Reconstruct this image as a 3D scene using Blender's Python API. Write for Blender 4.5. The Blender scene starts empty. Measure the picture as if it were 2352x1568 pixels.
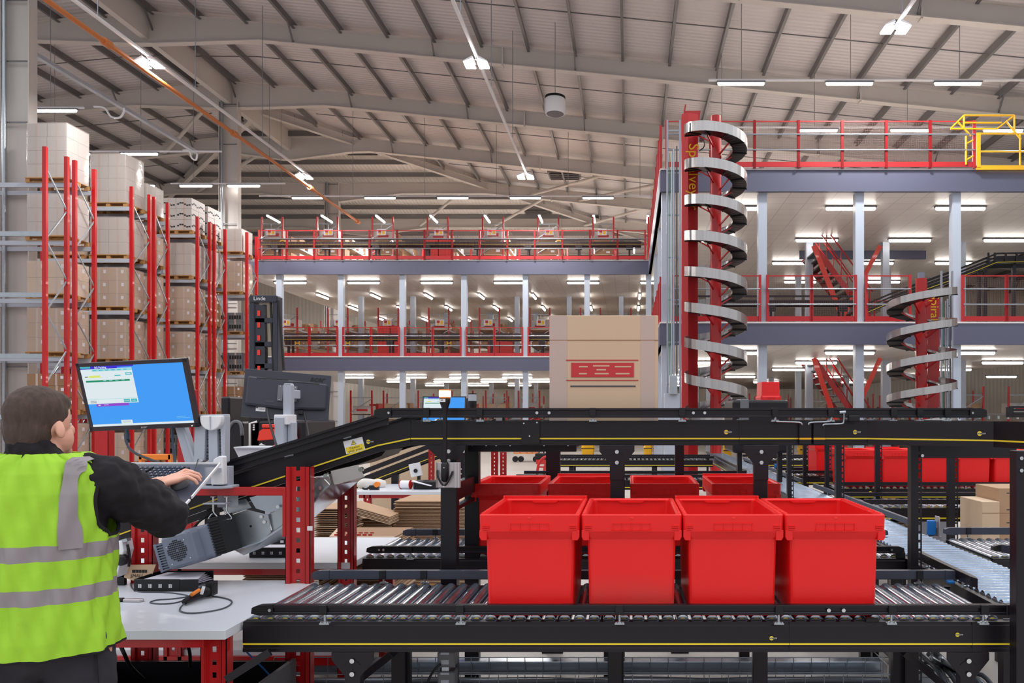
import bpy, bmesh, math, random
from mathutils import Vector, Matrix, Euler
R = math.radians
S = bpy.context.scene
COL = S.collection
random.seed(7)

# ------------------------------------------------------------------ camera, world, exposure
F, CX, CY, EYE = 1769.0, 1445.0, 952.0, 1.6
cam_d = bpy.data.cameras.new('camera'); cam = bpy.data.objects.new('camera', cam_d); COL.objects.link(cam)
cam.location = (0, 0, EYE); cam.rotation_euler = (R(90), 0, 0)
cam_d.sensor_width = 36.0; cam_d.lens = 36.0 * F / 2352.0
cam_d.shift_x = -(CX - 1176.0) / 2352.0; cam_d.shift_y = (CY - 784.0) / 2352.0
cam_d.clip_start = 0.05; cam_d.clip_end = 300
S.camera = cam
wd = bpy.data.worlds.new('hall_ambient_fill'); S.world = wd; wd.use_nodes = True  # ambient fill added for soft light, brighter overhead than at the horizon
wd.node_tree.nodes['Background'].inputs[0].default_value = (0.93, 0.95, 1.0, 1)
wd.node_tree.nodes['Background'].inputs[1].default_value = 1.15
_n = wd.node_tree.nodes; _l = wd.node_tree.links
_tc = _n.new('ShaderNodeTexCoord'); _sp = _n.new('ShaderNodeSeparateXYZ'); _rp = _n.new('ShaderNodeValToRGB')
_l.new(_tc.outputs['Generated'], _sp.inputs[0]); _l.new(_sp.outputs['Z'], _rp.inputs[0])
_e = _rp.color_ramp.elements; _e[0].position = 0.0; _e[0].color = (.42, .42, .44, 1); _e[1].position = 1.0; _e[1].color = (1.35, 1.37, 1.44, 1)
for _p, _v in ((.12, .46), (.35, .75), (.6, 1.25)):
    _x = _e.new(_p); _x.color = (_v * .98, _v * .99, _v * 1.02, 1)
_l.new(_rp.outputs[0], _n['Background'].inputs[0])
S.view_settings.view_transform = 'Standard'; S.view_settings.look = 'None'
S.view_settings.exposure = 0.15; S.view_settings.gamma = 1.0; S.view_settings.use_curve_mapping = False
S.render.engine = 'CYCLES'
S.cycles.use_denoising = True
S.cycles.max_bounces = 6; S.cycles.diffuse_bounces = 4; S.cycles.glossy_bounces = 3
S.cycles.sample_clamp_indirect = 6.0
S.cycles.caustics_reflective = False; S.cycles.caustics_refractive = False

def area(name, loc, sx, sy, power, color=(1, .97, .93), rot=(0, 0, 0)):
    d = bpy.data.lights.new(name, 'AREA'); d.shape = 'RECTANGLE'; d.size = sx; d.size_y = sy
    d.energy = power; d.color = color
    o = bpy.data.objects.new(name, d); COL.objects.link(o); o.location = loc; o.rotation_euler = rot
    return o

# ------------------------------------------------------------------ pixel helpers used only to read sizes off the photo
def X(px, Y): return (px - CX) * Y / F
def Z(py, Y): return EYE - (py - CY) * Y / F
def P(px, py, Y): return Vector((X(px, Y), Y, Z(py, Y)))

# ------------------------------------------------------------------ materials
def s2l(c):
    c = c / 255.0
    return c / 12.92 if c <= .04045 else ((c + .055) / 1.055) ** 2.4
_mats = {}
def mat(name, rgb, rough=.5, metal=0.0, noise=0.0, nscale=8.0, emit=None, estr=0.0, coat=0.0, bump=None, alpha=1.0, spec=.5, stretch=None):
    if name in _mats: return _mats[name]
    m = bpy.data.materials.new(name); m.use_nodes = True
    nt = m.node_tree; b = nt.nodes['Principled BSDF']
    col = tuple(s2l(c) for c in rgb) + (1,)
    b.inputs['Base Color'].default_value = col
    b.inputs['Roughness'].default_value = rough; b.inputs['Metallic'].default_value = metal
    b.inputs['Specular IOR Level'].default_value = spec
    b.inputs['Coat Weight'].default_value = coat
    if alpha < 1: b.inputs['Alpha'].default_value = alpha
    if emit:
        b.inputs['Emission Color'].default_value = tuple(s2l(c) for c in emit) + (1,)
        b.inputs['Emission Strength'].default_value = estr
    if noise or bump:
        tc = nt.nodes.new('ShaderNodeTexCoord'); n = nt.nodes.new('ShaderNodeTexNoise')
        n.inputs['Scale'].default_value = nscale; n.inputs['Detail'].default_value = 4
        src = tc.outputs['Object']
        if stretch:
            mp = nt.nodes.new('ShaderNodeMapping'); mp.inputs['Scale'].default_value = stretch
            nt.links.new(src, mp.inputs[0]); src = mp.outputs[0]
        nt.links.new(src, n.inputs['Vector'])
        if noise:
            mx = nt.nodes.new('ShaderNodeMix'); mx.data_type = 'RGBA'
            mx.inputs[6].default_value = tuple(max(0, c * (1 - noise)) for c in col[:3]) + (1,)
            mx.inputs[7].default_value = tuple(min(1, c * (1 + noise)) for c in col[:3]) + (1,)
            nt.links.new(n.outputs['Fac'], mx.inputs[0]); nt.links.new(mx.outputs[2], b.inputs['Base Color'])
        if bump:
            bp = nt.nodes.new('ShaderNodeBump'); bp.inputs['Strength'].default_value = bump
            bp.inputs['Distance'].default_value = .01
            nt.links.new(n.outputs['Fac'], bp.inputs['Height']); nt.links.new(bp.outputs[0], b.inputs['Normal'])
    _mats[name] = m
    return m
def sheet_mat(name, rgb, axis, pitch, rough=.45, depth=.03):
    """profiled metal sheet: ribs repeat along one axis"""
    m = mat(name, rgb, rough)
    nt = m.node_tree; b = nt.nodes['Principled BSDF']
    tc = nt.nodes.new('ShaderNodeTexCoord'); w = nt.nodes.new('ShaderNodeTexWave'); w.bands_direction = axis
    w.inputs['Scale'].default_value = 0.314159 / pitch * 1.0
    nt.links.new(tc.outputs['Object'], w.inputs['Vector'])
    bp = nt.nodes.new('ShaderNodeBump'); bp.inputs['Strength'].default_value = .55; bp.inputs['Distance'].default_value = depth
    nt.links.new(w.outputs['Fac'], bp.inputs['Height']); nt.links.new(bp.outputs[0], b.inputs['Normal'])
    return m
M = dict(
    red=mat('red_paint', (180, 17, 22), .32, noise=.06, coat=.2),
    tote=mat('red_plastic', (246, 33, 34), .36, noise=.05, nscale=3),
    tote_d=mat('scuffed_red_plastic', (236, 62, 56), .5, noise=.1, nscale=14),
    rail=mat('red_rail_paint', (172, 30, 36), .4),
    orange=mat('orange_pipe', (190, 110, 55), .45),
    orangeb=mat('orange_beam_paint', (235, 130, 40), .45),
    fork=mat('forklift_red', (225, 50, 30), .35, coat=.2),
    black=mat('black_powder_coat', (20, 16, 24), .36, noise=.1, nscale=5, spec=.4),
    black2=mat('black_plastic', (18, 17, 22), .42, spec=.4),
    navy=mat('blue_black_strip', (58, 62, 76), .4),
    slot=mat('dark_groove', (8, 8, 10), .6),
    yel=mat('yellow_line', (232, 206, 48), .4),
    yelp=mat('yellow_paint', (236, 180, 20), .4),
    zinc=mat('galvanised_steel', (178, 186, 194), .32, metal=.85, noise=.12, nscale=12),
    chrome=mat('roller_zinc', (196, 208, 222), .17, metal=.95, noise=.06, nscale=6),
    chromel=mat('lane_roller_zinc', (132, 146, 164), .2, metal=.9, noise=.3, nscale=9),  # darker copy of the roller zinc, tones down overbright lane reflections
    steel=mat('streaked_stainless', (190, 188, 188), .26, metal=.9, noise=.25, nscale=2.2, stretch=(6, 6, .05)),  # vertical streaks in the colour stand in for reflections on the bands
    bolt=mat('bolt_steel', (215, 218, 222), .2, metal=.9),
    alu=mat('aluminium', (196, 190, 192), .35, metal=.6),
    grey=mat('light_grey_paint', (172, 178, 190), .4),
    motor=mat('motor_grey', (116, 124, 142), .4, noise=.05),
    mgrey=mat('mid_grey_plastic', (104, 106, 112), .5),
    beam=mat('slate_blue_steel', (88, 90, 112), .45, noise=.05, nscale=.3),
    deckw=mat('deck_edge_white', (222, 218, 218), .5),
    colm=mat('column_pale_blue', (178, 188, 204), .4),
    frame=mat('warm_grey_steelwork', (196, 190, 186), .5, noise=.04, nscale=.5),
    purlin=mat('dark_purlin_zinc', (110, 108, 110), .45, metal=.3),
    roofs=sheet_mat('roof_liner_sheet', (206, 200, 202), 'Y', .22),
    roofh=sheet_mat('roof_liner_hip', (208, 202, 198), 'X', .22),
    wall=sheet_mat('wall_liner_sheet', (232, 224, 212), 'X', .3),
    soffit=mat('white_soffit', (236, 230, 224), .4),
    deck=mat('deck_board', (196, 188, 180), .7),
    bench=mat('white_laminate', (214, 218, 226), .35, noise=.02),
    card=mat('brown_cardboard', (176, 142, 112), .8, noise=.07, nscale=4),
    card2=mat('pale_cardboard', (204, 178, 150), .8, noise=.06, nscale=4),
    card3=mat('dark_cardboard', (150, 116, 88), .8, noise=.08, nscale=4),
    cardw=mat('white_carton', (186, 180, 178), .6, noise=.04),
    cardr=mat('red_carton', (196, 36, 34), .5, noise=.06),
    cardb=mat('blue_carton', (60, 66, 110), .55),
    tape=mat('parcel_tape', (190, 170, 160), .25),
    wrap=mat('stretch_wrap', (206, 196, 190), .18, alpha=.35, bump=.9, nscale=5),
    wood=mat('pallet_wood', (172, 128, 78), .8, noise=.15),
    hivis=mat('lime_hi_vis', (156, 206, 48), .75, noise=.14, nscale=9, bump=.6),
    tapev=mat('reflective_tape', (142, 134, 138), .42, noise=.05),
    fleece=mat('black_fleece', (26, 22, 28), .95, noise=.2, nscale=12),
    trou=mat('dark_grey_trousers', (44, 42, 50), .9, noise=.2, nscale=9),
    skin=mat('skin', (226, 168, 146), .5, noise=.05, nscale=14),
    hair=mat('brown_hair', (72, 56, 50), .8, noise=.6, nscale=70, stretch=(1, 1, .25), bump=.7),
    wire=mat('wire_zinc', (150, 156, 166), .35, metal=.7),
    wirer=mat('wire_red', (150, 104, 98), .5),
    cable=mat('black_cable', (20, 20, 24), .5),
    cableg=mat('grey_cable', (72, 76, 84), .5),
    white=mat('white_plastic', (228, 228, 232), .4),
    paper=mat('white_paper', (226, 224, 236), .7),
    tag=mat('manila_tag', (214, 180, 146), .75),
    blue=mat('blue_plastic', (20, 110, 190), .4),
    green=mat('green_plastic', (40, 150, 90), .5),
    glassg=mat('clear_hood', (190, 210, 206), .12, alpha=.45),
    text_k=mat('black_print', (28, 26, 30), .6),
    text_w=mat('white_print', (225, 225, 228), .5),
    text_g=mat('grey_print', (60, 62, 72), .5),
    text_y=mat('yellow_print', (240, 190, 30), .5),
    text_r=mat('red_print', (188, 48, 52), .6),
    mon=mat('monitor_shell', (44, 46, 60), .45),
    bezel=mat('monitor_bezel', (44, 34, 42), .4),
    lampw=mat('lit_tube', (255, 255, 255), .4, emit=(255, 246, 236), estr=19.0),
    lampf=mat('lit_highbay', (255, 255, 255), .4, emit=(255, 252, 250), estr=20.0),
    lampo=mat('lit_beacon', (255, 235, 215), .4, emit=(255, 226, 196), estr=2.2),
    lampy=mat('lit_orange', (255, 150, 30), .4, emit=(255, 160, 40), estr=1.5),
    scr_b=mat('screen_blue', (0, 0, 0), .4, emit=(62, 150, 238), estr=.95, spec=.2),
    scr_w=mat('screen_white', (0, 0, 0), .4, emit=(214, 226, 230), estr=.95, spec=.2),
    scr_n=mat('screen_navy', (0, 0, 0), .4, emit=(56, 44, 200), estr=.95, spec=.2),
    scr_t=mat('screen_teal', (0, 0, 0), .4, emit=(70, 180, 190), estr=.9, spec=.2),
    scr_l=mat('screen_pale_teal', (0, 0, 0), .4, emit=(150, 214, 220), estr=.9, spec=.2),
    scr_g=mat('screen_green', (0, 0, 0), .4, emit=(24, 140, 100), estr=.9, spec=.2),
    scr_y=mat('screen_yellow', (0, 0, 0), .4, emit=(216, 226, 110), estr=.9, spec=.2),
    scr_p=mat('screen_purple', (0, 0, 0), .4, emit=(140, 70, 200), estr=.9, spec=.2),
    floor=mat('concrete_floor', (176, 170, 164), .45, noise=.08, nscale=1.2),
    duct=mat('duct_zinc', (176, 186, 198), .22, metal=.8, noise=.1, nscale=5),
    foam=mat('foam_white', (222, 218, 212), .9),
)

def thin_plastic(m, w):
    """let part of the light through the wall of the moulding"""
    nt = m.node_tree; b = nt.nodes['Principled BSDF']; out = [n for n in nt.nodes if n.type == 'OUTPUT_MATERIAL'][0]
    tr = nt.nodes.new('ShaderNodeBsdfTranslucent'); mx = nt.nodes.new('ShaderNodeMixShader'); mx.inputs[0].default_value = w
    tr.inputs[0].default_value = tuple(b.inputs['Base Color'].default_value)
    nt.links.new(b.outputs[0], mx.inputs[1]); nt.links.new(tr.outputs[0], mx.inputs[2]); nt.links.new(mx.outputs[0], out.inputs[0])
thin_plastic(M['tote'], .16)
# ------------------------------------------------------------------ mesh builder
class MB:
    def __init__(s): s.v = []; s.f = []; s.mi = []; s.m = 0; s.mats = []; s.sm = []
    def use(s, key):
        mm = M[key] if isinstance(key, str) else key
        if mm not in s.mats: s.mats.append(mm)
        s.m = s.mats.index(mm); return s
    def add(s, vs, fs, smooth=False):
        o = len(s.v); s.v += [tuple(p) for p in vs]
        for f in fs: s.f.append(tuple(o + i for i in f)); s.mi.append(s.m); s.sm.append(smooth)
        return s
    def hexa(s, p):
        return s.add(p, [(0, 3, 2, 1), (4, 5, 6, 7), (0, 1, 5, 4), (1, 2, 6, 5), (2, 3, 7, 6), (3, 0, 4, 7)])
    def box(s, x0, x1, y0, y1, z0, z1):
        if x0 > x1: x0, x1 = x1, x0
        if y0 > y1: y0, y1 = y1, y0
        if z0 > z1: z0, z1 = z1, z0
        return s.hexa([(x0, y0, z0), (x1, y0, z0), (x1, y1, z0), (x0, y1, z0), (x0, y0, z1), (x1, y0, z1), (x1, y1, z1), (x0, y1, z1)])
    def cbox(s, c, d): return s.box(c[0] - d[0] / 2, c[0] + d[0] / 2, c[1] - d[1] / 2, c[1] + d[1] / 2, c[2] - d[2] / 2, c[2] + d[2] / 2)
    def bar(s, p, q, w, h, up=(0, 0, 1)):
        p, q = Vector(p), Vector(q); d = (q - p).normalized(); u = Vector(up)
        if abs(d.dot(u)) > .99: u = Vector((0, 1, 0))
        a = d.cross(u).normalized() * w / 2; b = a.cross(d).normalized() * h / 2
        return s.hexa([p - a - b, p + a - b, q + a - b, q - a - b, p - a + b, p + a + b, q + a + b, q - a + b])
    def tube(s, p, q, r, n=10, r2=None, cap=True):
        p, q = Vector(p), Vector(q); d = (q - p).normalized(); r2 = r if r2 is None else r2
        u = Vector((0, 0, 1)) if abs(d.z) < .9 else Vector((1, 0, 0))
        a = d.cross(u).normalized(); b = d.cross(a)
        vs = []
        for c, rr in ((p, r), (q, r2)):
            for i in range(n):
                t = 2 * math.pi * i / n; vs.append(c + (a * math.cos(t) + b * math.sin(t)) * rr)
        s.add(vs, [(i, (i + 1) % n, n + (i + 1) % n, n + i) for i in range(n)], True)
        if cap:
            s.add(vs[:n], [tuple(range(n - 1, -1, -1))]); s.add(vs[n:], [tuple(range(n))])
        return s
    def path(s, pts, r, n=8, smooth=4):
        pts = [Vector(p) for p in pts]
        if smooth > 1 and len(pts) > 2:
            out = []
            for i in range(len(pts) - 1):
                p0 = pts[max(i - 1, 0)]; p1 = pts[i]; p2 = pts[i + 1]; p3 = pts[min(i + 2, len(pts) - 1)]
                for k in range(smooth):
                    t = k / smooth
                    out.append(.5 * ((2 * p1) + (p2 - p0) * t + (2 * p0 - 5 * p1 + 4 * p2 - p3) * t * t + (3 * p1 - p0 - 3 * p2 + p3) * t ** 3))
            out.append(pts[-1]); pts = out
        vs = []; a = None
        for i, p in enumerate(pts):
            d = (pts[min(i + 1, len(pts) - 1)] - pts[max(i - 1, 0)]).normalized()
            if a is None:
                u = Vector((0, 0, 1)) if abs(d.z) < .9 else Vector((1, 0, 0)); a = d.cross(u).normalized()
            else:
                a = (a - d * a.dot(d)).normalized()
            b = d.cross(a)
            for k in range(n):
                t = 2 * math.pi * k / n; vs.append(p + (a * math.cos(t) + b * math.sin(t)) * r)
        fs = [(i * n + k, i * n + (k + 1) % n, (i + 1) * n + (k + 1) % n, (i + 1) * n + k) for i in range(len(pts) - 1) for k in range(n)]
        fs.append(tuple(range(n - 1, -1, -1))); fs.append(tuple(len(vs) - n + k for k in range(n)))
        return s.add(vs, fs, True)
    def prism(s, poly, axis, a, b):
        """extrude a 2D outline; axis x: (y,z), y: (x,z), z: (x,y)"""
        f = {'x': lambda p, t: (t, p[0], p[1]), 'y': lambda p, t: (p[0], t, p[1]), 'z': lambda p, t: (p[0], p[1], t)}[axis]
        n = len(poly); vs = [f(p, a) for p in poly] + [f(p, b) for p in poly]
        return s.add(vs, [tuple(range(n - 1, -1, -1)), tuple(range(n, 2 * n))] + [(i, (i + 1) % n, n + (i + 1) % n, n + i) for i in range(n)])
    def lathe(s, prof, c=(0, 0, 0), n=16, axis='z'):
        vs = []
        for r, h in prof:
            for i in range(n):
                t = 2 * math.pi * i / n; x, y = r * math.cos(t), r * math.sin(t)
                p = {'z': (x, y, h), 'y': (x, h, y), 'x': (h, x, y)}[axis]
                vs.append((p[0] + c[0], p[1] + c[1], p[2] + c[2]))
        m = len(prof)
        fs = [(j * n + i, j * n + (i + 1) % n, (j + 1) * n + (i + 1) % n, (j + 1) * n + i) for j in range(m - 1) for i in range(n)]
        s.add(vs, fs, True)
        s.add(vs[:n], [tuple(range(n - 1, -1, -1))]); s.add(vs[-n:], [tuple(range(n))])
        return s
    def rings(s, rings, close=True, smooth=True):
        n = len(rings[0]); vs = [p for r in rings for p in r]
        fs = [(j * n + i, j * n + (i + 1) % n, (j + 1) * n + (i + 1) % n, (j + 1) * n + i) for j in range(len(rings) - 1) for i in range(n)]
        s.add(vs, fs, smooth)
        if close:
            s.add(rings[0], [tuple(range(n - 1, -1, -1))]); s.add(rings[-1], [tuple(range(n))])
        return s
    def quad(s, a, b, c, d): return s.add([a, b, c, d], [(0, 1, 2, 3)])
    def xf(s, mtx, start=0):
        s.v[start:] = [tuple(mtx @ Vector(p)) for p in s.v[start:]]; return s
    def build(s, name, parent=None, bevel=0, seg=1, loc=None, recalc=True):
        me = bpy.data.meshes.new(name); me.from_pydata(s.v, [], s.f)
        for mm in s.mats: me.materials.append(mm)
        me.polygons.foreach_set('material_index', s.mi); me.polygons.foreach_set('use_smooth', s.sm)
        if recalc:
            bm = bmesh.new(); bm.from_mesh(me); bmesh.ops.recalc_face_normals(bm, faces=bm.faces); bm.to_mesh(me); bm.free()
        me.update()
        o = bpy.data.objects.new(name, me); COL.objects.link(o)
        if loc is not None: o.location = loc
        if parent is not None: o.parent = parent
        if bevel:
            b = o.modifiers.new('edge', 'BEVEL'); b.width = bevel; b.segments = seg; b.limit_method = 'ANGLE'; b.angle_limit = R(40)
        return o
def mb(key): return MB().use(key)
def rrect(hw, hd, z, r, n=3, cx=0, cy=0):
    out = []
    for sx, sy, a0 in ((1, 1, 0), (-1, 1, 90), (-1, -1, 180), (1, -1, 270)):
        for k in range(n):
            a = R(a0 + 90 * k / (n - 1)); out.append((cx + sx * (hw - r) + r * math.cos(a), cy + sy * (hd - r) + r * math.sin(a), z))
    return out
def thing(name, label, cat, loc=(0, 0, 0), rotz=0, group=None):
    o = bpy.data.objects.new(name, None); o.empty_display_size = .1; COL.objects.link(o)
    o.location = loc; o.rotation_euler = (0, 0, rotz); o['label'] = label; o['category'] = cat
    if group: o['group'] = group
    return o
def tag(o, label, cat, group=None):
    o['label'] = label; o['category'] = cat
    if group: o['group'] = group
    return o
def struct(o): o['kind'] = 'structure'; return o
def kids(o): return list(o.children)
def dup(root, loc=None, rotz=None, label=None, group=None):
    def cp(o, par):
        c = o.copy(); COL.objects.link(c); c.parent = par
        for k in kids(o): cp(k, c)
        return c
    r = cp(root, None)
    if loc is not None: r.location = loc
    if rotz is not None: r.rotation_euler = (0, 0, rotz)
    if label: r['label'] = label
    if group: r['group'] = group
    return r
def pmake(parent, name, builder, bevel=0, label=None, seg=1):
    """build a part whose geometry is given in world coordinates, under a parent placed anywhere without rotation"""
    off = Vector(parent.location); q = parent.parent
    while q is not None: off += Vector(q.location); q = q.parent
    builder.xf(Matrix.Translation(-off))
    o = builder.build(name, parent, bevel, seg)
    if label: o['label'] = label
    return o
_txt = {}
def text_mb(s, body, size, mtx, key, ext=.0006, shear=0, bold=0):
    """flat lettering as mesh; local x right, y up, z out"""
    c = bpy.data.curves.new('lettering', 'FONT'); c.body = body; c.size = size; c.extrude = ext; c.align_x = 'CENTER'; c.align_y = 'CENTER'
    c.shear = shear; c.offset = bold; c.resolution_u = 3
    o = bpy.data.objects.new('lettering', c); COL.objects.link(o)
    dg = bpy.context.evaluated_depsgraph_get(); me = bpy.data.meshes.new_from_object(o.evaluated_get(dg))
    s.use(key); s.add([mtx @ v.co for v in me.vertices], [tuple(p.vertices) for p in me.polygons])
    bpy.data.objects.remove(o); bpy.data.curves.remove(c); bpy.data.meshes.remove(me)
    return s
def face_m(loc, rz=0, tilt=0, roll=0):
    """matrix for lettering that faces -Y when rz=0"""
    return Matrix.Translation(loc) @ Matrix.Rotation(rz, 4, 'Z') @ Matrix.Rotation(R(90) + tilt, 4, 'X') @ Matrix.Rotation(roll, 4, 'Z')
ORD = ['first', 'second', 'third', 'fourth', 'fifth', 'sixth', 'seventh', 'eighth', 'ninth', 'tenth', 'eleventh', 'twelfth', 'thirteenth', 'fourteenth', 'fifteenth', 'sixteenth', 'seventeenth', 'eighteenth', 'nineteenth', 'twentieth']

# ================================================================== building shell
struct(mb('floor').box(-48, 34, -4, 64, -.1, 0).build('floor'))
XR, YR, ZR, SL = -17.6, 36.6, 16.25, .10
def roof_z(x, y):
    return min(ZR - SL * abs(x - XR), ZR - SL * max(0, y - YR))
Y0, YE = 17.5, 62
w_ = MB().use('roofs')
XL, XRt = -44, 33
hL = (XR - (YE - YR), YE); hR = (XR + (YE - YR), YE)
def rp(x, y): return (x, y, roof_z(x, y) + .25)
w_.add([rp(XR, Y0), rp(XRt, Y0), rp(XRt, YE), rp(hR[0], YE), rp(XR, YR)], [(0, 1, 2, 3, 4)])
w_.add([rp(XR, Y0), rp(XR, YR), rp(hL[0], YE), rp(XL, YE), rp(XL, Y0)], [(0, 1, 2, 3, 4)])
w_.use('roofh').add([rp(XR, YR), rp(hR[0], YE), rp(hL[0], YE)], [(0, 1, 2)])
struct(w_.build('ceiling'))
struct(mb('wall').box(XL, XRt, 62, 62.2, 0, 14).build('wall_back'))
struct(mb('wall').box(XL - .2, XL, Y0, 62, 0, 15.5).build('wall_left'))
struct(mb('wall').box(XRt, XRt + .2, Y0, 62, 0, 15.5).build('wall_right'))

def rafter(y):
    b = mb('frame')
    xs = [XL, XR - 4.2, XR - .35, XR + .35, XR + 4.2, XRt]
    if y > YR: xs += [XR - (y - YR), XR + (y - YR)]
    xs = sorted(set(xs + [x for x in range(-40, 33, 8)]))
    def dep(x):
        d = abs(x - XR); return .62 + (.55 * (1 - d / 4.2) if d < 4.2 else 0)
    for a, c in zip(xs, xs[1:]):
        za, zc = roof_z(a, y), roof_z(c, y)
        b.hexa([(a, y - .14, za - .03), (c, y - .14, zc - .03), (c, y + .14, zc - .03), (a, y + .14, za - .03), (a, y - .14, za), (c, y - .14, zc), (c, y + .14, zc), (a, y + .14, za)])
        b.hexa([(a, y - .012, za - dep(a)), (c, y - .012, zc - dep(c)), (c, y + .012, zc - dep(c)), (a, y + .012, za - dep(a)), (a, y - .012, za), (c, y - .012, zc), (c, y + .012, zc), (a, y + .012, za)])
        b.hexa([(a, y - .14, za - dep(a) - .03), (c, y - .14, zc - dep(c) - .03), (c, y + .14, zc - dep(c) - .03), (a, y + .14, za - dep(a) - .03), (a, y - .14, za - dep(a)), (c, y - .14, zc - dep(c)), (c, y + .14, zc - dep(c)), (a, y + .14, za - dep(a))])
    for x in (XR + 13, XR + 26):   # splice plates
        b.box(x - .03, x + .03, y - .13, y + .13, roof_z(x, y) - .7, roof_z(x, y) + .02)
    return struct(b.build('rafter_beam'))
RAF = [22.2, 28.05, 33.95, 39.85, 45.7, 51.6, 57.4]
for y in RAF: rafter(y)
# ridge beam with raised ends between the rafters, on the columns
b = mb('frame')
for a, c in zip([16.3] + RAF, RAF[:4]):
    b.hexa([(XR - .12, a, ZR - 1.0), (XR + .12, a, ZR - 1.0), (XR + .12, c, ZR - 1.0), (XR - .12, c, ZR - 1.0), (XR - .12, a, ZR), (XR + .12, a, ZR), (XR + .12, c, ZR), (XR - .12, c, ZR)])
struct(b.build('ridge_beam'))
# hip beams
for s in (1, -1):
    b = mb('frame'); p = Vector((XR, YR, ZR - .35)); q = Vector((XR + s * 25, YR + 25, ZR - 2.5 - .35))
    b.bar(p, q, .24, .03); b.bar(p + Vector((0, 0, .3)), q + Vector((0, 0, .3)), .03, .6); b.bar(p + Vector((0, 0, .35)), q + Vector((0, 0, .35)), .24, .03)
    struct(b.build('hip_beam'))
# purlins, one object each
k = 0
x = XL + 1
while x < XRt - .5:
    d = abs(x - XR); ye = min(YE, YR + d)
    b = mb('purlin')
    zz = ZR - SL * d + .06
    b.box(x - .035, x + .035, Y0, ye, zz - .11, zz + .13)
    b.box(x - .035, x + .06, Y0, ye, zz - .13, zz - .11)
    # fly braces down to the rafters near the ridge
    for y in RAF:
        if y < ye and int(k) % 3 == 0: b.bar((x, y - .5, zz - .1), (x, y, zz - .7), .05, .05)
    struct(b.build('purlin_beam')); x += 1.71; k += 1
y = YR + 1.2
while y < YE - .5:
    d = y - YR; zz = ZR - SL * d + .06
    struct(mb('purlin').box(XR - d, XR + d, y - .035, y + .035, zz - .13, zz + .13).build('purlin_beam')); y += 1.71
# thin tie rods across purlins
for y in (25.1, 31, 36.9, 42.7):
    b = mb('purlin')
    for x0 in range(-40, 30, 5):
        if abs(x0 + 2.5 - XR) > (y - YR) + 2.5: b.bar((x0, y, roof_z(x0, y) + .02), (x0 + 5, y, roof_z(x0 + 5, y) + .02), .03, .03)
    struct(b.build('tie_rod'))
# cross bracing tubes under the roof
for a, c in (((-6, 45.7), (-1, 39.9)), ((2.5, 39.9), (-3, 45.7)), ((XR - 6.5, 39.9), (XR - .5, 33.9)), ((XR - 8, 45.7), (XR - 1, 39.9)), ((-9, 51.6), (-5, 45.8)), ((-14, 51.6), (-10, 45.8)), ((-3, 51.6), (1, 45.8))):
    p = Vector((a[0], a[1], roof_z(*a) - .5)); q = Vector((c[0], c[1], roof_z(*c) - .5))
    struct(mb('frame').tube(p, q, .09, 8).build('roof_brace'))
# H columns on the ridge line
for y in (22.2, 33.95, 45.7):
    b = mb('frame'); h = ZR - .9
    b.box(XR - .42, XR - .39, y - .16, y + .16, 0, h); b.box(XR + .39, XR + .42, y - .16, y + .16, 0, h); b.box(XR - .4, XR + .4, y - .01, y + .01, 0, h)
    z = 1.2
    while z < h: b.use('purlin').box(XR - .38, XR + .38, y - .15, y - .13, z, z + .04); b.use('frame'); z += 1.75
    b.use('zinc').tube((XR - .25, y - .2, 0), (XR - .25, y - .2, h), .06, 8)
    struct(b.build('column'))
# louvred roof vents in the slope and the hip
for i, (x, y, lab) in enumerate(((-3.6, 42.9, 'dark louvred roof vent in the roof slope right of the ridge'), (-14.5, 41.5, 'dark louvred roof vent above the ridge-line column'), (-6, 50.5, 'dark louvred roof vent deep in the hipped roof end'))):
    z = roof_z(x, y) + .15
    v = mb('purlin').box(x - .9, x + .9, y - .6, y + .6, z - .1, z)
    v.use('slot').box(x - .8, x + .8, y - .5, y + .5, z - .14, z - .1)
    for j in range(4): v.use('purlin').box(x - .8, x + .8, y - .5 + j * .3, y - .44 + j * .3, z - .2, z - .1)
    tag(v.build('roof_vent'), lab, 'roof vent')

# ================================================================== ceiling lights and services
def strip(L=1.4):
    t = thing('strip_light', 'x', 'ceiling light')
    mb('mgrey').box(-L / 2 - .03, L / 2 + .03, -.062, .062, .03, .075).build('housing', t)
    mb('mgrey').box(-.3, -.27, -.02, .02, .075, .09).box(.27, .3, -.02, .02, .075, .09).build('mount', t)
    d = mb('lampw'); rr = []
    for xx, r in ((-L / 2, .02), (-L / 2 + .03, .05), (L / 2 - .03, .05), (L / 2, .02)): rr.append([(xx, r * math.cos(a * math.pi / 4), r * math.sin(a * math.pi / 4)) for a in range(8)])
    d.rings(rr).build('lit_tube', t)
    return t
STRIP = strip(); _first = [STRIP]
def put_strip(x, y, z, rz, label, group, hang=None):
    t = _first.pop() if _first else dup(STRIP)
    t.location = (x, y, z); t.rotation_euler = (0, 0, rz); t['label'] = label; t['group'] = group
    return t
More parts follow.
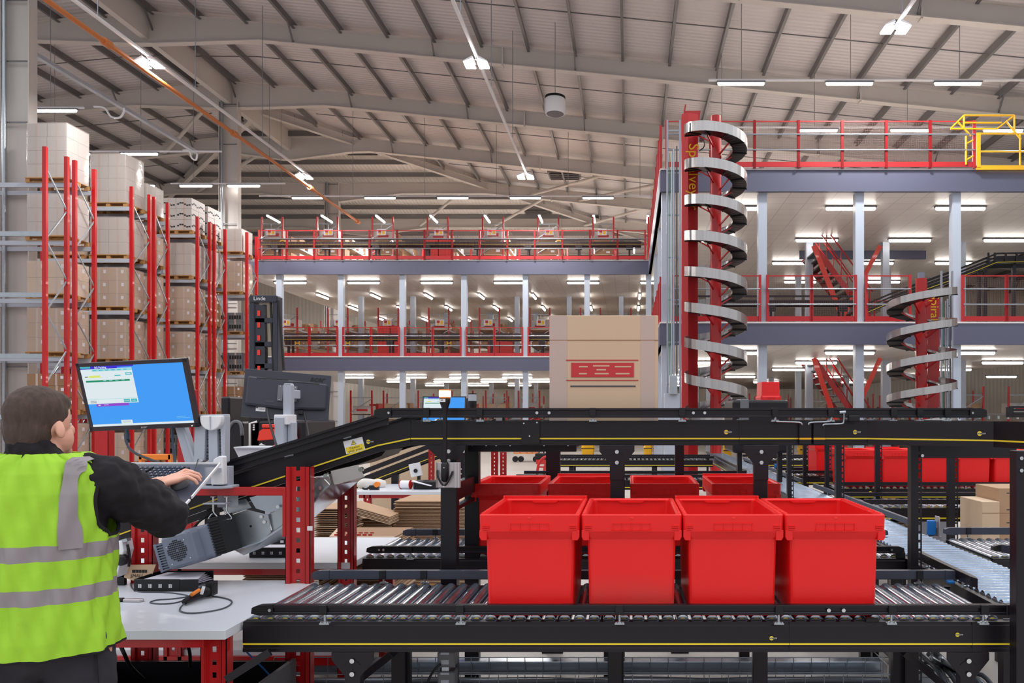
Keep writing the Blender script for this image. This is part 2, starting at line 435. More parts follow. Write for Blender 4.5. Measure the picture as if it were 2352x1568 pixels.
# rows hung below the roof
TR = []
for i in range(6): TR.append((X(706, 35.4) + i * 3.34, 35.4, 11.55))
for i, (x, y, z) in enumerate(TR): put_strip(x, y, z, 0, f'{ORD[i]} lit tube from the left in the row above the far upper deck', 'roof-hung tubes above the far deck')
for i, px in enumerate((318, 450, 560)): put_strip(X(px, 33.6), 33.6, 11.57, 0, f'{ORD[i]} lit tube of the row behind the tallest racking, below the steel rafters', 'roof-hung tubes over the racking')
for i, px in enumerate((164, 320)): put_strip(X(px, 29.5), 29.5, 11.57, 0, ('left' if i == 0 else 'right') + ' lit tube of the pair just above the front rack tops', 'roof-hung tubes over the racking')
put_strip(X(127, 25.3), 25.3, 11.57, 0, 'lone lit tube beside the near white column', 'roof-hung tubes over the racking')
for i in range(3): put_strip(X(1702, 23.3) + i * 3.28, 23.3, 11.6, 0, f'{ORD[i]} lit tube from the left in the rail-hung row above the near top deck', 'tubes over the near top deck')
for i in range(3): put_strip(X(1878, 27.4) + i * 3.3, 27.4, 11.7, 0, f'{ORD[i]} lit tube from the left seen through the top guard rail', 'tubes over the near top deck')
n = 0
for i in range(8):
    for j, (y, z) in enumerate(((39.2, 11.55), (46, 11.4))):
        x = -18.1 + i * 2.72 if j == 0 else -4.5 + i * 2.4
        if j == 1 and i > 2: continue
        put_strip(x, y, z, R(90), f'{ORD[i]} end-on lit tube from the left, {"front" if j == 0 else "rear"} rank above the upper shelving', 'end-on tubes above the upper shelving')
# soffit lights: far wing then near wing, upper and lower storey
for i in range(6): put_strip(X(667, 34.2) + i * 3.25, 34.2, 7.45, 0, f'{ORD[i]} tube from the left along the front of the middle storey soffit', 'middle storey soffit tubes')
for j, y in enumerate((38.2, 42.5, 47.5)):
    for i in range(7):
        put_strip(-15.2 + i * 2.62, y, 7.45, R(90), f'end-on tube {ORD[i]} from the left, {("front", "second", "third")[j]} rank under the middle storey soffit', 'middle storey end-on tubes')
for j, y in enumerate((36.5, 41, 46.5)):
    for i in range(7):
        put_strip(-12.8 + i * 2.5 + j * .6, y, 3.37, 0, f'ground floor tube {ORD[i]} from the left, {("front", "second", "third")[j]} rank under the lower soffit', 'ground floor soffit tubes')
for j, (y, pxs) in enumerate(((21.9, (1695, 1954, 2206)), (25.9, (1640, 1876, 2090, 2308)), (29.8, (1816, 2010, 2190)), (34, (1838, 2030)))):
    for i, px in enumerate(pxs):
        put_strip(X(px, y), y, 7.45, 0, f'near wing upper soffit tube, {ORD[i]} from the left in {ORD[j]} rank back', 'near wing upper soffit tubes')
for j, (y, pxs) in enumerate(((22.1, (1690, 1952, 2229)), (26.3, (1640, 1875, 2303)), (30.3, (1600, 1815, 2003, 2190)), (36, (1700, 1900, 2100, 2300)), (42, (1760, 1960, 2160)))):
    for i, px in enumerate(pxs):
        put_strip(X(px, y), y, 3.37, 0, f'near wing lower soffit tube, {ORD[i]} from the left in {ORD[j]} rank back', 'near wing lower soffit tubes')
# twin high-bay lamps
def highbay():
    t = thing('high_bay_lamp', 'x', 'ceiling light')
    for s in (-1, 1):
        mb('white').prism([(s * .06, .1), (s * .32, .0), (s * .32, .03), (s * .08, .16)], 'y', -.2, .2).build('housing', t)
        mb('wire').box(min(0, s * .14), max(0, s * .14), -.01, .01, .13, .15).box(-.008, .008, -.008, .008, .15, .22).build('hanger', t)
        mb('lampf').box(s * .05 if s > 0 else s * .31, s * .31 if s > 0 else s * .05, -.19, .19, -.03, .0).build('lit_panel', t)
    return t
HB = highbay()
spots = [(-4.1, 20.7, 'twin high-bay lamp on the middle cable rail, nearer of its two'), (-4.1, 30.5, 'twin high-bay lamp at the far end of the middle cable rail'),
         (-12.9, 20.7, 'twin high-bay lamp on the left cable rail, beside the orange sprinkler pipe'), (-12.9, 30.5, 'small far twin high-bay lamp on the left cable rail'),
         (6.5, 18.8, 'twin high-bay lamp hung at upper right over the near deck')]
for x, y, pw in ((-4.1, 40, 1500), (-12.9, 40, 1500), (-4.1, 50, 1500), (-13, 50, 1500), (5, 40, 1200), (8, 28, 900), (12, 22, 700), (-20, 30, 1200), (-24, 22, 900), (5, 50, 1200), (-22, 42, 1200)):  # extra fill lights without lamp bodies, added to brighten the far hall
    area('high_bay_and_fill_light', (x, y, min(11.2, roof_z(x, y) - 2)), .9, .6, pw * .6)
for i, (x, y, lab) in enumerate(spots):
    o = HB if i == 0 else dup(HB)
    o.location = (x, y, 11.0); o['label'] = lab; o['group'] = 'twin high-bay lamps'
    area('high_bay_and_fill_light', (x, y, 10.9), .7, .5, 450)
# cable rails the lamps hang from
for x, y1, lab in ((-4.1, 30.9, 'long white cable rail running back to the middle high-bay lamps'), (-12.9, 31.2, 'long white cable rail running back over the left racking'), (6.62, 19.2, 'short white cable rail above the upper-right lamp')):
    b = mb('white').box(x - .04, x + .04, 9 if x < 6 else 16.5, y1, 11.2, 11.26)
    y = 14.5
    while y < y1:
        if y > 17.6: b.use('wire').tube((x, y, 11.2), (x, y, roof_z(x, y) + .2), .012, 5)
        y += 4.2
    tag(b.build('cable_rail'), lab, 'cable rail')
tag(mb('grey').box(X(0, 22) - .35, X(0, 22) - .2, 9, 32.5, 12.6, 12.72).build('cable_trunking'), 'grey overhead trunking crossing in front of the near white column', 'trunking')
for nm, y, x0, x1, z, lab in (('light_rail', 35.4, -17, 1.0, 11.65, 'thin conduit rail carrying the tube row above the far deck'),
                     ('light_rail', 23.3, 2.4, 13, 11.72, 'thin white rail carrying tubes above the near top deck'),
                     ('light_rail', 27.4, 2.3, 15, 11.82, 'thin white rail seen through the top guard rail'),
                     ('light_rail', 29.5, -23, -15.6, 11.68, 'thin rail with tubes just above the front rack tops'),
                     ('light_rail', 25.3, -20, -17.9, 11.68, 'short rail carrying the lone tube beside the near column'),
                     ('light_rail', 33.6, -20, -15, 11.68, 'thin rail with tubes behind the ridge column')):
    b = mb('white').box(x0, x1, y - .03, y + .03, z - .03, z + .02)
    xx = x0 + 1
    while xx < x1: b.use('wire').tube((xx, y, z), (xx, y, roof_z(xx, y) + .2), .01, 4); xx += 3.3
    tag(b.build(nm), lab, 'light rail')
# orange sprinkler pipes
b = mb('orange').tube((X(500, 24), 9.5, Z(280, 24)), (X(500, 24), 36.5, Z(280, 24)), .06, 8)
sx, sz = X(500, 24), Z(280, 24)
for y in (13, 18.9, 25, 31, 36.4): b.tube((sx, y - .12, sz), (sx, y + .12, sz), .1, 8)
tag(b.build('sprinkler_pipe'), 'orange sprinkler pipe running back beside the left cable rail', 'pipe')
tag(mb('orange').tube((sx, 14.6, sz + .05), (X(700, 14.6), 14.6, sz + .02), .035, 8).build('branch_pipe'), 'thin orange branch pipe running sideways at the very top', 'pipe')
# round fan under the roof
t = thing('roof_fan', 'white cylindrical air fan hanging below the roof over the hall', 'fan', P(1275, 262, 26))
pz = mb('white'); pz.lathe([(.33, 0), (.36, .05), (.36, .46), (.34, .5)], n=20).build('casing', t)
mb('slot').lathe([(.345, .5), (.345, .58), (.3, .6)], n=20).build('top_grille', t)
mb('mgrey').lathe([(.26, -.02), (.3, 0)], n=16).build('nozzle', t)
mb('wire').tube((0, 0, .55), (0, 0, roof_z(X(1275, 26), 26) - Z(262, 26) + .1), .012, 5).build('hanger', t)
# looped white cables at the trunking
for i, pts in enumerate((((215, 245), (240, 248), (255, 268), (275, 270), (284, 258), (285, 248)), ((420, 345), (435, 346), (440, 362), (450, 367), (453, 352)))):
    b = mb('white').path([P(a, c, 24 + 3 * i) for a, c in pts], .03, 6)
    tag(b.build('looped_cable'), ('upper' if i == 0 else 'lower') + ' looped white cable hanging from the grey trunking', 'cable')

# ================================================================== mezzanine decks
H1, H2, BD = 4.06, 8.14, .6
XE = .834; YN, YF = 20.5, 32.6
XW = X(545, YF); XX = 14.5
def deck(h):
    # soffit
    b = mb('soffit')
    b.box(XE, XX, YN + .1, 56, h - BD, h - BD + .04); b.box(XW, XE, YF + .1, 56, h - BD, h - BD + .04)
    struct(b.build('ceiling'))
    b = mb('deck'); b.box(XE, XX, YN + .1, 56, h - .06, h); b.box(XW, XE, YF + .1, 56, h - .06, h)
    struct(b.build('floor'))
    # edge beams
    for nm, a in (('near', (XE, XX, YN, YN + .12)), ('far', (XW, XE - .02, YF, YF + .12)), ('side', (XE - .02, XE + .1, YN + .12, YF))):
        bb = mb('beam').box(a[0], a[1], a[2], a[3], h - BD, h - .03)
        bb.use('deckw').box(a[0], a[1], a[2] - .02, a[3], h - .03, h + .01)
        struct(bb.build('trim_edge_beam'))
    # faint joint lines of the soffit panels
for h in (H1, H2): deck(h)
# soffit joints
nt = M['soffit'].node_tree; tcn = nt.nodes.new('ShaderNodeTexCoord'); br = nt.nodes.new('ShaderNodeTexBrick')
br.offset = 0; br.inputs['Scale'].default_value = 1.0; br.inputs['Brick Width'].default_value = .62; br.inputs['Row Height'].default_value = .62; br.inputs['Mortar Size'].default_value = .012
br.inputs['Color1'].default_value = (.84, .80, .77, 1); br.inputs['Color2'].default_value = (.82, .78, .75, 1); br.inputs['Mortar'].default_value = (.62, .59, .57, 1)
nt.links.new(tcn.outputs['Object'], br.inputs['Vector']); nt.links.new(br.outputs['Color'], nt.nodes['Principled BSDF'].inputs['Base Color'])
# columns (square, pale blue)
def mcol(x, y, w=.23, z0=0, z1=H2 - BD):
    b = mb('colm').box(x - w / 2, x + w / 2, y - w / 2, y + w / 2, z0, z1)
    return struct(b.build('column'))
for i in range(5):
    mcol(X(1752, 20.62) + i * 2.6, 20.75)
for i in range(4): mcol(X(1858, 26.6) + i * 2.63 - (2.63 if i == 3 else 0) * 0, 26.6)
for y in (24.6, 28.6): mcol(XE + .2, y)
mcol(XE + .16, 20.75, .26)
for x in (3.4, 7.2, 11):
    for y in (32.8, 39): mcol(x, y)
for i in range(7): mcol(X(640, 32.72) + i * 2.62, 32.85)
for j, y in enumerate((38.8, 45)):
    for i in range(6): mcol(-13.5 + i * 2.62 + j * .2, y)
# stair opening framing in the upper soffit
struct(mb('beam').box(X(1850, 27), X(2150, 27), 27.9, 28, H2 - BD - .3, H2 - BD).build('trim_stair_opening'))

# guard rails
def rail_panel(w, h=1.24, closed=True):
    t = thing('guard_rail', 'x', 'guard rail')
    b = mb('rail').box(0, w, -.02, .02, .03, .16); b.build('toe_board', t)
    for xx in (0.0, w): mb('rail').box(xx - .035, xx + .035, -.035, .035, 0, h + .02).build('post', t)
    mb('rail').box(0, w, -.015, .015, h - .02, h + .01).build('top_rail', t)
    for z in (.47, .88): mb('wire').tube((0, -.045, z), (w, -.045, z), .021, 8).build('tube_rail', t)
    b = mb('wirer'); n = int(w / .06)
    for i in range(1, n): b.box(w * i / n - .0009, w * i / n + .0009, .0, .003, .16, h)
    for i in range(1, 18): b.box(0, w, .0, .003, .16 + i * .06 - .0009, .16 + i * .06 + .0009)
    b.build('wire_mesh', t)
    return t
RP = rail_panel(1.165); _rp = [RP]
def put_rail(x, y, z, rz, lab, grp):
    o = _rp.pop() if _rp else dup(RP)
    o.location = (x, y, z); o.rotation_euler = (0, 0, rz); o['label'] = lab; o['group'] = grp
    return o
for i in range(8):
    px0 = X(1531, YN) + i * 1.165
    if i < 7 or True:
        if X(2236, YN) - px0 < 1.0: break
        put_rail(px0, YN - .06, H2, 0, f'red mesh guard rail on the near top deck, {ORD[i]} panel from the spiral side', 'near top deck guard rails')
for i in range(14): put_rail(XW + .95 + i * 1.165, YF - .05, H2, 0, f'red mesh guard rail on the far top deck, {ORD[i]} panel from the left', 'far top deck guard rails')
k = 0
for c in range(7):
    for j in range(2):
        x0 = X(640, 32.72) + .13 + c * 2.62 + j * 1.2
        if x0 > XE - 1.1: break
        put_rail(x0, YF + .1, H1, 0, f'red mesh guard rail on the far middle deck, {ORD[k]} panel from the left', 'far middle deck guard rails'); k += 1
for i, px in enumerate((1545, 1645, 1763, 1865, 1990)):
    put_rail(X(px, YN), YN + .02, H1, 0, f'red mesh guard rail on the near middle deck, {ORD[i]} panel from the left', 'near middle deck guard rails')
for i in range(2): put_rail(X(2212, YN) + i * 1.17, YN + .02, H1, 0, ('first' if i == 0 else 'second') + ' red mesh guard rail right of the second spiral, middle deck', 'near middle deck guard rails')
for h, nm in ((H2, 'top'), (H1, 'middle')):
    for i in range(10): put_rail(XE + .02, YN + .3 + i * 1.18, h, R(90), f'red guard rail along the {nm} deck side edge, {ORD[i]} panel back', f'{nm} deck side guard rails')
# yellow pallet gate
t = thing('pallet_gate', 'yellow tubular pallet safety gate on the near top deck', 'safety gate', (X(2242, YN), YN - .1, H2))
def ln(b, a, c, w=.05, Yo=YN - .1): b.tube(P(a[0], a[1], Yo), P(c[0], c[1], Yo), w / 2, 6)
b = mb('yelp'); Yo = YN - .1
b.box(X(2243, Yo), X(2247, Yo) + .05, Yo - .03, Yo + .03, H2, Z(305, Yo)); b.box(X(2243, Yo), X(2400, Yo), Yo - .02, Yo + .02, Z(390, Yo), Z(380, Yo))
pmake(t, 'fixed_frame', b)
b = mb('yelp')
for a, c in (((2245, 307), (2400, 307)), ((2245, 348), (2400, 348)), ((2343, 307), (2343, 380))): ln(b, a, c)
pmake(t, 'lower_barrier', b)
b = mb('yelp')
for a, c in (((2214, 265), (2330, 265)), ((2183, 296), (2290, 296)), ((2183, 296), (2214, 265)), ((2290, 296), (2330, 265)), ((2214, 265), (2214, 296)), ((2330, 265), (2330, 305)), ((2200, 280), (2230, 312)), ((2310, 278), (2345, 320)), ((2219, 312), (2219, 378)), ((2214, 282), (2300, 282)), ((2219, 330), (2235, 322)), ((2219, 368), (2235, 358))): ln(b, a, c)
pmake(t, 'swing_barrier', b)
for i, (px, py) in enumerate(((2239, 305),)): pass

# ================================================================== pallet racking on the left
RX = -15.27
ROWS = [(20.2, 20.98), (21.28, 22.06), (23.73, 24.6), (24.84, 25.57), (27.33, 28.13), (28.43, 29.2), (30.86, 31.66)]
LV = [1.6, 3.2, 4.8, 6.4, 8.0]
rown = ['front', 'second', 'third', 'fourth', 'fifth', 'sixth', 'rearmost']
def upright_frame(y0, y1, h, t, x):
    for y in (y0, y1):
        b = mb('red').box(x - .05, x + .05, y - .04, y + .04, 0, h)
        pmake(t, 'upright', b)
    b = mb('zinc'); z = .5; up = True
    while z + .95 < h:
        a, c = (y0, y1) if up else (y1, y0)
        b.bar((x + .01, a, z), (x + .01, c, z + .95), .03, .03, (1, 0, 0)); z += .95; up = not up
    pmake(t, 'frame_bracing', b)
for r, (y0, y1) in enumerate(ROWS):
    h = 8.62 if r < 6 else 8.9
    t = thing('pallet_rack', f'red and grey pallet rack, {rown[r]} row counted from the camera', 'pallet rack', (RX, y0, 0), group='pallet racks')
    nb = 3 if r in (0, 1, 2) else 2
    for k in range(nb + 1): upright_frame(y0, y1, h, t, RX - .05 - k * 2.75)
    for z in LV:
        for y in ((y0, y1) if r else (y0,)):
            if r == 0 and z > 7: continue
            b = mb('zinc' if r == 0 else 'grey').box(RX - .1 - nb * 2.75, RX - .1, y - .03, y + .03, z - .12, z)
            pmake(t, 'beam', b)
# small sign on the second rack end
tag(mb('paper').box(RX + .01, RX + .4, 20.1, 20.12, 1.38, 1.62).build('rack_sign'), 'small white notice with coloured patches on the front rack upright', 'sign')

def pallet_mb():
    b = mb('wood')
    for y in (-.4, 0, .4): b.box(-.58, .58, y - .05, y + .05, 0, .02)
    for x in (-.53, 0, .53):
        for y in (-.4, 0, .4): b.box(x - .06, x + .06, y - .05, y + .05, .02, .11)
    for y in (-.42, -.21, 0, .21, .42): b.box(-.58, .58, y - .05, y + .05, .11, .135)
    return b
def load(kind, hgt):
    t = thing('pallet_load', 'x', 'pallet load')
    pallet_mb().build('pallet', t)
    key = {'brown': 'card', 'pale': 'card2', 'white': 'cardw', 'paper': 'cardw', 'dark': 'card3', 'crate': 'mgrey'}[kind]
    nx, nz = 2, max(2, round(hgt / .38)); cz = hgt / nz
    me = None
    for i in range(nx):
        for j in range(2):
            for k in range(nz):
                if me is None:
                    b = mb(key).box(-.27, .27, -.215, .215, 0, cz - .008)
                    b.use('tape').box(-.03, .03, -.217, .217, .0, cz - .006)
                    if kind in ('brown', 'dark', 'pale'): b.use('paper').box(.12, .2, -.219, -.214, cz * .55, cz * .8).box(.268, .274, -.05, .05, cz * .5, cz * .75)
                    if kind == 'paper':
                        for q in range(6): b.use('text_k').box(-.24 + q * .08, -.17 + q * .08, -.219, -.214, cz * (.35 + .12 * math.sin(q * 1.1)), cz * (.48 + .12 * math.sin(q * 1.1)))
                        for q in range(4): b.use('text_k').box(.268, .274, -.2 + q * .1, -.11 + q * .1, cz * (.35 + .12 * math.sin(q * 1.3)), cz * (.48 + .12 * math.sin(q * 1.3)))
                    if kind == 'crate':
                        for q in range(5): b.use('slot').box(-.24 + q * .1, -.17 + q * .1, -.219, -.214, cz * .3, cz * .7)
                    o = b.build('carton', t); me = o.data
                else:
                    o = bpy.data.objects.new('carton', me); COL.objects.link(o); o.parent = t
                o.location = (-.275 + i * .55 + random.uniform(-.008, .008), -.22 + j * .44, .137 + k * cz)
    if kind in ('white', 'brown', 'pale'):
        b = MB().use('wrap'); rr = [rrect(.565, .455, z, .04, 3) for z in (.12, .137 + hgt * .35, .137 + hgt * .7, .15 + hgt)]
        b.rings(rr, close=False); b.build('stretch_wrap', t)
    return t
PROT = {}
def put_load(kind, hgt, x, y, z, lab):
    key = (kind, hgt)
    if key not in PROT: PROT[key] = load(kind, hgt); o = PROT[key]
    else: o = dup(PROT[key])
    o.location = (x, y, z); o.rotation_euler = (0, 0, random.uniform(-.03, .03)); o['label'] = lab; o['group'] = 'pallet loads in the racking'
    return o
kname = dict(brown='wrapped brown carton', pale='pale carton', white='tall white wrapped', paper='white wave-printed carton', dark='dark brown carton', crate='grey crate')
lvn = ['floor', 'first beam', 'second beam', 'third beam', 'fourth beam', 'top beam']
plan = {1: {0: 'brown', 1: 'dark', 2: 'brown', 3: 'pale', 4: 'white', 5: 'white'},
        2: {0: 'pale brown', 1: 'brown dark', 2: 'brown brown', 3: 'brown brown', 4: 'white pale', 5: 'white pale'},
        3: {0: 'brown pale', 1: 'brown brown', 2: 'brown dark', 3: 'brown brown', 4: 'pale brown', 5: 'white brown'},
        4: {0: 'crate brown', 1: 'brown dark', 2: 'brown pale', 3: 'brown brown', 4: 'white paper', 5: 'paper white'},
        5: {0: 'brown brown', 1: 'brown dark', 2: 'brown pale', 3: 'dark brown', 4: 'white brown', 5: 'paper pale'},
        6: {0: 'brown', 1: 'dark brown', 2: 'crate', 3: 'crate', 4: 'brown', 5: 'white'}}
hts = dict(brown=1.2, pale=.9, white=1.15, paper=1.15, dark=1.0, crate=.75)
for r, lv in plan.items():
    y0, y1 = ROWS[r]
    for l, ks in lv.items():
        for n, k in enumerate(ks.split()):
            z = 0 if l == 0 else LV[l - 1]
            hh = hts[k]
            if l == 5 and k == 'white': hh = 1.5 if r < 3 else .9
            if l == 5 and k == 'pale': hh = .95
            put_load(k, hh, RX - .78 - n * 1.3, (y0 + y1) / 2, z, f'{kname[k]} load on the {lvn[l]} level, {rown[r]} rack row, {"aisle-side" if n == 0 else "second from the aisle"}')

# ================================================================== shelving rows on the far decks and the ground floor
def shelf_unit(L=10.5, h=2.7, levels=(.25, .95, 1.65)):
    t = thing('shelving_row', 'x', 'shelving')
    for y in (0, L / 2, L):
        for x in (-.48, .48): mb('red').box(x - .035, x + .035, y - .03, y + .03, 0, h).build('upright', t)
    b = mb('wire')
    for z in (.3, 1.0, 1.7): b.bar((-.48, -.02, z), (.48, -.02, z + .62), .03, .03)
    b.box(-.48, .48, -.02, .01, h - .35, h - .32).build('end_bracing', t)
    for z in levels:
        b = mb('card2').box(-.46, .46, 0, L, z - .02, z); b.use('grey').box(-.5, -.46, 0, L, z - .07, z).box(.46, .5, 0, L, z - .07, z)
        b.build('shelf', t)
    return t
SU = shelf_unit(); _su = [SU]
_ct = {}
def carton_proto(key, w, d, h):
    k = (key, w, d, h)
    if k not in _ct:
        b = mb(key).box(-w / 2, w / 2, -d / 2, d / 2, 0, h)
        if key in ('card', 'card2', 'card3'):
            b.use('tape').box(-.03, .03, -d / 2 - .002, d / 2 + .002, h * .6, h + .002); b.use('paper').box(w * .15, w * .35, -d / 2 - .004, -d / 2, h * .3, h * .55)
            b.use('card3').box(-w / 2 - .001, w / 2 + .001, -d / 2 - .001, d / 2 + .001, h * .98, h * 1.0 - .002)
        if key == 'cardw': b.use('text_r').box(-w * .3, w * .3, -d / 2 - .003, -d / 2, h * .3, h * .6)
        if key == 'cardr': b.use('slot').box(-w / 2 - .001, w / 2 + .001, -d / 2 - .001, d / 2 + .001, h * .9, h * .93)
        o = b.build('carton'); _ct[k] = o; return o, True
    return _ct[k], False
cn = dict(card='brown carton', card2='pale carton', card3='dark brown carton', cardw='white carton', cardr='red crate', cardb='blue carton')
def put_carton(key, w, d, h, x, y, z, rz, lab, grp):
    o, new = carton_proto(key, w, d, h)
    if not new: o = o.copy(); COL.objects.link(o)
    o.location = (x, y, z); o.rotation_euler = (0, 0, rz); tag(o, lab, 'box', grp); return o
DK = [('upper', H2, [X(625.5 + i * 126.7, 36) for i in range(8)], 36.0), ('middle', H1, [X(660 + i * 116, 37.2) for i in range(8)], 37.2)]
seq = ['card', 'card2', 'cardw', 'card', 'card3', 'card2', 'cardr', 'card', 'cardw', 'card2', 'cardb', 'card']
q = 0
for dn, hz, xs, yf in DK:
    for i, x in enumerate(xs):
        o = _su.pop() if _su else dup(SU)
        o.location = (x, yf, hz); o['label'] = f'{ORD[i]} shelving row from the left on the {dn} far deck'; o['group'] = f'shelving rows on the {dn} far deck'
        for l, z in enumerate((.25, .95, 1.65)):
            for k in range(5):
                key = seq[(q * 7 + i * 3 + l * 5 + k) % 12]; q += 1
                w = (.84 if k == 0 else .42); hh = (.3, .38, .46, .52)[(q + k) % 4]
                if l == 2 and (i + k) % 7 == 0 and k: continue
                put_carton(key, w, .6, hh, x + (0 if k == 0 else .22), yf + .4 + k * .95, hz + z, random.uniform(-.05, .05),
                           f'{cn[key]} {ORD[k]} from the front, {("bottom", "middle", "top")[l]} shelf, {ORD[i]} row, {dn} far deck', f'boxes on the {dn} far deck shelving')
        # white aisle sign
        s = mb('paper').box(-.21, .21, -.01, .01, -.15, .15)
        s.use('wire').box(-.01, .01, .0, .008, 0, 2.36 - 1.98); s.use('text_r').box(-.14, .0, -.014, -.01, -.02, .1); s.use('text_y').box(-.12, -.02, -.014, -.01, -.12, -.03).box(.04, .16, -.014, -.01, -.1, .09)
        o = s.build('aisle_sign', loc=(x + .05 * (1 if i % 2 else -1), yf - .03, hz + 1.98))
        tag(o, f'white aisle sign on the {ORD[i]} shelving row of the {dn} far deck', 'sign', 'aisle signs')
        if dn == 'middle' or i in (0, 3, 5):
            s = mb('yelp').box(-.11, .11, -.01, .01, -.17, .17); s.use('text_k').box(-.06, .06, -.013, -.01, .02, .1).box(-.07, .07, -.013, -.01, -.1, -.04)
            o = s.build('rack_notice', loc=(x + .5, yf - .042, hz + (1.0 if dn == 'middle' else 1.45)))
            tag(o, f'yellow load notice on the {ORD[i]} shelving row of the {dn} far deck', 'sign', 'yellow notices')
# red crate stacks in front of the rows
for dn, hz, px, y, n in (('upper', H2, 1010, 35.2, 6), ('middle', H1, 900, 36.3, 7), ('middle', H1, 1150, 36.3, 4)):
    for s in (-1, 1):
        for k in range(n):
            put_carton('cardr', .56, .5, .24, X(px, y) + s * .3, y, hz + k * .243, 0, f'flat red crate in the {"left" if s < 0 else "right"} stack, {ORD[k]} from the bottom, {dn} far deck{" centre" if px == 1150 else ""}', 'stacked red crates')
# line conveyors behind the far guard rails
def line_conv(name, lab, x0, x1, y, z, d=.55, legs=2.2, grp='deck line conveyors'):
    base = H2 if z > 8 else H1
    t = thing(name, lab, 'conveyor', ((x0 + x1) / 2, y, base), group=grp)
    b = mb('black').box(x0, x1, y, y + .06, z - .15, z).box(x0, x1, y + d - .06, y + d, z - .15, z); pmake(t, 'side_frame', b)
    b = mb('black').box(x0, x1, y - .02, y + .01, z + .08, z + .14); b.use('yel').box(x0, x1, y - .005, y, z - .12, z - .113); pmake(t, 'guide_rail', b)
    b = mb('zinc').box(x0, x1, y + .06, y + d - .06, z - .03, z - .01); pmake(t, 'roller_bed', b)
    x = x0 + .6
    while x < x1:
        b = mb('black').box(x - .04, x + .04, y + .02, y + .09, base, z - .15).box(x - .14, x + .14, y - .01, y + .02, z - .36, z - .15); b.box(x - .04, x + .04, y + d - .09, y + d - .02, base, z - .15)
        pmake(t, 'leg', b); x += legs
    return t
line_conv('line_conveyor', 'long dark conveyor line behind the far top deck guard rail', XW + .6, XE - .3, 33.4, 9.1)
line_conv('line_conveyor', 'long dark conveyor line behind the far middle deck guard rail', XW + 1.2, XE - .3, 33.4, 4.98)
line_conv('line_conveyor', 'dark conveyor line behind the near middle deck guard rail', X(1560, 23.5), X(1990, 23.5), 23.5, 5.1)
# ground floor under the far wing: shelving and racks seen below the lower beam
for i, (px, y) in enumerate(((830, 35), (905, 35.2), (985, 35), (1062, 35.3), (1140, 35), (1215, 35.2), (1290, 35))):
    o = dup(SU, (X(px, y), y, 0), 0, f'ground floor shelving row, {ORD[i]} from the left under the far wing', 'ground floor shelving')
    for l, z in enumerate((.25, .95, 1.65)):
        for k in range(3):
            key = ['cardw', 'cardr', 'card2', 'card', 'cardw', 'card3'][(i * 2 + l * 3 + k) % 6]
            put_carton(key, (.84 if k == 0 else .42), .6, (.35, .45, .5)[(i + k) % 3], X(px, y) + (0 if k == 0 else .22), y + .4 + k * .95, z, 0, f'{cn[key]} {ORD[k]} back on the {("bottom", "middle", "top")[l]} shelf of {ORD[i]} ground floor row', 'ground floor boxes')
# ground floor right: fenced storage and racks
for i, (px, y) in enumerate(((1700, 40), (1790, 42), (1880, 44), (2040, 44), (2230, 30), (2345, 30))):
    o = dup(SU, (X(px, y), y, 0), 0, f'shelving row under the near wing, {ORD[i]} from the left', 'shelving under the near wing')
    for k in range(3):
        key = ['card', 'cardw', 'card3'][(i + k) % 3]
        put_carton(key, .84, .6, .4, X(px, y), y + .4, (.25, .95, 1.65)[k], 0, f'{cn[key]} on the {("bottom", "middle", "top")[k]} shelf of the {ORD[i]} row under the near wing', 'boxes under the near wing')

# ================================================================== spiral conveyors
def helix(t, cx_, cy, Ro, Ri, ztop, pitch, turns, a0, sgn, bandh=.23):
    N = int(turns * 36)
    def pt(r, i, dz): a = a0 + sgn * i * 2 * math.pi / 36; return (cx_ + r * math.cos(a), cy + r * math.sin(a), ztop - pitch * i / 36 + dz)
    so, si, un = mb('steel'), mb('steel'), mb('black')
    for b, r, h0, h1, th in ((so, Ro, 0, bandh, .012), (si, Ri, 0.02, .08, .01)):
        rr = [[pt(r, i, h0), pt(r + th, i, h0), pt(r + th, i, h1), pt(r, i, h1)] for i in range(N + 1)]
        b.rings(rr, smooth=False)
    un.rings([[pt(Ri, i, 0), pt(Ro, i, 0), pt(Ro, i, .03), pt(Ri, i, .03)] for i in range(N + 1)], smooth=False)
    pmake(t, 'outer_guard', so); pmake(t, 'inner_rail', si)
    seam = un.use('slot')
    for i in range(0, N, 4): seam.bar(pt(Ri, i, -.01), pt(Ro + .02, i, -.01), .02, .025)
    pmake(t, 'slat_track', un)
    for k in range(int(turns * 5)):
        i = k * 36 / 5
        b = mb('red').bar((cx_ + .1 * math.cos(a0 + sgn * i * math.pi / 18), cy + .1 * math.sin(a0 + sgn * i * math.pi / 18), ztop - pitch * i / 36 - .22), pt(Ri + .03, i, -.02), .03, .03)
        pmake(t, 'support_arm', b)
def ladder(t, px0, px1, Y, z0, z1, name='cable_ladder'):
    b = mb('wire').box(X(px0, Y) - .02, X(px0, Y) + .02, Y, Y + .05, z0, z1).box(X(px1, Y) - .02, X(px1, Y) + .02, Y, Y + .05, z0, z1)
    z = z0 + .3
    while z < z1: b.box(X(px0, Y), X(px1, Y), Y + .01, Y + .03, z, z + .03); z += 1.0
    xm = (X(px0, Y) + X(px1, Y)) / 2
    for dx, k, rr in ((-.05, 'zinc', .022), (.0, 'zinc', .022), (.07, 'cableg', .018), (-.1, 'green', .007)): b.use(k).tube((xm + dx, Y - .02, z0), (xm + dx, Y - .02, z1 - .7 + dx), rr, 6)
    return b
Y1 = 18.5
t = thing('spiral_conveyor', 'tall spiral conveyor on a red column rising to the near top deck', 'spiral conveyor', (X(1644, Y1), Y1, 0))
cx_ = X(1644, Y1)
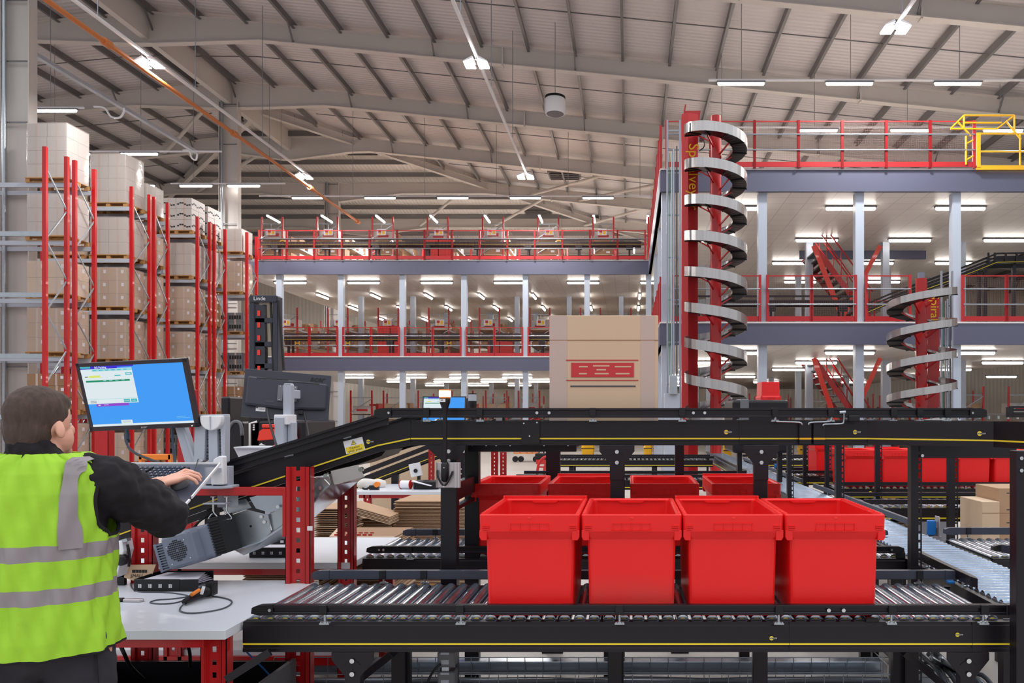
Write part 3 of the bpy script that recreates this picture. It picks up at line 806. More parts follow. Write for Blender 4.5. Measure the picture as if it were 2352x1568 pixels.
helix(t, cx_, Y1, .74, .40, Z(305, Y1), .85, 8.35, R(165), 1)
pmake(t, 'pillar', mb('red').tube((cx_, Y1, 0), (cx_, Y1, Z(268, Y1)), .135, 20))
b = mb('red').prism([(X(1566, 19.0), 19.0), (X(1580, 19.0), 18.9), (X(1603, 19.0), 19.0), (X(1603, 19.0), 19.35), (X(1566, 19.0), 19.35)], 'z', 0, Z(262, 19))
text_mb(b, 'Spiral', .36, face_m((X(1590, 19) + .02, 18.895, Z(370, 19)), roll=R(-90)), 'text_y')
text_mb(b, 'veyor', .36, face_m((X(1590, 19) + .02, 18.895, Z(370, 19) - .82), roll=R(-90)), 'text_y')
pmake(t, 'column', b, label='red column with yellow lettering')
b = mb('rail').prism([(X(1566, 19.2), Z(285, 19.2)), (X(1572, 19.2), Z(247, 19.2)), (X(1611, 19.2), Z(247, 19.2)), (X(1606, 19.2), Z(285, 19.2))], 'y', 19.4, 19.44)
b.hexa([(X(1566, 19.2), 19.0, Z(285, 19.2)), (X(1569, 19.2), 19.0, Z(285, 19.2)), (X(1569, 19.2), 19.4, Z(285, 19.2)), (X(1566, 19.2), 19.4, Z(285, 19.2)), (X(1572, 19.2), 19.0, Z(247, 19.2)), (X(1575, 19.2), 19.0, Z(247, 19.2)), (X(1575, 19.2), 19.4, Z(247, 19.2)), (X(1572, 19.2), 19.4, Z(247, 19.2))])
pmake(t, 'outfeed_chute', b)
b = mb('motor').box(X(1606, 19), X(1616, 19), 18.7, 19, Z(325, 19), Z(308, 19)); b.use('cable').path([(X(1613, 19), 18.7, Z(325, 19)), (X(1615, 19), 18.7, Z(345, 19)), (X(1604, 19), 18.7, Z(356, 19))], .015, 6)
pmake(t, 'drive_motor', b)
o = ladder(None, 1533, 1562, 18.2, 0, Z(275, 18.2)).build('cable_ladder')
tag(o, 'tall galvanised cable ladder with conduits beside the first spiral', 'cable ladder')
t = thing('control_cabinet', 'light grey control cabinet at the foot of the cable ladder', 'cabinet', (X(1548, 17.6), 17.6, 0))
b = mb('grey').box(X(1527, 17.6), X(1562, 17.6), 17.6, 18.1, 0, Z(903, 17.6)); pmake(t, 'body', b, .01)
b = mb('zinc').box(X(1538, 17.5), X(1556, 17.5), 17.5, 17.6, Z(905, 17.5), Z(862, 17.5)); pmake(t, 'duct_cover', b, .01)
b = mb('yel').box(X(1541, 17.5), X(1549, 17.5), 17.58, 17.6, Z(900, 17.5), Z(896, 17.5)); pmake(t, 'warning_label', b)
Y2 = 18.5
t = thing('spiral_conveyor', 'shorter spiral conveyor at the right, ending at the near middle deck', 'spiral conveyor', (X(2116, Y2), Y2, 0))
c2 = X(2116, Y2)
helix(t, c2, Y2, .79, .42, Z(672, Y2), .74, 4.6, R(15), -1, .17)
pmake(t, 'pillar', mb('red').tube((c2, Y2, 0), (c2, Y2, Z(640, Y2)), .135, 20))
pmake(t, 'pillar_cap', mb('motor').tube((c2, Y2, Z(640, Y2)), (c2, Y2, Z(626, Y2)), .08, 14))
b = mb('red').box(X(2131, 19), X(2158, 19), 19, 19.3, 0, Z(676, 19))
text_mb(b, 'Spiralv', .3, face_m((X(2146, 19), 18.995, Z(712, 19)), roll=R(-90)), 'text_y')
pmake(t, 'column', b, label='red column with yellow lettering')
tag(ladder(None, 2163, 2188, 19.2, 0, Z(622, 19.2)).build('cable_ladder'), 'cable ladder with conduits behind the second spiral', 'cable ladder')

# red upturned tote on a dark machine, between the spirals
t = thing('belt_machine', 'dark boxy machine top beyond the upper conveyor', 'machine', (X(1765, 9), 9, 0))
b = mb('black').box(X(1683, 9), X(1812, 9), 9, 9.8, 1.15, Z(918, 9)); pmake(t, 'hood', b, .03, seg=2)
b = mb('mgrey').box(X(1700, 9), X(1720, 9), 8.98, 9.4, 1.4, Z(916, 9)); pmake(t, 'end_cover', b, .01)
b = mb('black').box(X(1700, 9), X(1710, 9), 9.2, 9.3, 0, 1.15).box(X(1795, 9), X(1805, 9), 9.2, 9.3, 0, 1.15); pmake(t, 'leg', b)

# ================================================================== stairs under the near wing
def stairs(lab, zt, zb, Y=25.5):
    t = thing('staircase', lab, 'staircase', (X(1930, Y), Y, zb))
    x0, x1 = X(1872, Y), X(2005, Y); n = 13
    dz = (zt - zb) * .8
    for yy in (Y, Y + 1.7):
        b = mb('red').bar((x0, yy, zt), (x1, yy, zt - dz), .05, .17); pmake(t, 'stringer', b)
    for k in range(n):
        f = (k + .5) / n; xx = x0 + (x1 - x0) * f; zz = zt - dz * f
        b = mb('black').box(xx - .11, xx + .11, Y, Y + 1.7, zz - .03, zz + .02); b.use('wire').box(xx + .09, xx + .11, Y, Y + 1.7, zz - .03, zz + .025)
        pmake(t, 'tread', b)
    b = mb('red')
    for yy in (Y, Y + 1.0):
        b.tube((x0 + .2, yy, zt + .9), (x1, yy, zt - dz + 1.0), .025, 6).tube((x0 + .2, yy, zt + .5), (x1, yy, zt - dz + .55), .02, 6)
        for f in (.2, .45, .7, .95): b.tube((x0 + (x1 - x0) * f, yy, zt - dz * f), (x0 + (x1 - x0) * f, yy, zt - dz * f + 1.0), .02, 6)
    pmake(t, 'handrail', b)
    b = mb('fork')
    b.bar((X(1869, Y - .3), Y - .3, zt + .05), (X(1945, Y - .3), Y - .3, zb + .35), .05, .16).bar((X(2022, Y - .3), Y - .3, zt + .05), (X(1930, Y - .3), Y - .3, zb + .6), .05, .14)
    pmake(t, 'v_brace', b)
    b = mb('red')
    for xx in (x1 + .05, x1 + 1.2):
        for yy in (Y, Y + 1): b.tube((xx, yy, zb), (xx, yy, zb + 1.35), .03, 6)
    for z in (.7, 1.3): b.tube((x1, Y, zb + z), (x1 + 1.2, Y, zb + z), .025, 6).tube((x1 + 1.2, Y, zb + z), (x1 + 2.1, Y, zb + z - .5), .025, 6)
    pmake(t, 'landing_rail', b)
stairs('red staircase with dark treads climbing from the near middle deck', Z(572, 25.5), H1)
stairs('red staircase with dark treads from the ground to the near middle deck', 3.4, 0)

# raised black conveyor on the middle deck at the right
t = thing('incline_conveyor', 'black inclined conveyor climbing across the near middle deck', 'conveyor', (X(2200, 23.2), 23.2, H1))
pts = [(1990, 702), (2060, 672), (2210, 618), (2290, 586), (2400, 584)]
for yy in (23.2, 24.0):
    b = mb('black')
    for a, c in zip(pts, pts[1:]):
        b.bar(P(a[0], a[1] + 14, 23.2) + Vector((0, yy - 23.2, 0)), P(c[0], c[1] + 14, 23.2) + Vector((0, yy - 23.2, 0)), .05, .13)
    pmake(t, 'side_frame', b)
    b = mb('black')
    for a, c in zip(pts, pts[1:]):
        for dy in (-4, 4): b.bar(P(a[0], a[1] + dy, 23.2) + Vector((0, yy - 23.2, 0)), P(c[0], c[1] + dy, 23.2) + Vector((0, yy - 23.2, 0)), .03, .045)
    pmake(t, 'guide_rail', b)
b = mb('yel')
for a, c in zip(pts, pts[1:]): b.bar(P(a[0], a[1] + 16, 23.17), P(c[0], c[1] + 16, 23.17), .005, .015)
pmake(t, 'yellow_stripe', b)
for px, py in ((2062, 686), (2138, 662), (2250, 622), (2264, 618), (2330, 600)):
    b = mb('black').box(X(px, 23.3) - .05, X(px, 23.3) + .05, 23.3, 23.4, H1, Z(py, 23.3)); pmake(t, 'leg', b)
for px in (2270, 2285, 2310, 2335):
    b = mb('black').bar(P(px, 580, 23.15), P(px, 600, 23.15), .06, .03); pmake(t, 'guide_bracket', b)

# ================================================================== floor level clutter in the middle distance
def forklift():
    Y = 12.5
    t = thing('reach_truck', 'black and red reach truck with raised lift mast behind the benches', 'forklift', (X(640, Y), Y, 0))
    b = mb('mon')
    for px in (578, 632): b.box(X(px - 6, Y), X(px + 6, Y), Y, Y + .18, .1, Z(680, Y))
    b.box(X(574, Y), X(636, Y), Y - .02, Y + .16, Z(694, Y), Z(678, Y))
    for py in (735, 790, 840, 890): b.box(X(574, Y), X(636, Y), Y + .02, Y + .12, Z(py + 6, Y), Z(py - 6, Y))
    pmake(t, 'mast', b, .01)
    b = mb('mon').box(X(585, Y), X(606, Y), Y + .02, Y + .06, .5, Z(700, Y))
    for py in (718, 745, 775, 808, 845): b.use('fork').box(X(591, Y), X(597, Y), Y + .0, Y + .02, Z(py + 7, Y), Z(py - 5, Y))
    b.use('text_w'); text_mb(b, 'Linde', .09, face_m((X(598, Y), Y - .03, Z(686, Y))), 'text_w')
    pmake(t, 'mast_plate', b)
    b = mb('slot').bar(P(608, 700, Y + .1), P(612, 900, Y + .1), .05, .05).bar(P(622, 690, Y + .05), P(629, 880, Y), .03, .03).bar(P(640, 690, Y), P(652, 850, Y), .03, .04)
    pmake(t, 'lift_chain', b)
    Y = 12.2
    b = mb('black').box(X(568, Y), X(700, Y), Y, Y + 1.3, .12, Z(965, Y)); b.box(X(568, Y), X(600, Y), Y, Y + 1.2, .1, Z(950, Y)); pmake(t, 'body', b, .04, seg=2)
    b = mb('fork').prism([(X(593, Y), Z(1012, Y)), (X(597, Y), Z(990, Y)), (X(606, Y), Z(984, Y)), (X(640, Y), Z(984, Y)), (X(640, Y), Z(1008, Y))], 'y', Y - .04, Y)
    b.box(X(604, Y), X(640, Y), Y - .05, Y, Z(982, Y), Z(974, Y)).prism([(X(618, Y), Z(1030, Y)), (X(645, Y), Z(1012, Y)), (X(684, Y), Z(1012, Y)), (X(688, Y), Z(1030, Y))], 'y', Y - .04, Y)
    pmake(t, 'red_cover', b, .01)
    b = mb('fork').prism([(X(662, Y), Z(1012, Y)), (X(662, Y), Z(975, Y)), (X(680, Y), Z(982, Y)), (X(686, Y), Z(1012, Y))], 'y', Y - .1, Y - .01)
    b.use('text_w').prism([(X(668, Y), Z(1000, Y)), (X(673, Y), Z(993, Y)), (X(679, Y), Z(1000, Y))], 'y', Y - .105, Y - .1); pmake(t, 'seat_side', b, .02)
    b = mb('text_w').path([P(574, 1025, Y - .05), P(574, 972, Y - .05), P(590, 968, Y - .05)], .02, 5, 1)
    for k in range(3): b.cbox(P(583, 976 + 5 * k, Y - .02), (.025, .02, .025))
    b.use('text_w').prism([(X(596, Y), Z(1022, Y)), (X(602, Y), Z(1017, Y)), (X(606, Y), Z(1020, Y)), (X(612, Y), Z(1022, Y))], 'y', Y - .03, Y - .02)
    pmake(t, 'trim_marks', b)
    for px in (590, 690): pmake(t, 'wheel', mb('black2').tube((X(px, Y), Y - .02, .17), (X(px, Y), Y + .2, .17), .17, 16))
forklift()
def machine_left():
    Y = 13.5
    t = thing('stacker_truck', 'dark stacker truck partly hidden behind the arm of the raised screen', 'forklift', (X(530, Y), Y, 0))
    b = mb('black').box(X(520, Y), X(558, Y), Y, Y + .8, .1, Z(968, Y)); b.use('black').box(X(499, Y), X(520, Y), Y + .1, Y + .9, .1, Z(910, Y)); pmake(t, 'body', b, .03)
    b = mb('mgrey').path([P(520, 1000, Y), P(535, 970, Y), P(552, 972, Y), P(556, 1000, Y)], .03, 6); pmake(t, 'handle', b)
    pmake(t, 'wheel', mb('black2').tube((X(525, Y), Y + .1, .15), (X(525, Y), Y + .3, .15), .15, 14))
machine_left()
# bins and barrows on the floor beyond
def bin_(px0, px1, py, Y, lab, two=False):
    t = thing('yellow_bin', lab, 'bin', (X((px0 + px1) / 2, Y), Y, 0), group='yellow bins on the floor')
    w = X(px1, Y) - X(px0, Y); h = .62
    b = mb('yelp'); b.rings([rrect(w / 2 * f, w / 2 * f, z, .08, 3) for f, z in ((.86, 0), (.94, .2), (1, .22), (1, .3), (.92, .32), (.97, h), (1, h + .02), (.9, h + .02))], smooth=False); b.build('body', t)
    b = mb('slot').box(-w / 2 * .97, w / 2 * .97, -w / 2 - .012, -w / 2 + .02, .24, .27); b.use('yelp').box(-w * .3, w * .3, -w / 2 - .03, -w / 2 + .02, .42, .5).build('front_slot', t)
for a in ((1335, 1366, 1041, 31, 'yellow bin on the floor left of the bracketed conveyor leg'), (1478, 1498, 1042, 31, 'left yellow bin of the pair under the upper conveyor'), (1500, 1519, 1042, 31, 'right yellow bin of the pair under the upper conveyor'), (1660, 1681, 1038, 29, 'small yellow bin beside the far roller lane'), (1833, 1871, 1043, 30, 'yellow bin seen between the slotted posts at the right')): bin_(*a)
tag(mb('grey').box(X(1522, 26), X(1553, 26), 26, 26.5, 0, 1.5).build('floor_cabinet', bevel=.02), 'pale grey floor cabinet right of the yellow bins', 'cabinet')
t = thing('roll_cage', 'red-framed roll cage on castors on the open floor', 'trolley', (X(1210, 26), 26, 0))
b = mb('orangeb').box(X(1180, 26), X(1235, 26), 26, 26.04, .28, .32)
for px in (1180, 1195, 1210, 1222, 1235): b.box(X(px, 26) - .015, X(px, 26) + .015, 26, 26.03, .3, 1.1)
b.box(X(1180, 26), X(1235, 26), 26, 26.03, 1.07, 1.1); pmake(t, 'cage', b)
pmake(t, 'load_box', mb('card').box(X(1183, 26), X(1232, 26), 26.1, 26.6, .33, .95))
for px in (1183, 1196, 1230): pmake(t, 'castor', mb('black2').tube((X(px, 26), 26.02, .1), (X(px, 26), 26.1, .1), .1, 12))
t = thing('tool_case', 'black and red tool case on the floor beside the roll cage', 'tool case', (X(1242, 25), 25, 0))
pmake(t, 'case', mb('black2').box(X(1229, 25), X(1254, 25), 25, 25.4, .14, .34), .02); pmake(t, 'lower_tray', mb('cardr').box(X(1231, 25), X(1253, 25), 24.98, 25.4, .0, .14), .01)
pmake(t, 'carry_handle', mb('black2').path([(X(1236, 25), 25.2, .34), (X(1238, 25), 25.2, .42), (X(1246, 25), 25.2, .42), (X(1248, 25), 25.2, .34)], .02, 6))
t = thing('sack_barrow', 'red tubular barrow handles in front of the far roller conveyor', 'barrow', (X(1245, 17), 17, 0))
b = mb('cardr')
for dx in (0, 16): b.path([P(1233 + dx, 1110, 17), P(1236 + dx, 1070, 17), P(1247 + dx, 1052, 17), P(1262 + dx, 1047, 17)], .03, 8)
b.tube(P(1236, 1072, 17), P(1252, 1072, 17), .02, 6); pmake(t, 'frame', b)
pmake(t, 'wheel', mb('black2').tube((X(1240, 17), 16.9, .12), (X(1240, 17), 17, .12), .12, 12))
# far worker in hi-vis
t = thing('person', 'distant person in a lime hi-vis vest seen between screen and conveyor', 'person', (X(727, 28), 28, 0))
c = Vector((X(727, 28), 28, 0))
b = mb('trou')
def ell(b, x, y, z, rx, ry, rz, n=12):
    rr = []
    for i in range(1, 8):
        a = math.pi * i / 8; rr.append([(x + rx * math.sin(a) * math.cos(2 * math.pi * k / n), y + ry * math.sin(a) * math.sin(2 * math.pi * k / n), z - rz * math.cos(a)) for k in range(n)])
    b.rings(rr); return b
b.tube((c.x - .09, 28, .08), (c.x - .09, 28, .9), .07, 10, .1).tube((c.x + .09, 28, .08), (c.x + .09, 28, .9), .07, 10, .1)
ell(b, c.x, 28, .95, .18, .13, .14); b.use('fleece'); ell(b, c.x, 28, 1.25, .2, .12, .32); b.tube((c.x - .22, 28, 1.42), (c.x - .27, 27.9, .95), .06, 8, .045).tube((c.x + .22, 28, 1.42), (c.x + .27, 27.9, .95), .06, 8, .045)
b.use('skin'); ell(b, c.x, 28, 1.63, .08, .1, .12); ell(b, c.x - .27, 27.9, .88, .03, .04, .07); ell(b, c.x + .27, 27.9, .88, .03, .04, .07); b.tube((c.x, 28, 1.5), (c.x, 28, 1.6), .05, 8)
b.use('black2').box(c.x - .15, c.x - .04, 27.85, 28.1, 0, .09).box(c.x + .04, c.x + .15, 27.85, 28.1, 0, .09)
pmake(t, 'body', b)
b = mb('hair'); ell(b, c.x, 28, 1.69, .088, .105, .09); pmake(t, 'hair', b)
b = mb('hivis'); rr = []
for z, w, d in ((.82, .2, .14), (1.0, .2, .14), (1.25, .22, .14), (1.42, .24, .13), (1.5, .14, .1)): rr.append([(c.x + w * math.cos(a * math.pi / 8), 28 + d * math.sin(a * math.pi / 8), z) for a in range(16)])
b.rings(rr); b.use('tapev')
b.rings([[(c.x + .21 * math.cos(a * math.pi / 8), 28 + .148 * math.sin(a * math.pi / 8), z) for a in range(16)] for z in (1.0, 1.05)], close=False)
for s in (-1, 1): b.box(c.x + s * .12 - .02, c.x + s * .12 + .02, 27.85, 27.87, 1.05, 1.45)
pmake(t, 'hi_vis_vest', b)

# ================================================================== totes
def tote_proto():
    t = thing('tote_box', 'x', 'tote')
    b = mb('tote')
    outer = [rrect(.164, .262, 0, .02, 4), rrect(.169, .268, .004, .02, 4), rrect(.176, .278, .325, .02, 4)]
    inner = [rrect(.176, .278, .335, .02, 4), rrect(.172, .274, .335, .02, 4), rrect(.160, .262, .012, .018, 4)]
    b.rings(outer + inner, smooth=False); b.build('body', t)
    b = mb('tote')
    skirt = [rrect(.179, .281, .31, .02, 4), rrect(.197, .297, .34, .016, 4), rrect(.198, .299, .403, .014, 4), rrect(.196, .297, .407, .014, 4), rrect(.184, .285, .407, .014, 4), rrect(.177, .279, .40, .014, 4), rrect(.174, .276, .325, .018, 4), rrect(.179, .281, .31, .02, 4)]
    b.rings(skirt, close=False, smooth=False)
    # corner brackets hanging below the skirt
    for sx in (-1, 1):
        for sy in (-1, 1):
            b.prism([(sx * .197, .345), (sx * .197, .318), (sx * .190, .305), (sx * .168, .305), (sx * .168, .345)], 'y', sy * .298, sy * .27)
    rim = b.build('rim', t, bevel=.0012)
    for sy in (-1, 1):
        b = mb('tote'); y0 = sy * .2975; y1 = sy * .3025
        for x in (-.075, -.0375, 0, .0375, .075): b.box(x - .0012, x + .0012, y0, y1, .345, .372)
        b.box(-.075, .075, y0, y1, .371, .3735); b.box(-.08, .08, y0, y1 + sy * .002, .3415, .3445)
        b.build('label_pocket', rim)
        for sx in (-1, 1):
            b = mb('tote')
            for k in range(3): b.box(sx * .186, sx * .158, y0, y1 + sy * .0005, .348 + k * .0065, .3515 + k * .0065)
            b.build('grip_ribs', rim)
        b = mb('tote_d').box(-.006, .006, y0, y1, .392, .396); b.build('lid_catch', rim)
        b = mb('tote'); b.prism([(-.13, .048), (-.126, .05), (.126, .05), (.13, .048), (.13, .046), (.126, .048), (-.126, .048), (-.13, .046)], 'y', sy * .2645, sy * .271)
        b.box(-.13, -.127, sy * .262, sy * .269, .004, .048).box(.127, .13, sy * .262, sy * .269, .004, .048); b.build('foot_panel_edge', t)
    b = mb('tote').prism([(-.16, .398), (-.06, .398), (-.05, .39), (.05, .39), (.06, .398), (.16, .398), (.16, .401), (-.16, .401)], 'y', .262, .279); b.build('inner_ledge', t)
    # saw tooth hinge strips on the long rims
    for sx in (-1, 1):
        b = mb('tote_d')
        for k in range(16): b.box(sx * .185, sx * .194, -.27 + k * .034, -.258 + k * .034, .407, .4095)
        b.build('hinge_strip', rim)
    return t
TOTE = tote_proto()
def put_tote(x, y, z, lab, grp, raised=False, first=[True], rz=0):
    if first[0]: o = TOTE; first[0] = False
    else: o = dup(TOTE)
    o.location = (x, y, z); o['label'] = lab; o['group'] = grp; o.rotation_euler = (0, 0, rz)
    if raised: RAISED.append(o)
    return o
RAISED = []
def add_lips():
    for o in RAISED:
        b = mb('tote').box(-.196, .196, .285, .298, .407, .419); b.box(-.196, -.186, .27, .298, .40, .4195).box(.186, .196, .27, .298, .40, .4195)
        b.build('raised_lip', o, bevel=.001)
ZT = .80
for i, x in enumerate((-.393, .010, .411, .813)):
    put_tote(x, 3.332, ZT, ['red tote at the left end of the front row of four', 'scuffed red tote second in the front row, with dirt low on its face', 'red tote third in the front row, between two others', 'red tote at the right end of the front row of four'][i], 'front row totes', i in (0, 2))
for i, px in enumerate((1161, 1338, 1527, 1715)):
    put_tote(X(px, 4.39), 4.69, ZT, ['red tote behind the black posts, left end of the second row', 'second red tote of the row behind, left of the bracketed leg', 'third red tote of the row behind, right of the bracketed leg', 'red tote at the right end of the second row'][i], 'second row totes', i in (1, 3))
# dirt marks on the second front tote: grey-brown scuffs low on its walls
_dm = M['tote'].copy(); _dm.name = 'dirty_red_plastic'; _nt = _dm.node_tree; _b = _nt.nodes['Principled BSDF']
_src = _b.inputs['Base Color'].links[0].from_socket
_t = _nt.nodes.new('ShaderNodeTexCoord'); _s = _nt.nodes.new('ShaderNodeSeparateXYZ'); _nz = _nt.nodes.new('ShaderNodeTexNoise'); _nz.inputs['Scale'].default_value = 9; _nz.inputs['Detail'].default_value = 6
_mr = _nt.nodes.new('ShaderNodeMapRange'); _mr.inputs[1].default_value = .0; _mr.inputs[2].default_value = .17; _mr.inputs[3].default_value = .9; _mr.inputs[4].default_value = 0
_ml = _nt.nodes.new('ShaderNodeMath'); _ml.operation = 'MULTIPLY'; _mx = _nt.nodes.new('ShaderNodeMix'); _mx.data_type = 'RGBA'
_nt.links.new(_t.outputs['Object'], _s.inputs[0]); _nt.links.new(_t.outputs['Object'], _nz.inputs['Vector']); _nt.links.new(_s.outputs['Z'], _mr.inputs[0])
_nt.links.new(_mr.outputs[0], _ml.inputs[0]); _nt.links.new(_nz.outputs['Fac'], _ml.inputs[1]); _nt.links.new(_ml.outputs[0], _mx.inputs[0])
_nt.links.new(_src, _mx.inputs[6]); _mx.inputs[7].default_value = (.36, .10, .08, 1); _nt.links.new(_mx.outputs[2], _b.inputs['Base Color'])
for _o in S.objects:
    if _o.get('label', '').startswith('scuffed red tote'):
        for _k in _o.children:
            if _k.name.startswith('body'): _k.data = _k.data.copy(); _k.data.materials[0] = _dm
# ================================================================== roller conveyors
def roller_mb(L, r=.025, axis='y'):
    b = mb('chrome')
    b.tube((0, 0, 0), (0, L, 0), r, 14) if axis == 'y' else b.tube((0, 0, 0), (L, 0, 0), r, 14)
    b.use('yel')
    b.tube((0, -.004, 0), (0, 0, 0), r * .55, 10) if axis == 'y' else b.tube((-.004, 0, 0), (0, 0, 0), r * .55, 10)
    return b
def add_rollers(t, xs, L, z, y0, key='y', r=.025):
    me = None
    for x in xs:
        if me is None: o = roller_mb(L, r).build('roller', t); me = o.data
        else: o = bpy.data.objects.new('roller', me); COL.objects.link(o); o.parent = t
        o.location = Vector((x, y0, z)) - Vector(t.location)
def side_profile(b, x0, x1, yf, zt, s=1, h=.119):
    """folded side beam running in x; s=+1 front face looks to -y"""
    zb = zt - h
    poly = [(yf, zb), (yf, zb + .014), (yf + s * .004, zb + .017), (yf + s * .004, zb + .026), (yf, zb + .028), (yf, zt - .014), (yf + s * .003, zt - .012), (yf + s * .003, zt), (yf + s * .038, zt), (yf + s * .038, zt - .006), (yf + s * .03, zt - .01), (yf + s * .03, zb)]
    return b.prism(poly, 'x', x0, x1)
def badge(t, px, py, Y, r=.0085, dy=0):
    x, z = X(px, Y), Z(py, Y)
    b = mb('yel').lathe([(r, 0), (r, .001)], (x, Y - .0015 - dy, z), 20, 'y')
    b.use('white').box(x - r * .9, x + r * 2.4, Y - .0025 - dy, Y - .0012 - dy, z - r * .28, z + r * .28)
    text_mb(b, 'INTERROLL', r * .62, face_m((x + r * .7, Y - .0028 - dy, z)), 'text_k', .0002, bold=.0003)
    return pmake(t, 'maker_badge', b)
def guide(t, x0, x1, y, zt, brackets, facing=-1, h=.038, foot=.785, noses=(True, True), bolts=(), slots=True):
    """side guide rail running in x with posts"""
    g = MB().use('black' if slots else 'navy')
    th = .028
    if slots:
        g.prism([(y, zt - h), (y, zt - h + .009), (y + .008, zt - h + .010), (y + .008, zt - .012), (y, zt - .011), (y, zt), (y + th, zt), (y + th, zt - h)], 'x', x0, x1)
        g.use('navy').box(x0, x1, y - .0006, y + .0005, zt - h + .0085, zt - h + .0105)
    else:
        g.box(x0, x1, y, y + th, zt - h, zt)
    rail = pmake(t, 'guide_rail', g, .001)
    for k, (xx, s) in enumerate(((x0, -1), (x1, 1))):
        if noses[k]:
            b = mb('black2' if slots else 'navy').prism([(xx, zt - h - .001), (xx, zt + .001), (xx + s * .055, zt - .001), (xx + s * .082, zt - .010), (xx + s * .085, zt - h + .006), (xx + s * .06, zt - h - .001)], 'y', y - .002, y + th)
            if slots:
                b.use('slot')
                for q in range(3): b.box(xx + s * .024, xx + s * .076, y - .0028, y - .0018, zt - .013 - q * .008, zt - .009 - q * .008)
                b.use('bolt').lathe([(.006, 0), (.005, .003)], (xx + s * .012, y - .005, zt - h / 2), 12, 'y')
            pmake(rail, 'rail_end_cap', b)
    for xx in brackets:
        b = mb('black2').box(xx - .016, xx + .014, y - .008, y + .01, zt - h + .003, zt + .001)
        if slots: pass
        br = pmake(rail, 'rail_clamp', b, .001)
        b = mb('zinc').tube((xx, y + .014, foot), (xx, y + .014, zt - h + .004), .005, 10)
        b.tube((xx, y + .014, foot), (xx, y + .014, foot + .006), .011, 12); b.box(xx - .019, xx + .019, y + .004, y + .026, foot - .004, foot + .002)
        for q in (-.013, .013): b.tube((xx + q, y + .008, foot), (xx + q, y + .008, foot + .006), .004, 8)
        pmake(rail, 'guide_post', b)
    for xx in bolts:
        b = mb('bolt').lathe([(.0075, 0), (.006, .004), (.003, .004)], (xx, y - .006, zt - h / 2), 14, 'y'); pmake(rail, 'rail_bolt', b)
def yplate(t, x, y, zt, foot=0.0, w=.167, leg=.06, bolts=True, drop=.14):
    root_, t = t, pmake(t, 'leg', mb('black').box(x - leg / 2 + .002, x + leg / 2 - .002, y, y + .045, foot, zt), .002)
    b = mb('black').prism([(x - w / 2, zt), (x - w / 2, zt - .03), (x - leg / 2, zt - .03 - (w - leg) * .62), (x - leg / 2, zt - drop - .03), (x + leg / 2, zt - drop - .03), (x + leg / 2, zt - .03 - (w - leg) * .62), (x + w / 2, zt - .03), (x + w / 2, zt)], 'y', y - .006, y)
    pl = pmake(t, 'mounting_plate', b, .001)
    b = mb('slot')
    for k in range(8):
        a0, a1 = R(30 + k * 15), R(45 + k * 15)
        b.bar((x + .036 * math.cos(a0), y - .0066, zt - .068 + .036 * math.sin(a0)), (x + .036 * math.cos(a1), y - .0066, zt - .068 + .036 * math.sin(a1)), .0012, .004, (0, 1, 0))
    pmake(t, 'arc_slot', b)
    for z in (zt - .032, zt - .084):
        pmake(t, 'plate_bolt', mb('bolt').lathe([(.0095, 0), (.0095, .002), (.0065, .003), (.0065, .008), (.003, .008)], (x, y - .0145, z), 14, 'y'))
def plain_leg(t, x, y, zt, w=.066, d=.045, foot=0.0, name='leg'):
    pmake(t, name, mb('black').box(x - w / 2, x + w / 2, y, y + d, foot, zt), .002)
def slotted_leg(t, x, y, z0, z1, w=.05, side=.03, sgn=1, key='black', name='leg'):
    """folded post with a slotted face on one side"""
    b = mb(key).box(x - w / 2, x - w / 2 + w * .55, y, y + .05, z0, z1)
    xs0 = x - w / 2 + w * .55; xs1 = x + w / 2; hw = (xs1 - xs0)
    b.box(xs0, xs0 + hw * .3, y, y + .003, z0, z1).box(xs1 - hw * .3, xs1, y, y + .003, z0, z1)
    z = z0
    while z < z1: b.box(xs0 + hw * .3, xs1 - hw * .3, y, y + .003, z, min(z + .014, z1)); z += .045
    pmake(t, name, b)
def brace(t, p, q, w=.035, name='brace'):
    b = mb('black').bar(p, q, .03, w, (0, 1, 0)); pmake(t, name, b, .001)

def roller_conveyor(lab, x0, x1, yf, w=.62, ends=(True, True), pitch=.059, zt=.782, rng=None, grp=None):
    t = thing('roller_conveyor', lab, 'conveyor', ((x0 + x1) / 2, yf, 0), group=grp)
    b = side_profile(mb('black'), x0, x1, yf, zt); pmake(t, 'side_frame', b, .0008)
    pmake(t, 'yellow_stripe', mb('yel').box(x0, x1, yf - .0012, yf + .001, zt - .0905, zt - .0835))
    b = side_profile(mb('black'), x0, x1, yf + w + .04, zt, -1); pmake(t, 'side_frame', b)
    for yy in (yf + .03, yf + w - .0):
        b = mb('purlin'); x = x0
        while x < x1 - .03: b.box(x + .01, x + .045, yy, yy + .006, zt - .004, zt + .004); x += pitch
        b.use('black').box(x0, x1, yy, yy + .008, zt - .006, zt + .0005); pmake(t, 'roller_seat_strip', b)
    a, c = rng or (x0 + .03, x1 - .02)
    n = int((c - a) / pitch)
    add_rollers(t, [a + k * pitch for k in range(n + 1)], w - .04, zt - .007, yf + .042)
    x = x0 + .5
    while x < x1 - .2: pmake(t, 'cross_tie', mb('black').box(x, x + .04, yf + .03, yf + w, zt - .11, zt - .07)); x += .9
    return t
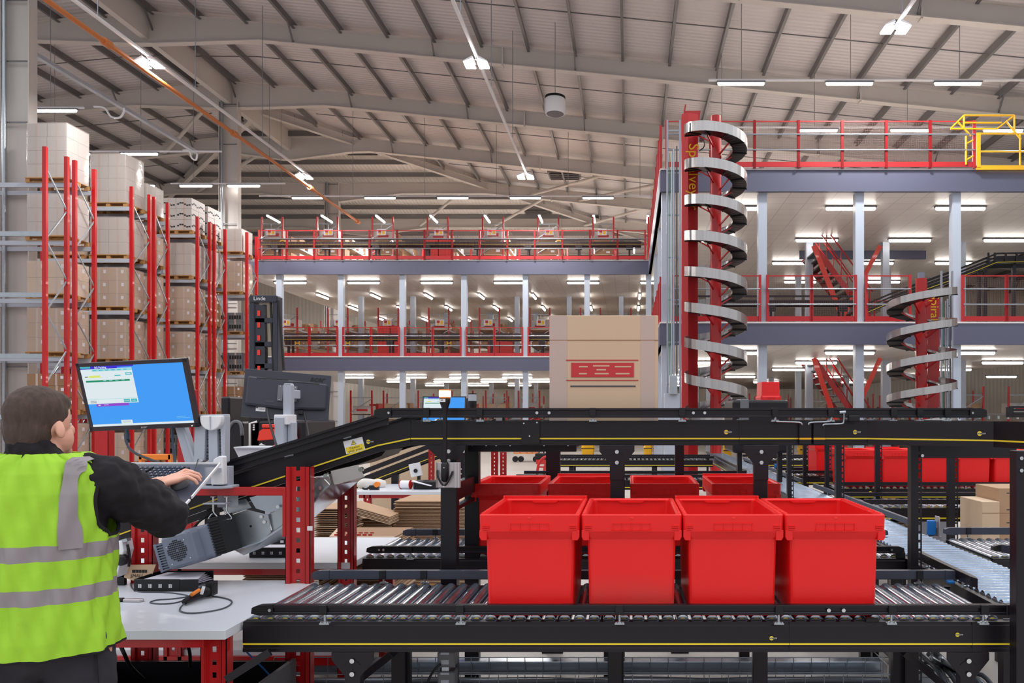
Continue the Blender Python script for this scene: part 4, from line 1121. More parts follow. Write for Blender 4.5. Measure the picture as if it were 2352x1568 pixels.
# front line
LC = roller_conveyor('front roller conveyor carrying four red totes, yellow striped black frame', X(557, 3.04), 1.527, 3.04)
t = LC
guide(t, X(627, 3.0), 1.52, 3.0, .858, [X(p, 3.0) for p in (743, 1057, 1423, 1790, 2050, 2262)], noses=(True, False), bolts=[X(1903, 3.0), X(1937, 3.0)])
pmake(t, 'rail_end_cap', mb('black2').box(1.47, 1.527, 2.996, 3.03, .818, .86), .002)
guide(t, X(757, 3.72), X(2170, 3.72), 3.715, .848, [X(880, 3.72), X(1450, 3.72) - 1, X(2112, 3.72)], slots=False, h=.042)
for px in (812, 2221): yplate(t, X(px, 3.05), 3.045, .662)
for px in (926, 1412, 1745, 2066): plain_leg(t, X(px, 3.68), 3.67, .664)
for px in (812, 2221): plain_leg(t, X(px, 3.05), 3.64, .664)
for (a, c) in (((905, 1497, 3.2), (815, 1568, 3.4)), ((2075, 1497, 3.3), (2170, 1575, 3.3))):
    brace(t, P(*a), P(*c), .04)
brace(t, P(620, 1497, 3.0), P(520, 1560, 2.95), .025)
for px in (1813, 2233): pmake(t, 'frame_joint', mb('slot').box(X(px, 3.04) - .0008, X(px, 3.04) + .0008, 3.0385, 3.041, .664, .782))
badge(t, 1772, 1465, 3.038); badge(t, 2199, 1457, 3.038)
pmake(t, 'end_stop', mb('black2').box(X(1986, 3.05), X(2015, 3.05), 3.03, 3.05, .782, .80), .003)
# small photo-eye on the rear rail
pmake(t, 'photo_eye', mb('blue').box(X(2178, 3.68), X(2194, 3.68), 3.68, 3.71, .792, .804), .002, label='blue and red photo eye')
# second line
t = roller_conveyor('second roller conveyor line carrying the rear row of red totes', X(832, 4.38), X(2080, 4.38), 4.38)
guide(t, X(876, 4.34), X(2043, 4.34), 4.34, .858, [X(p, 4.34) for p in (941, 1178, 1690)], noses=(True, True), bolts=[X(873, 4.34) + .02])
guide(t, X(955, 5.06), X(2010, 5.06), 5.055, .848, [X(1000, 5.06), X(1600, 5.06)], slots=False, h=.042)
for px in (1035, 1400, 1745, 2060): plain_leg(t, X(px, 4.4), 4.40, .664); plain_leg(t, X(px, 4.4), 4.98, .664)
pmake(t, 'motor_cover', mb('black').box(X(2080, 4.38), X(2112, 4.38), 4.38, 4.95, .66, .775), .01)
pmake(t, 'end_stop', mb('black2').box(X(2056, 4.39), X(2078, 4.39), 4.375, 4.39, .782, .82), .004)
# line continuing right of the lane
t = roller_conveyor('roller conveyor at the right, continuing beyond the receding roller lane', 2.07, 3.4, 4.38)
guide(t, X(2200, 5.05), 3.4, 5.055, .858, [X(2226, 5.05)], slots=False, h=.045, noses=(True, False))
guide(t, X(2312, 4.36), 3.4, 4.345, .866, [2.35], noses=(True, False))
b = mb('navy').bar((2.09, 4.32, .85), (2.3, 4.12, .84), .015, .045); pmake(t, 'deflector_rail', b)
for px in (2200, 2300): plain_leg(t, X(px, 5.0), 4.98, .664)
# farther lines
def far_line(lab, x0, x1, yf, zt=.782, totes=(), pitch=.075, nr=True):
    t = thing('roller_conveyor', lab, 'conveyor', ((x0 + x1) / 2, yf, 0))
    side_profile(b := mb('black'), x0, x1, yf, zt); pmake(t, 'side_frame', b)
    side_profile(b := mb('black'), x0, x1, yf + .64, zt, -1); pmake(t, 'side_frame', b)
    pmake(t, 'yellow_stripe', mb('yel').box(x0, x1, yf - .002, yf + .001, zt - .095, zt - .083))
    n = int((x1 - x0) / pitch) - 1
    add_rollers(t, [x0 + .04 + k * pitch for k in range(min(n, 99))], .57, zt - .005, yf + .042)
    for yy, zz in ((yf - .03, .858), (yf + .68, .85)):
        pmake(t, 'guide_rail', mb('black').box(x0 - .02, x1 + .02, yy, yy + .03, zz - .04, zz))
        x = x0 + .3
        while x < x1: pmake(t, 'guide_post', mb('zinc').tube((x, yy + .01, zt), (x, yy + .01, zz - .03), .008, 6)); x += 1.1
    x = x0 + .25
    while x < x1: [pmake(t, 'leg', mb('black').box(x - .04, x + .04, yf + q_, yf + q_ + .05, 0, zt - .1)) for q_ in (0, .59)]; x += 1.5
    return t
t = far_line('roller conveyor of totes at the right, behind the slotted posts', X(1925, 8.5), 4.6, 8.5); badge(t, 1999, 1131, 8.5, .018)
for i, px in enumerate((1975, 2062, 2150, 2236, 2318)):
    put_tote(X(px, 8.6), 8.85, ZT, f'{ORD[i]} red tote from the left on the far right conveyor behind the posts', 'totes on the far right conveyor', i == 1)
far_line('middle-distance roller conveyor directly behind the second row of totes', X(1190, 9.6), 1.55, 9.6)
far_line('distant striped roller conveyor left of the lane, beyond the barrow', X(1280, 13.8), 1.5, 13.8)
t = far_line('distant striped roller conveyor right of the lane, below the yellow bin', 2.15, 4.2, 13.8)
t = far_line('black roller conveyor branching right off the lane at mid distance', 2.07, 4.5, 6.75)
put_tote(X(1902, 10.4), 10.6, ZT, 'pale-lit red tote standing end-on right of the slotted post', 'totes on the far right conveyor')
t = far_line('short roller conveyor under the end-on tote beside the lane', 2.1, 4.4, 10.25)

# receding roller lane, in modules
def lane(y0, y1, lab, pitch=.059):
    t = thing('roller_lane', lab, 'conveyor', (1.8, y0, 0), group='modules of the receding roller lane')
    for x0, s in ((1.575, 1), (2.02, -1)):
        b = mb('black').box(min(x0, x0 + s * .03), max(x0, x0 + s * .03), y0, y1, .663, .782); b.use('yel').box(x0 - s * .001, x0, y0, y1, .69, .697)
        pmake(t, 'side_frame', b)
        b = mb('purlin'); y = y0
        xx = x0 + s * .032
        while y < y1 - .03: b.box(min(xx, xx + s * .008), max(xx, xx + s * .008), y + .01, y + .045, .776, .79); y += pitch
        pmake(t, 'roller_seat_strip', b)
    me = None; y = y0 + .03
    while y < y1:
        if me is None:
            rb_ = roller_mb(.37, axis='x'); rb_.mats[0] = M['chromel']; o = rb_.build('roller', t); me = o.data
        else: o = bpy.data.objects.new('roller', me); COL.objects.link(o); o.parent = t
        o.location = Vector((1.612, y, .775)) - Vector(t.location); y += pitch
    b = mb('black')
    for yy in (y0 + .3, y1 - .3):
        pmake(t, 'leg', mb('black').box(1.58, 1.62, yy, yy + .05, 0, .664)); pmake(t, 'leg', mb('black').box(1.975, 2.015, yy, yy + .05, 0, .664))
    return t
edges = [2.95, 5.3, 8.2, 11.6, 16]
for i in range(4): lane(edges[i], edges[i + 1] - .004, ['nearest module of the receding roller lane at the right', 'second module of the receding roller lane, beside the blue sensor', 'third module of the receding roller lane', 'farthest module of the receding roller lane'][i], (.059, .059, .07, .09)[i])
def side_guide(lab, x, y0, y1, key='navy', h=.045, zt=.855):
    t = thing('side_guide', lab, 'guide rail', (x, y0, .78))
    pmake(t, 'rail', mb(key).prism([(x - .012, y0 + .05), (x, y0), (x + .014, y0 + .05), (x + .014, y1 - .05), (x, y1), (x - .012, y1 - .05)], 'z', zt - h, zt), .002)
    for f in (.2, .8):
        yy = y0 + (y1 - y0) * f
        b = mb('zinc').tube((x, yy, .782), (x, yy, zt - h), .006, 8).tube((x, yy, .782), (x, yy, .79), .016, 8); pmake(t, 'guide_post', b)
    return t
side_guide('black guide rail along the lane left side, between first and second lines', 1.585, 3.5, 4.28, 'black')
side_guide('long blue-grey guide rail along the right side of the receding lane', 2.005, 5.35, 8.4)
side_guide('far guide rail on the right side of the lane by the end-on tote', 2.005, 8.9, 13.6)
side_guide('far guide rail on the left side of the receding lane', 1.585, 10.4, 15.8, 'black')
# blue sensors on brackets
for i, (px, py, Y) in enumerate(((2141, 1212, 5.2), (1783, 1073, 11.2))):
    t = thing('photo_sensor', 'blue photo sensor on a clear bracket, ' + ('near one beside the lane' if i == 0 else 'far one beside the lane'), 'sensor', (X(px, Y), Y, .78))
    s = .055
    pmake(t, 'sensor_body', mb('blue').box(X(px, Y) - s / 2, X(px, Y) + s / 2, Y, Y + .03, Z(py, Y) - s * .9, Z(py, Y) + s * .9), .004)
    pmake(t, 'mount_arm', mb('alu').box(2.0, X(px, Y) + s, Y - .02, Y + .05, .765, .78))
    pmake(t, 'bracket', mb('alu').box(X(px, Y) + s * .7, X(px, Y) + s * .75 + .004, Y - .02, Y + .05, .78, Z(py, Y) + s * 1.4).box(X(px, Y) - s * .3, X(px, Y) + s * .75, Y + .03, Y + .036, .78, Z(py, Y)), .001)

# ================================================================== upper belt conveyor
UY = 3.85; UB = 4.45
UP = [(X(250, UY), Z(1195, UY)), (X(531, UY), Z(1093, UY)), (X(867, UY), Z(982, UY)), (X(943, UY), Z(966, UY)), (X(1993, UY), Z(966, UY))]
RP_ = [(X(1993, UY), UY), (X(2282, 3.55), 3.55), (X(2420, 3.2), 3.2)]      # plan of the curved end
t = thing('belt_conveyor', 'black overhead belt conveyor with incline, carrying the large carton', 'conveyor', (0, UY, 0))
UC = t
HH = .119
def up_side(y, s):
    b = mb('black')
    for (xa, za), (xb, zb) in zip(UP, UP[1:]):
        for dz0, dz1, o0 in ((-HH - .004, -HH + .012, 0), (-HH + .012, -HH + .024, .005), (-HH + .024, -.014, 0), (-.014, 0, .003)):
            b.hexa([(xa, y + s * o0, za + dz0), (xb, y + s * o0, zb + dz0), (xb, y + s * .035, zb + dz0), (xa, y + s * .035, za + dz0), (xa, y + s * o0, za + dz1), (xb, y + s * o0, zb + dz1), (xb, y + s * .035, zb + dz1), (xa, y + s * .035, za + dz1)])
    return b
pmake(t, 'side_frame', up_side(UY, 1)); pmake(t, 'side_frame', up_side(UB, -1))
b = mb('yel')
for (xa, za), (xb, zb) in zip(UP, UP[1:]): b.hexa([(xa, UY - .0012, za - .0925), (xb, UY - .0012, zb - .0925), (xb, UY + .001, zb - .0925), (xa, UY + .001, za - .0925), (xa, UY - .0012, za - .0855), (xb, UY - .0012, zb - .0855), (xb, UY + .001, zb - .0855), (xa, UY + .001, za - .0855)])
pmake(t, 'yellow_stripe', b)
b = mb('black2')
for (xa, za), (xb, zb) in zip(UP, UP[1:]): b.hexa([(xa, UY + .04, za - .02), (xb, UY + .04, zb - .02), (xb, UB - .04, zb - .02), (xa, UB - .04, za - .02), (xa, UY + .04, za - .008), (xb, UY + .04, zb - .008), (xb, UB - .04, zb - .008), (xa, UB - .04, za - .008)])
pmake(t, 'belt', b)
# bent end at the right
zf = Z(966, UY)
b = mb('black'); y_ = mb('yel')
for (xa, ya), (xb, yb) in zip(RP_, RP_[1:]):
    for off in (0, .6):
        b.hexa([(xa, ya + off, zf - HH), (xb, yb + off, zf - HH), (xb, yb + off + .035, zf - HH), (xa, ya + off + .035, zf - HH), (xa, ya + off, zf), (xb, yb + off, zf), (xb, yb + off + .035, zf), (xa, ya + off + .035, zf)])
    y_.hexa([(xa, ya - .0015, zf - .0925), (xb, yb - .0015, zf - .0925), (xb, yb, zf - .0925), (xa, ya, zf - .0925), (xa, ya - .0015, zf - .0855), (xb, yb - .0015, zf - .0855), (xb, yb, zf - .0855), (xa, ya, zf - .0855)])
pmake(t, 'curved_side_frame', b); pmake(t, 'yellow_stripe', y_)
for k in range(14):
    f = k / 14; xx = RP_[0][0] + .02 + f * (RP_[2][0] - RP_[0][0]); yy = UY - .6 * f * f - .05 * f
    pmake(t, 'end_roller', mb('chrome').tube((xx, yy + .16, zf - .035), (xx, yy + .56, zf - .035), .014, 10))
# joints, plates, badges
for px in (943, 1698, 2078 - 80): pmake(t, 'frame_joint', mb('slot').box(X(px, UY) - .001, X(px, UY) + .001, UY - .002, UY, zf - HH, zf))
b = mb('black').box(X(1198, UY), X(1240, UY), UY - .01, UY, zf - HH + .004, zf + .004); b.use('slot').prism([(X(1212, UY), zf - HH + .005), (X(1240, UY), zf - .045), (X(1240, UY), zf - HH + .005)], 'y', UY - .011, UY - .0095)  # dark triangle painted on the plate stands in for a reflection
b.use('bolt')
for px, py in ((1204, 972), (1234, 970), (1217, 1001)): b.lathe([(.004, 0), (.003, .003)], (X(px, UY), UY - .014, Z(py, UY)), 10, 'y')
pmake(t, 'junction_plate', b)
for a, c in ((1834, 1861), (1866, 1893)):
    b = mb('mgrey').use('black2').box(X(a, UY), X(c, UY), UY - .022, UY, zf - HH + .002, zf - .006); b.use('yelp').box(X(a, UY), X(c, UY), UY - .023, UY - .0215, zf - .0935, zf - .0845)
    pmake(t, 'drive_card_cover', b, .002)
for px, py, Y in ((1668, 992, UY), (1964, 992, UY)): badge(t, px, py, Y, .011)
badge(t, 2243, 995, 3.57, .011, .03); badge(t, 846, 1014, UY, .0105)
# caution sticker on the incline
b = mb('white'); mm = Matrix.Translation(P(814, 1023, UY) + Vector((0, -.002, 0))) @ Matrix.Rotation(R(-14), 4, 'Y')
s0 = len(b.v); b.cbox((0, 0, 0), (.098, .001, .066)); b.use('yel').cbox((0, -.0006, -.015), (.09, .001, .03))
b.xf(mm, s0)
fm = mm @ Matrix.Rotation(R(90), 4, 'X')
b.use('yel').add([fm @ Vector(p) for p in ((-.012, .006, .0012), (.012, .006, .0012), (0, .027, .0012))], [(0, 1, 2)])
for p, q in (((-.012, .006), (.012, .006)), ((.012, .006), (0, .027)), ((0, .027), (-.012, .006)), ((0, .012), (0, .02))):
    b.use('text_k').bar(fm @ Vector((p[0], p[1], .0016)), fm @ Vector((q[0], q[1], .0016)), .0012, .0018, (0, 1, 0))
text_mb(b, 'Caution', .016, fm @ Matrix.Translation((0, -.0085, .0014)), 'text_k', .0003)
text_mb(b, 'pinch point', .0155, fm @ Matrix.Translation((0, -.0225, .0014)), 'text_k', .0003)
pmake(t, 'caution_label', b, label='white and yellow caution pinch point sticker')
# guide rails of the upper conveyor
zr = 1.633
guide(t, X(900, 3.83), X(2226, 3.83), 3.82, zr, [X(p, 3.83) for p in (981, 1103, 1362, 1567, 1780, 1908, 2052, 2112, 2175)], h=.048, foot=zf, noses=(True, True), bolts=[X(p, 3.83) for p in (1234, 1262, 1592, 1618)])
guide(t, X(930, 4.43), X(2150, 4.43), 4.43, zr, [X(1010, 4.43), X(1300, 4.43), X(1700, 4.43), X(2000, 4.43)], h=.048, foot=zf, noses=(True, True))
b = mb('black2')
for q in range(4): b.box(X(2312, 3.5) + .01, X(2352, 3.5) + .2, 3.46, 3.5, Z(958, 3.5) + q * .014, Z(958, 3.5) + q * .014 + .009)
b.box(X(2310, 3.5), X(2318, 3.5), 3.46, 3.5, Z(958, 3.5), Z(935, 3.5)); pmake(t, 'curved_rail_end', b)
inc = [(X(380, UY), Z(1106, UY)), (X(531, UY), Z(1056, UY)), (X(893, UY), Z(944, UY))]
for yy in (UY - .03, UB + .0):
    b = mb('black')
    for (xa, za), (xb, zb) in zip(inc, inc[1:]):
        for d0, d1, o0 in ((-.066, -.052, 0), (-.052, -.038, .01), (-.038, -.024, 0), (-.024, -.012, .01), (-.012, 0, 0)):
            b.hexa([(xa, yy + o0, za + d0), (xb, yy + o0, zb + d0), (xb, yy + .032, zb + d0), (xa, yy + .032, za + d0), (xa, yy + o0, za + d1), (xb, yy + o0, zb + d1), (xb, yy + .032, zb + d1), (xa, yy + .032, za + d1)])
    pmake(t, 'incline_guide_rail', b)
for px, py in ((795, 1000), (660, 1042)):
    b = mb('zinc').bar(P(px, py - 20, UY - .01), P(px + 6, py + 4, UY - .01), .012, .012); b.tube(P(px - 6, py + 5, UY), P(px + 12, py + 1, UY), .008, 8); pmake(t, 'guide_post', b)
# bent wire holders on top
b = mb('zinc')
for pts in (((1782, 950), (1782, 966), (1790, 968), (1836, 970), (1842, 976)), ((1910, 950), (1910, 964), (1900, 968), (1862, 970), (1857, 976)), ((1938, 945), (1938, 968), (1930, 973), (1895, 974), (1890, 978))): b.path([P(a, c, UY - .03) for a, c in pts], .004, 8, 3)
b.tube(P(1928, 947, UY - .03), P(1942, 946, UY - .03), .008, 8); pmake(t, 'bent_rods', b)
pmake(t, 'hand_sensor', mb('black2').box(X(1943, UY), X(1969, UY), UY - .05, UY - .02, Z(968, UY), Z(953, UY)), .006, seg=2)
b = mb('zinc')
for px in range(1985, 2340, 22): b.tube(P(px, 962, 4.1 - (px - 1985) * .0008), P(px, 955, 4.1 - (px - 1985) * .0008), .006, 6)
pmake(t, 'top_fixings', b)
b = mb('white').box(X(1138, UY), X(1152, UY), UY + .02, UY + .05, zf, zf + .018); b.use('black2').box(X(1152, UY), X(1157, UY), UY + .02, UY + .05, zf, zf + .016).path([P(1138, 962, UY + .03), P(1130, 965, UY + .03), P(1124, 968, UY)], .003, 6); pmake(t, 'belt_sensor', b)
b = mb('alu').box(X(1168, UY), X(1190, UY), UY + .1, UY + .13, zf, zf + .022); pmake(t, 'sensor_cover', b, .006, seg=2)
# legs
xl = -.90
b = mb('black').prism([(X(985, 3.84), 1.447), (X(1070, 3.84), 1.447), (X(1070, 3.84), 1.43), (X(1050, 3.84), 1.375), (X(1013, 3.84), 1.375), (X(985, 3.84), 1.43)], 'y', 3.83, 3.84)
b.use('bolt')
for py in (1036, 1058): b.lathe([(.010, 0), (.008, .006)], (X(1031, 3.83), 3.822, Z(py, 3.83)), 14, 'y')
pmake(t, 'mounting_plate', b)
plain_leg(t, xl, 3.84, 1.45, .08, .06); plain_leg(t, xl, 4.4, 1.45, .08, .06)
pmake(t, 'leg_tie', mb('black').box(xl - .02, xl + .02, 3.9, 4.4, 1.16, 1.25).box(xl - .02, xl + .02, 3.9, 4.4, 1.11, 1.13))
pmake(t, 'under_beam', mb('black').box(X(1075, 4.1), X(1323, 4.1), 4.1, 4.16, Z(1037, 4.1), Z(1023, 4.1)))
b = mb('bolt')
for px in (1085, 1117, 1140, 1172, 1250, 1305): b.lathe([(.005, 0), (.005, .004)], (X(px, 4.1), 4.094, Z(1022, 4.1)), 8, 'y')
pmake(t, 'beam_bolts', b)
for px in (1417, 1748):
    yplate(t, X(px, 3.78), 3.78, 1.45, w=.172, leg=.07)
    if px == 1417: plain_leg(t, X(px, 3.78), 4.4, 1.45, .07)
for px, Y in ((1270, 5.3), (1561, 5.6)):   # farther legs
    pass
t2 = thing('conveyor_stand', 'dark square post standing left of the bracketed conveyor leg', 'stand', (X(1270, 5.2), 5.2, 0)); pmake(t2, 'post', mb('black').box(X(1254, 5.2), X(1286, 5.2), 5.2, 5.26, 0, 1.44)); pmake(t2, 'foot', mb('black').box(X(1246, 5.2), X(1294, 5.2), 5.16, 5.3, 0, .01))
t2 = thing('conveyor_stand', 'dark square post standing right of the bracketed conveyor leg', 'stand', (X(1561, 5.2), 5.2, 0)); pmake(t2, 'post', mb('black').box(X(1551, 5.2), X(1571, 5.2), 5.2, 5.26, 0, 1.44)); pmake(t2, 'foot', mb('black').box(X(1541, 5.2), X(1581, 5.2), 5.16, 5.3, 0, .01))
# frame of slotted posts under the right part
t = thing('support_frame', 'tall brown-black slotted support frame in front of the roller lane', 'frame', (X(2105, 3.95), 3.95, 0))
slotted_leg(t, X(2105, 3.95), 3.95, 0, 1.45, .056)
pmake(t, 'cross_beam', mb('black').box(X(2112, 3.95), X(2340, 3.95), 3.97, 4.03, Z(1052, 3.95), 1.45), .002)
pmake(t, 'frame_bolt', mb('bolt').lathe([(.008, 0), (.006, .005)], (X(2118, 3.95), 3.944, Z(1046, 3.95)), 12, 'y'))
pl = [(1930, 1025, 5.6, 'slotted black post left of the tote conveyor'), (1816, 1022, 7.5, 'thin slotted post beside the far lane, left one'), (2019, 1028, 7.6, 'thin slotted post in front of the far red totes'),
      (2190, 1052, 6.2, 'wide slotted post in front of the far red totes, right one'), (1903, 1024, 8.0, 'thin slotted post next to the end-on tote'), (1851, 1024, 9.5, 'thin slotted post in front of the yellow bin')]
for px, py, Y, lab in pl:
    t = thing('slotted_post', lab, 'post', (X(px, Y), Y, 0), group='slotted conveyor posts')
    slotted_leg(t, X(px, Y), Y, 0, 1.45, .06 if px != 2190 else .075, name='upright'); pmake(t, 'foot', mb('black').box(X(px, Y) - .06, X(px, Y) + .06, Y - .03, Y + .08, 0, .008))
t = thing('corner_post', 'near black corner post at the right edge of the picture', 'post', (1.495, 2.92, 0))
pmake(t, 'upright', mb('black').box(X(2335, 2.9), X(2335, 2.9) + .07, 2.90, 2.955, 0, Z(1035, 2.9)), .002)
for py in (1052, 1080): pmake(t, 'post_bolt', mb('bolt').lathe([(.007, 0), (.005, .005)], (X(2345, 2.9), 2.894, Z(py, 2.9)), 12, 'y'))
# large carton travelling on the belt
t = thing('shipping_carton', 'large tan shipping carton with red printed band riding the upper belt', 'carton', (X(1385, 3.93), 3.93, zf - .008))
bx0, bx1 = X(1262, 3.93), X(1512, 3.93); zt_ = Z(724, 3.93)
b = mb('card2').box(bx0, bx1, 3.93, 4.38, zf - .006, zt_); pmake(t, 'box_body', b, .003)
b = mb('tape').box(bx0 + .0, bx0 + .09, 3.9285, 3.93, zf, zt_ - .002).box(bx1 - .09, bx1 - .02, 3.9285, 3.93, zf, zt_ - .002).box(bx0, bx1, 4.13, 4.18, zt_, zt_ + .001); pmake(t, 'tape_strip', b)
def zz(py): return Z(py, 3.93)
def xx_(px): return X(px, 3.93)
b = mb('card3').box(bx0, bx1, 3.9284, 3.9292, zz(782), zz(780)); pmake(t, 'fold_crease', b)
b = mb('text_r').box(xx_(1312), xx_(1456), 3.927, 3.929, zz(866), zz(833)); b.box(xx_(1300), xx_(1466), 3.927, 3.929, zz(828), zz(826)).box(xx_(1300), xx_(1466), 3.927, 3.929, zz(874), zz(872))
b.use('card2')
for a, c, py in ((1330, 1350, 842), (1362, 1400, 840), (1412, 1450, 842), (1330, 1348, 858), (1366, 1398, 858), (1414, 1446, 858), (1370, 1392, 849)): b.box(xx_(a), xx_(c), 3.9262, 3.9272, zz(py + 1.5), zz(py - 1.5))
b.use('text_g').box(xx_(1310), xx_(1460), 3.927, 3.929, zz(888), zz(885))
pmake(t, 'red_print', b)
# upturned tote on the dark machine
o = put_tote(X(1769, 9.3), 9.45, 1.77, 'upturned red tote on top of the dark machine beyond the belt', 'upturned tote'); o.rotation_euler = (R(180), 0, 0)
o.location = (X(1769, 9.3), 9.45, Z(918, 9) + .41); o.scale = (.62, .7, .55)
o.location.z = Z(918, 9) + .407 * .55

add_lips()

# ================================================================== workbenches
def slot_post(t, x0, x1, y, z0, z1, side=.05, key='red', name='upright', lab=None):
    """red pressed-steel upright: ribbed slotted face, folded flank on the right"""
    b = mb(key); w = x1 - x0
    a0 = x0; a1 = x0 + w * .18; a2 = x0 + w * .40; a3 = x0 + w * .56; a4 = x0 + w * .80; th = .003
    # left flat, recess, right flat
    b.box(a0, a1, y, y + th, z0, z1)
    b.box(a1 - .001, a1 + .002, y, y + .014, z0, z1)
    b.box(a1, a2, y + .011, y + .014, z0, z1); b.box(a3, a4, y + .011, y + .014, z0, z1)
    z = z0; pit = .05
    while z < z1: b.box(a2, a3, y + .011, y + .014, z, min(z + .028, z1)); z += pit
    b.box(a4 - .001, a4 + .002, y, y + .014, z0, z1); b.box(a4, x1, y, y + th, z0, z1)
    b.box(x1 - th, x1, y, y + side, z0, z1); b.box(x0, x0 + th, y, y + side * .6, z0, z1)
    b.use('rail')
    z = z0 + .02
    while z < z1 - .01:
        for xx in (a0 + w * .09, a4 + w * .06): b.tube((xx, y - .001, z), (xx, y, z), .0035, 8)
        z += pit
    o = pmake(t, name, b)
    if lab: o['label'] = lab
    return o
BY0, BY1, BZ, BR = 2.93, 3.815, .78, -1.537
def bench(dy, lab, xl=-3.0, beamd=.045, post=True):
    t = thing('workbench', lab, 'workbench', (-2.2, BY0 + dy, 0))
    pmake(t, 'tabletop', mb('bench').box(xl, BR, BY0 + dy, BY1 + dy, BZ - .036, BZ), .0015)
    b = mb('red').box(xl + .05, BR - .1, BY0 + dy + .03, BY0 + dy + .07, BZ - .075, BZ - .036); pmake(t, 'beam', b, .001); b = mb('red').box(xl + .05, BR - .1, BY1 + dy - .06, BY1 + dy - .02, BZ - .09, BZ - .036); pmake(t, 'beam', b, .001)
    return t
T1 = bench(0, 'front white-topped packing bench on red slotted legs')
slot_post(T1, X(460, 2.98), X(520, 2.98), 2.98, 0, BZ - .036, name='leg')
slot_post(T1, X(300, 3.74), X(350, 3.74), 3.74, 0, 1.22, name='leg')
xa, xb = X(655, 3.735), X(712, 3.735)
slot_post(T1, xa, xb, 3.735, 0, Z(1072, 3.735), name='leg', lab='tall red slotted leg rising above the tabletop')
pmake(T1, 'cross_rail', mb('red').box(-2.75, xa + .004, 3.738, 3.775, Z(1138, 3.74), Z(1119, 3.74)).box(xa - .012, xa + .004, 3.73, 3.775, Z(1232, 3.74), Z(1119, 3.74)), .002)
pmake(T1, 'post_label', mb('white').box(X(706, 3.73), X(718, 3.73), 3.728, 3.73, Z(1218, 3.73), Z(1208, 3.73)))
pmake(T1, 'table_cutout', mb('card3').prism([(X(654, 3.74), 3.745), (X(712, 3.74), 3.745), (X(712, 3.74) + .02, 3.80), (X(654, 3.74) + .02, 3.80)], 'z', BZ, BZ + .0008))
for a, c, dy in ((217, 248, 0), (408, 441, 0)):
    t = thing('shelf_upright', f'{"left" if a == 217 else "right"} tall red post standing behind the raised screen', 'post', (X(a, 4.6), 4.6, 0), group='red posts behind the raised screen')
    pmake(t, 'upright', mb('cardr').use('red').box(X(a, 4.6), X(c, 4.6), 4.6, 4.605, 0, 1.75).box(X(c, 4.6) - .003, X(c, 4.6), 4.6, 4.66, 0, 1.75), .001); pmake(t, 'foot', mb('red').box(X(a, 4.6), X(c, 4.6), 4.58, 4.68, 0, .01))
T2 = bench(1.34, 'second white-topped packing bench behind the galvanised chute')
slot_post(T2, X(775, 4.262), X(812, 4.262), 4.262, 0, Z(1112, 4.262), name='leg', lab='tall red slotted leg rising above the tabletop')
slot_post(T2, -2.6, -2.5, 4.3, 0, .74, name='leg'); slot_post(T2, -1.65, -1.56, 5.08, 0, .74, name='leg')
T3 = bench(5.3, 'far white-topped bench cluttered with tape and tools', -2.95)
slot_post(T3, -1.64, -1.555, 8.26, 0, .74, name='leg'); slot_post(T3, X(984, 9.0), X(996, 9.0), 9.0, 0, 1.45, name='leg', lab='tall red slotted leg'); slot_post(T3, -2.85, -2.77, 8.26, 0, .74, name='leg')
t = thing('slotted_rack', 'pair of tall red slotted posts standing beyond the beacon post', 'frame', (X(1145, 10), 10, 0))
slot_post(t, X(1128, 10), X(1143, 10), 10, 0, Z(1036, 10), name='upright'); slot_post(t, X(1147, 10), X(1161, 10), 10.05, 0, Z(1038, 10), name='upright')
pmake(t, 'tie_bar', mb('red').box(X(1128, 10), X(1161, 10), 10.02, 10.06, .3, .36))
# shelf box under the front bench
t = thing('shelf_unit', 'dark open-topped cabinet under the front bench', 'cabinet', (-2.0, 3.05, 0))
b = mb('black').box(-2.5, -1.62, 3.05, 3.07, 0, .42).box(-2.5, -2.48, 3.05, 3.7, 0, .42).box(-2.5, -1.62, 3.68, 3.7, 0, .42).box(-2.5, -1.62, 3.05, 3.7, .2, .22)
pmake(t, 'body', b); pmake(t, 'side_panel', mb('mgrey').box(-1.62, -1.6, 3.05, 3.7, 0, .43), label='grey side panel')
pmake(t, 'lid', mb('black2').box(-2.5, -1.62, 3.05, 3.3, .42, .44))
tag(mb('cable').path([P(275, 1478, 3.2), P(285, 1500, 3.2), P(300, 1530, 3.3), P(330, 1560, 3.4)], .008, 8).path([P(430, 1478, 3.3), P(436, 1500, 3.4), P(437, 1530, 3.45)], .007, 8).build('hanging_cable'), 'black cables hanging under the front bench', 'cable')
tag(mb('blue').path([P(560, 1490, 3.6), P(585, 1515, 3.6), P(610, 1540, 3.6), P(640, 1575, 3.6)], .004, 6).build('network_cable'), 'thin blue cable looping under the conveyor end', 'cable')

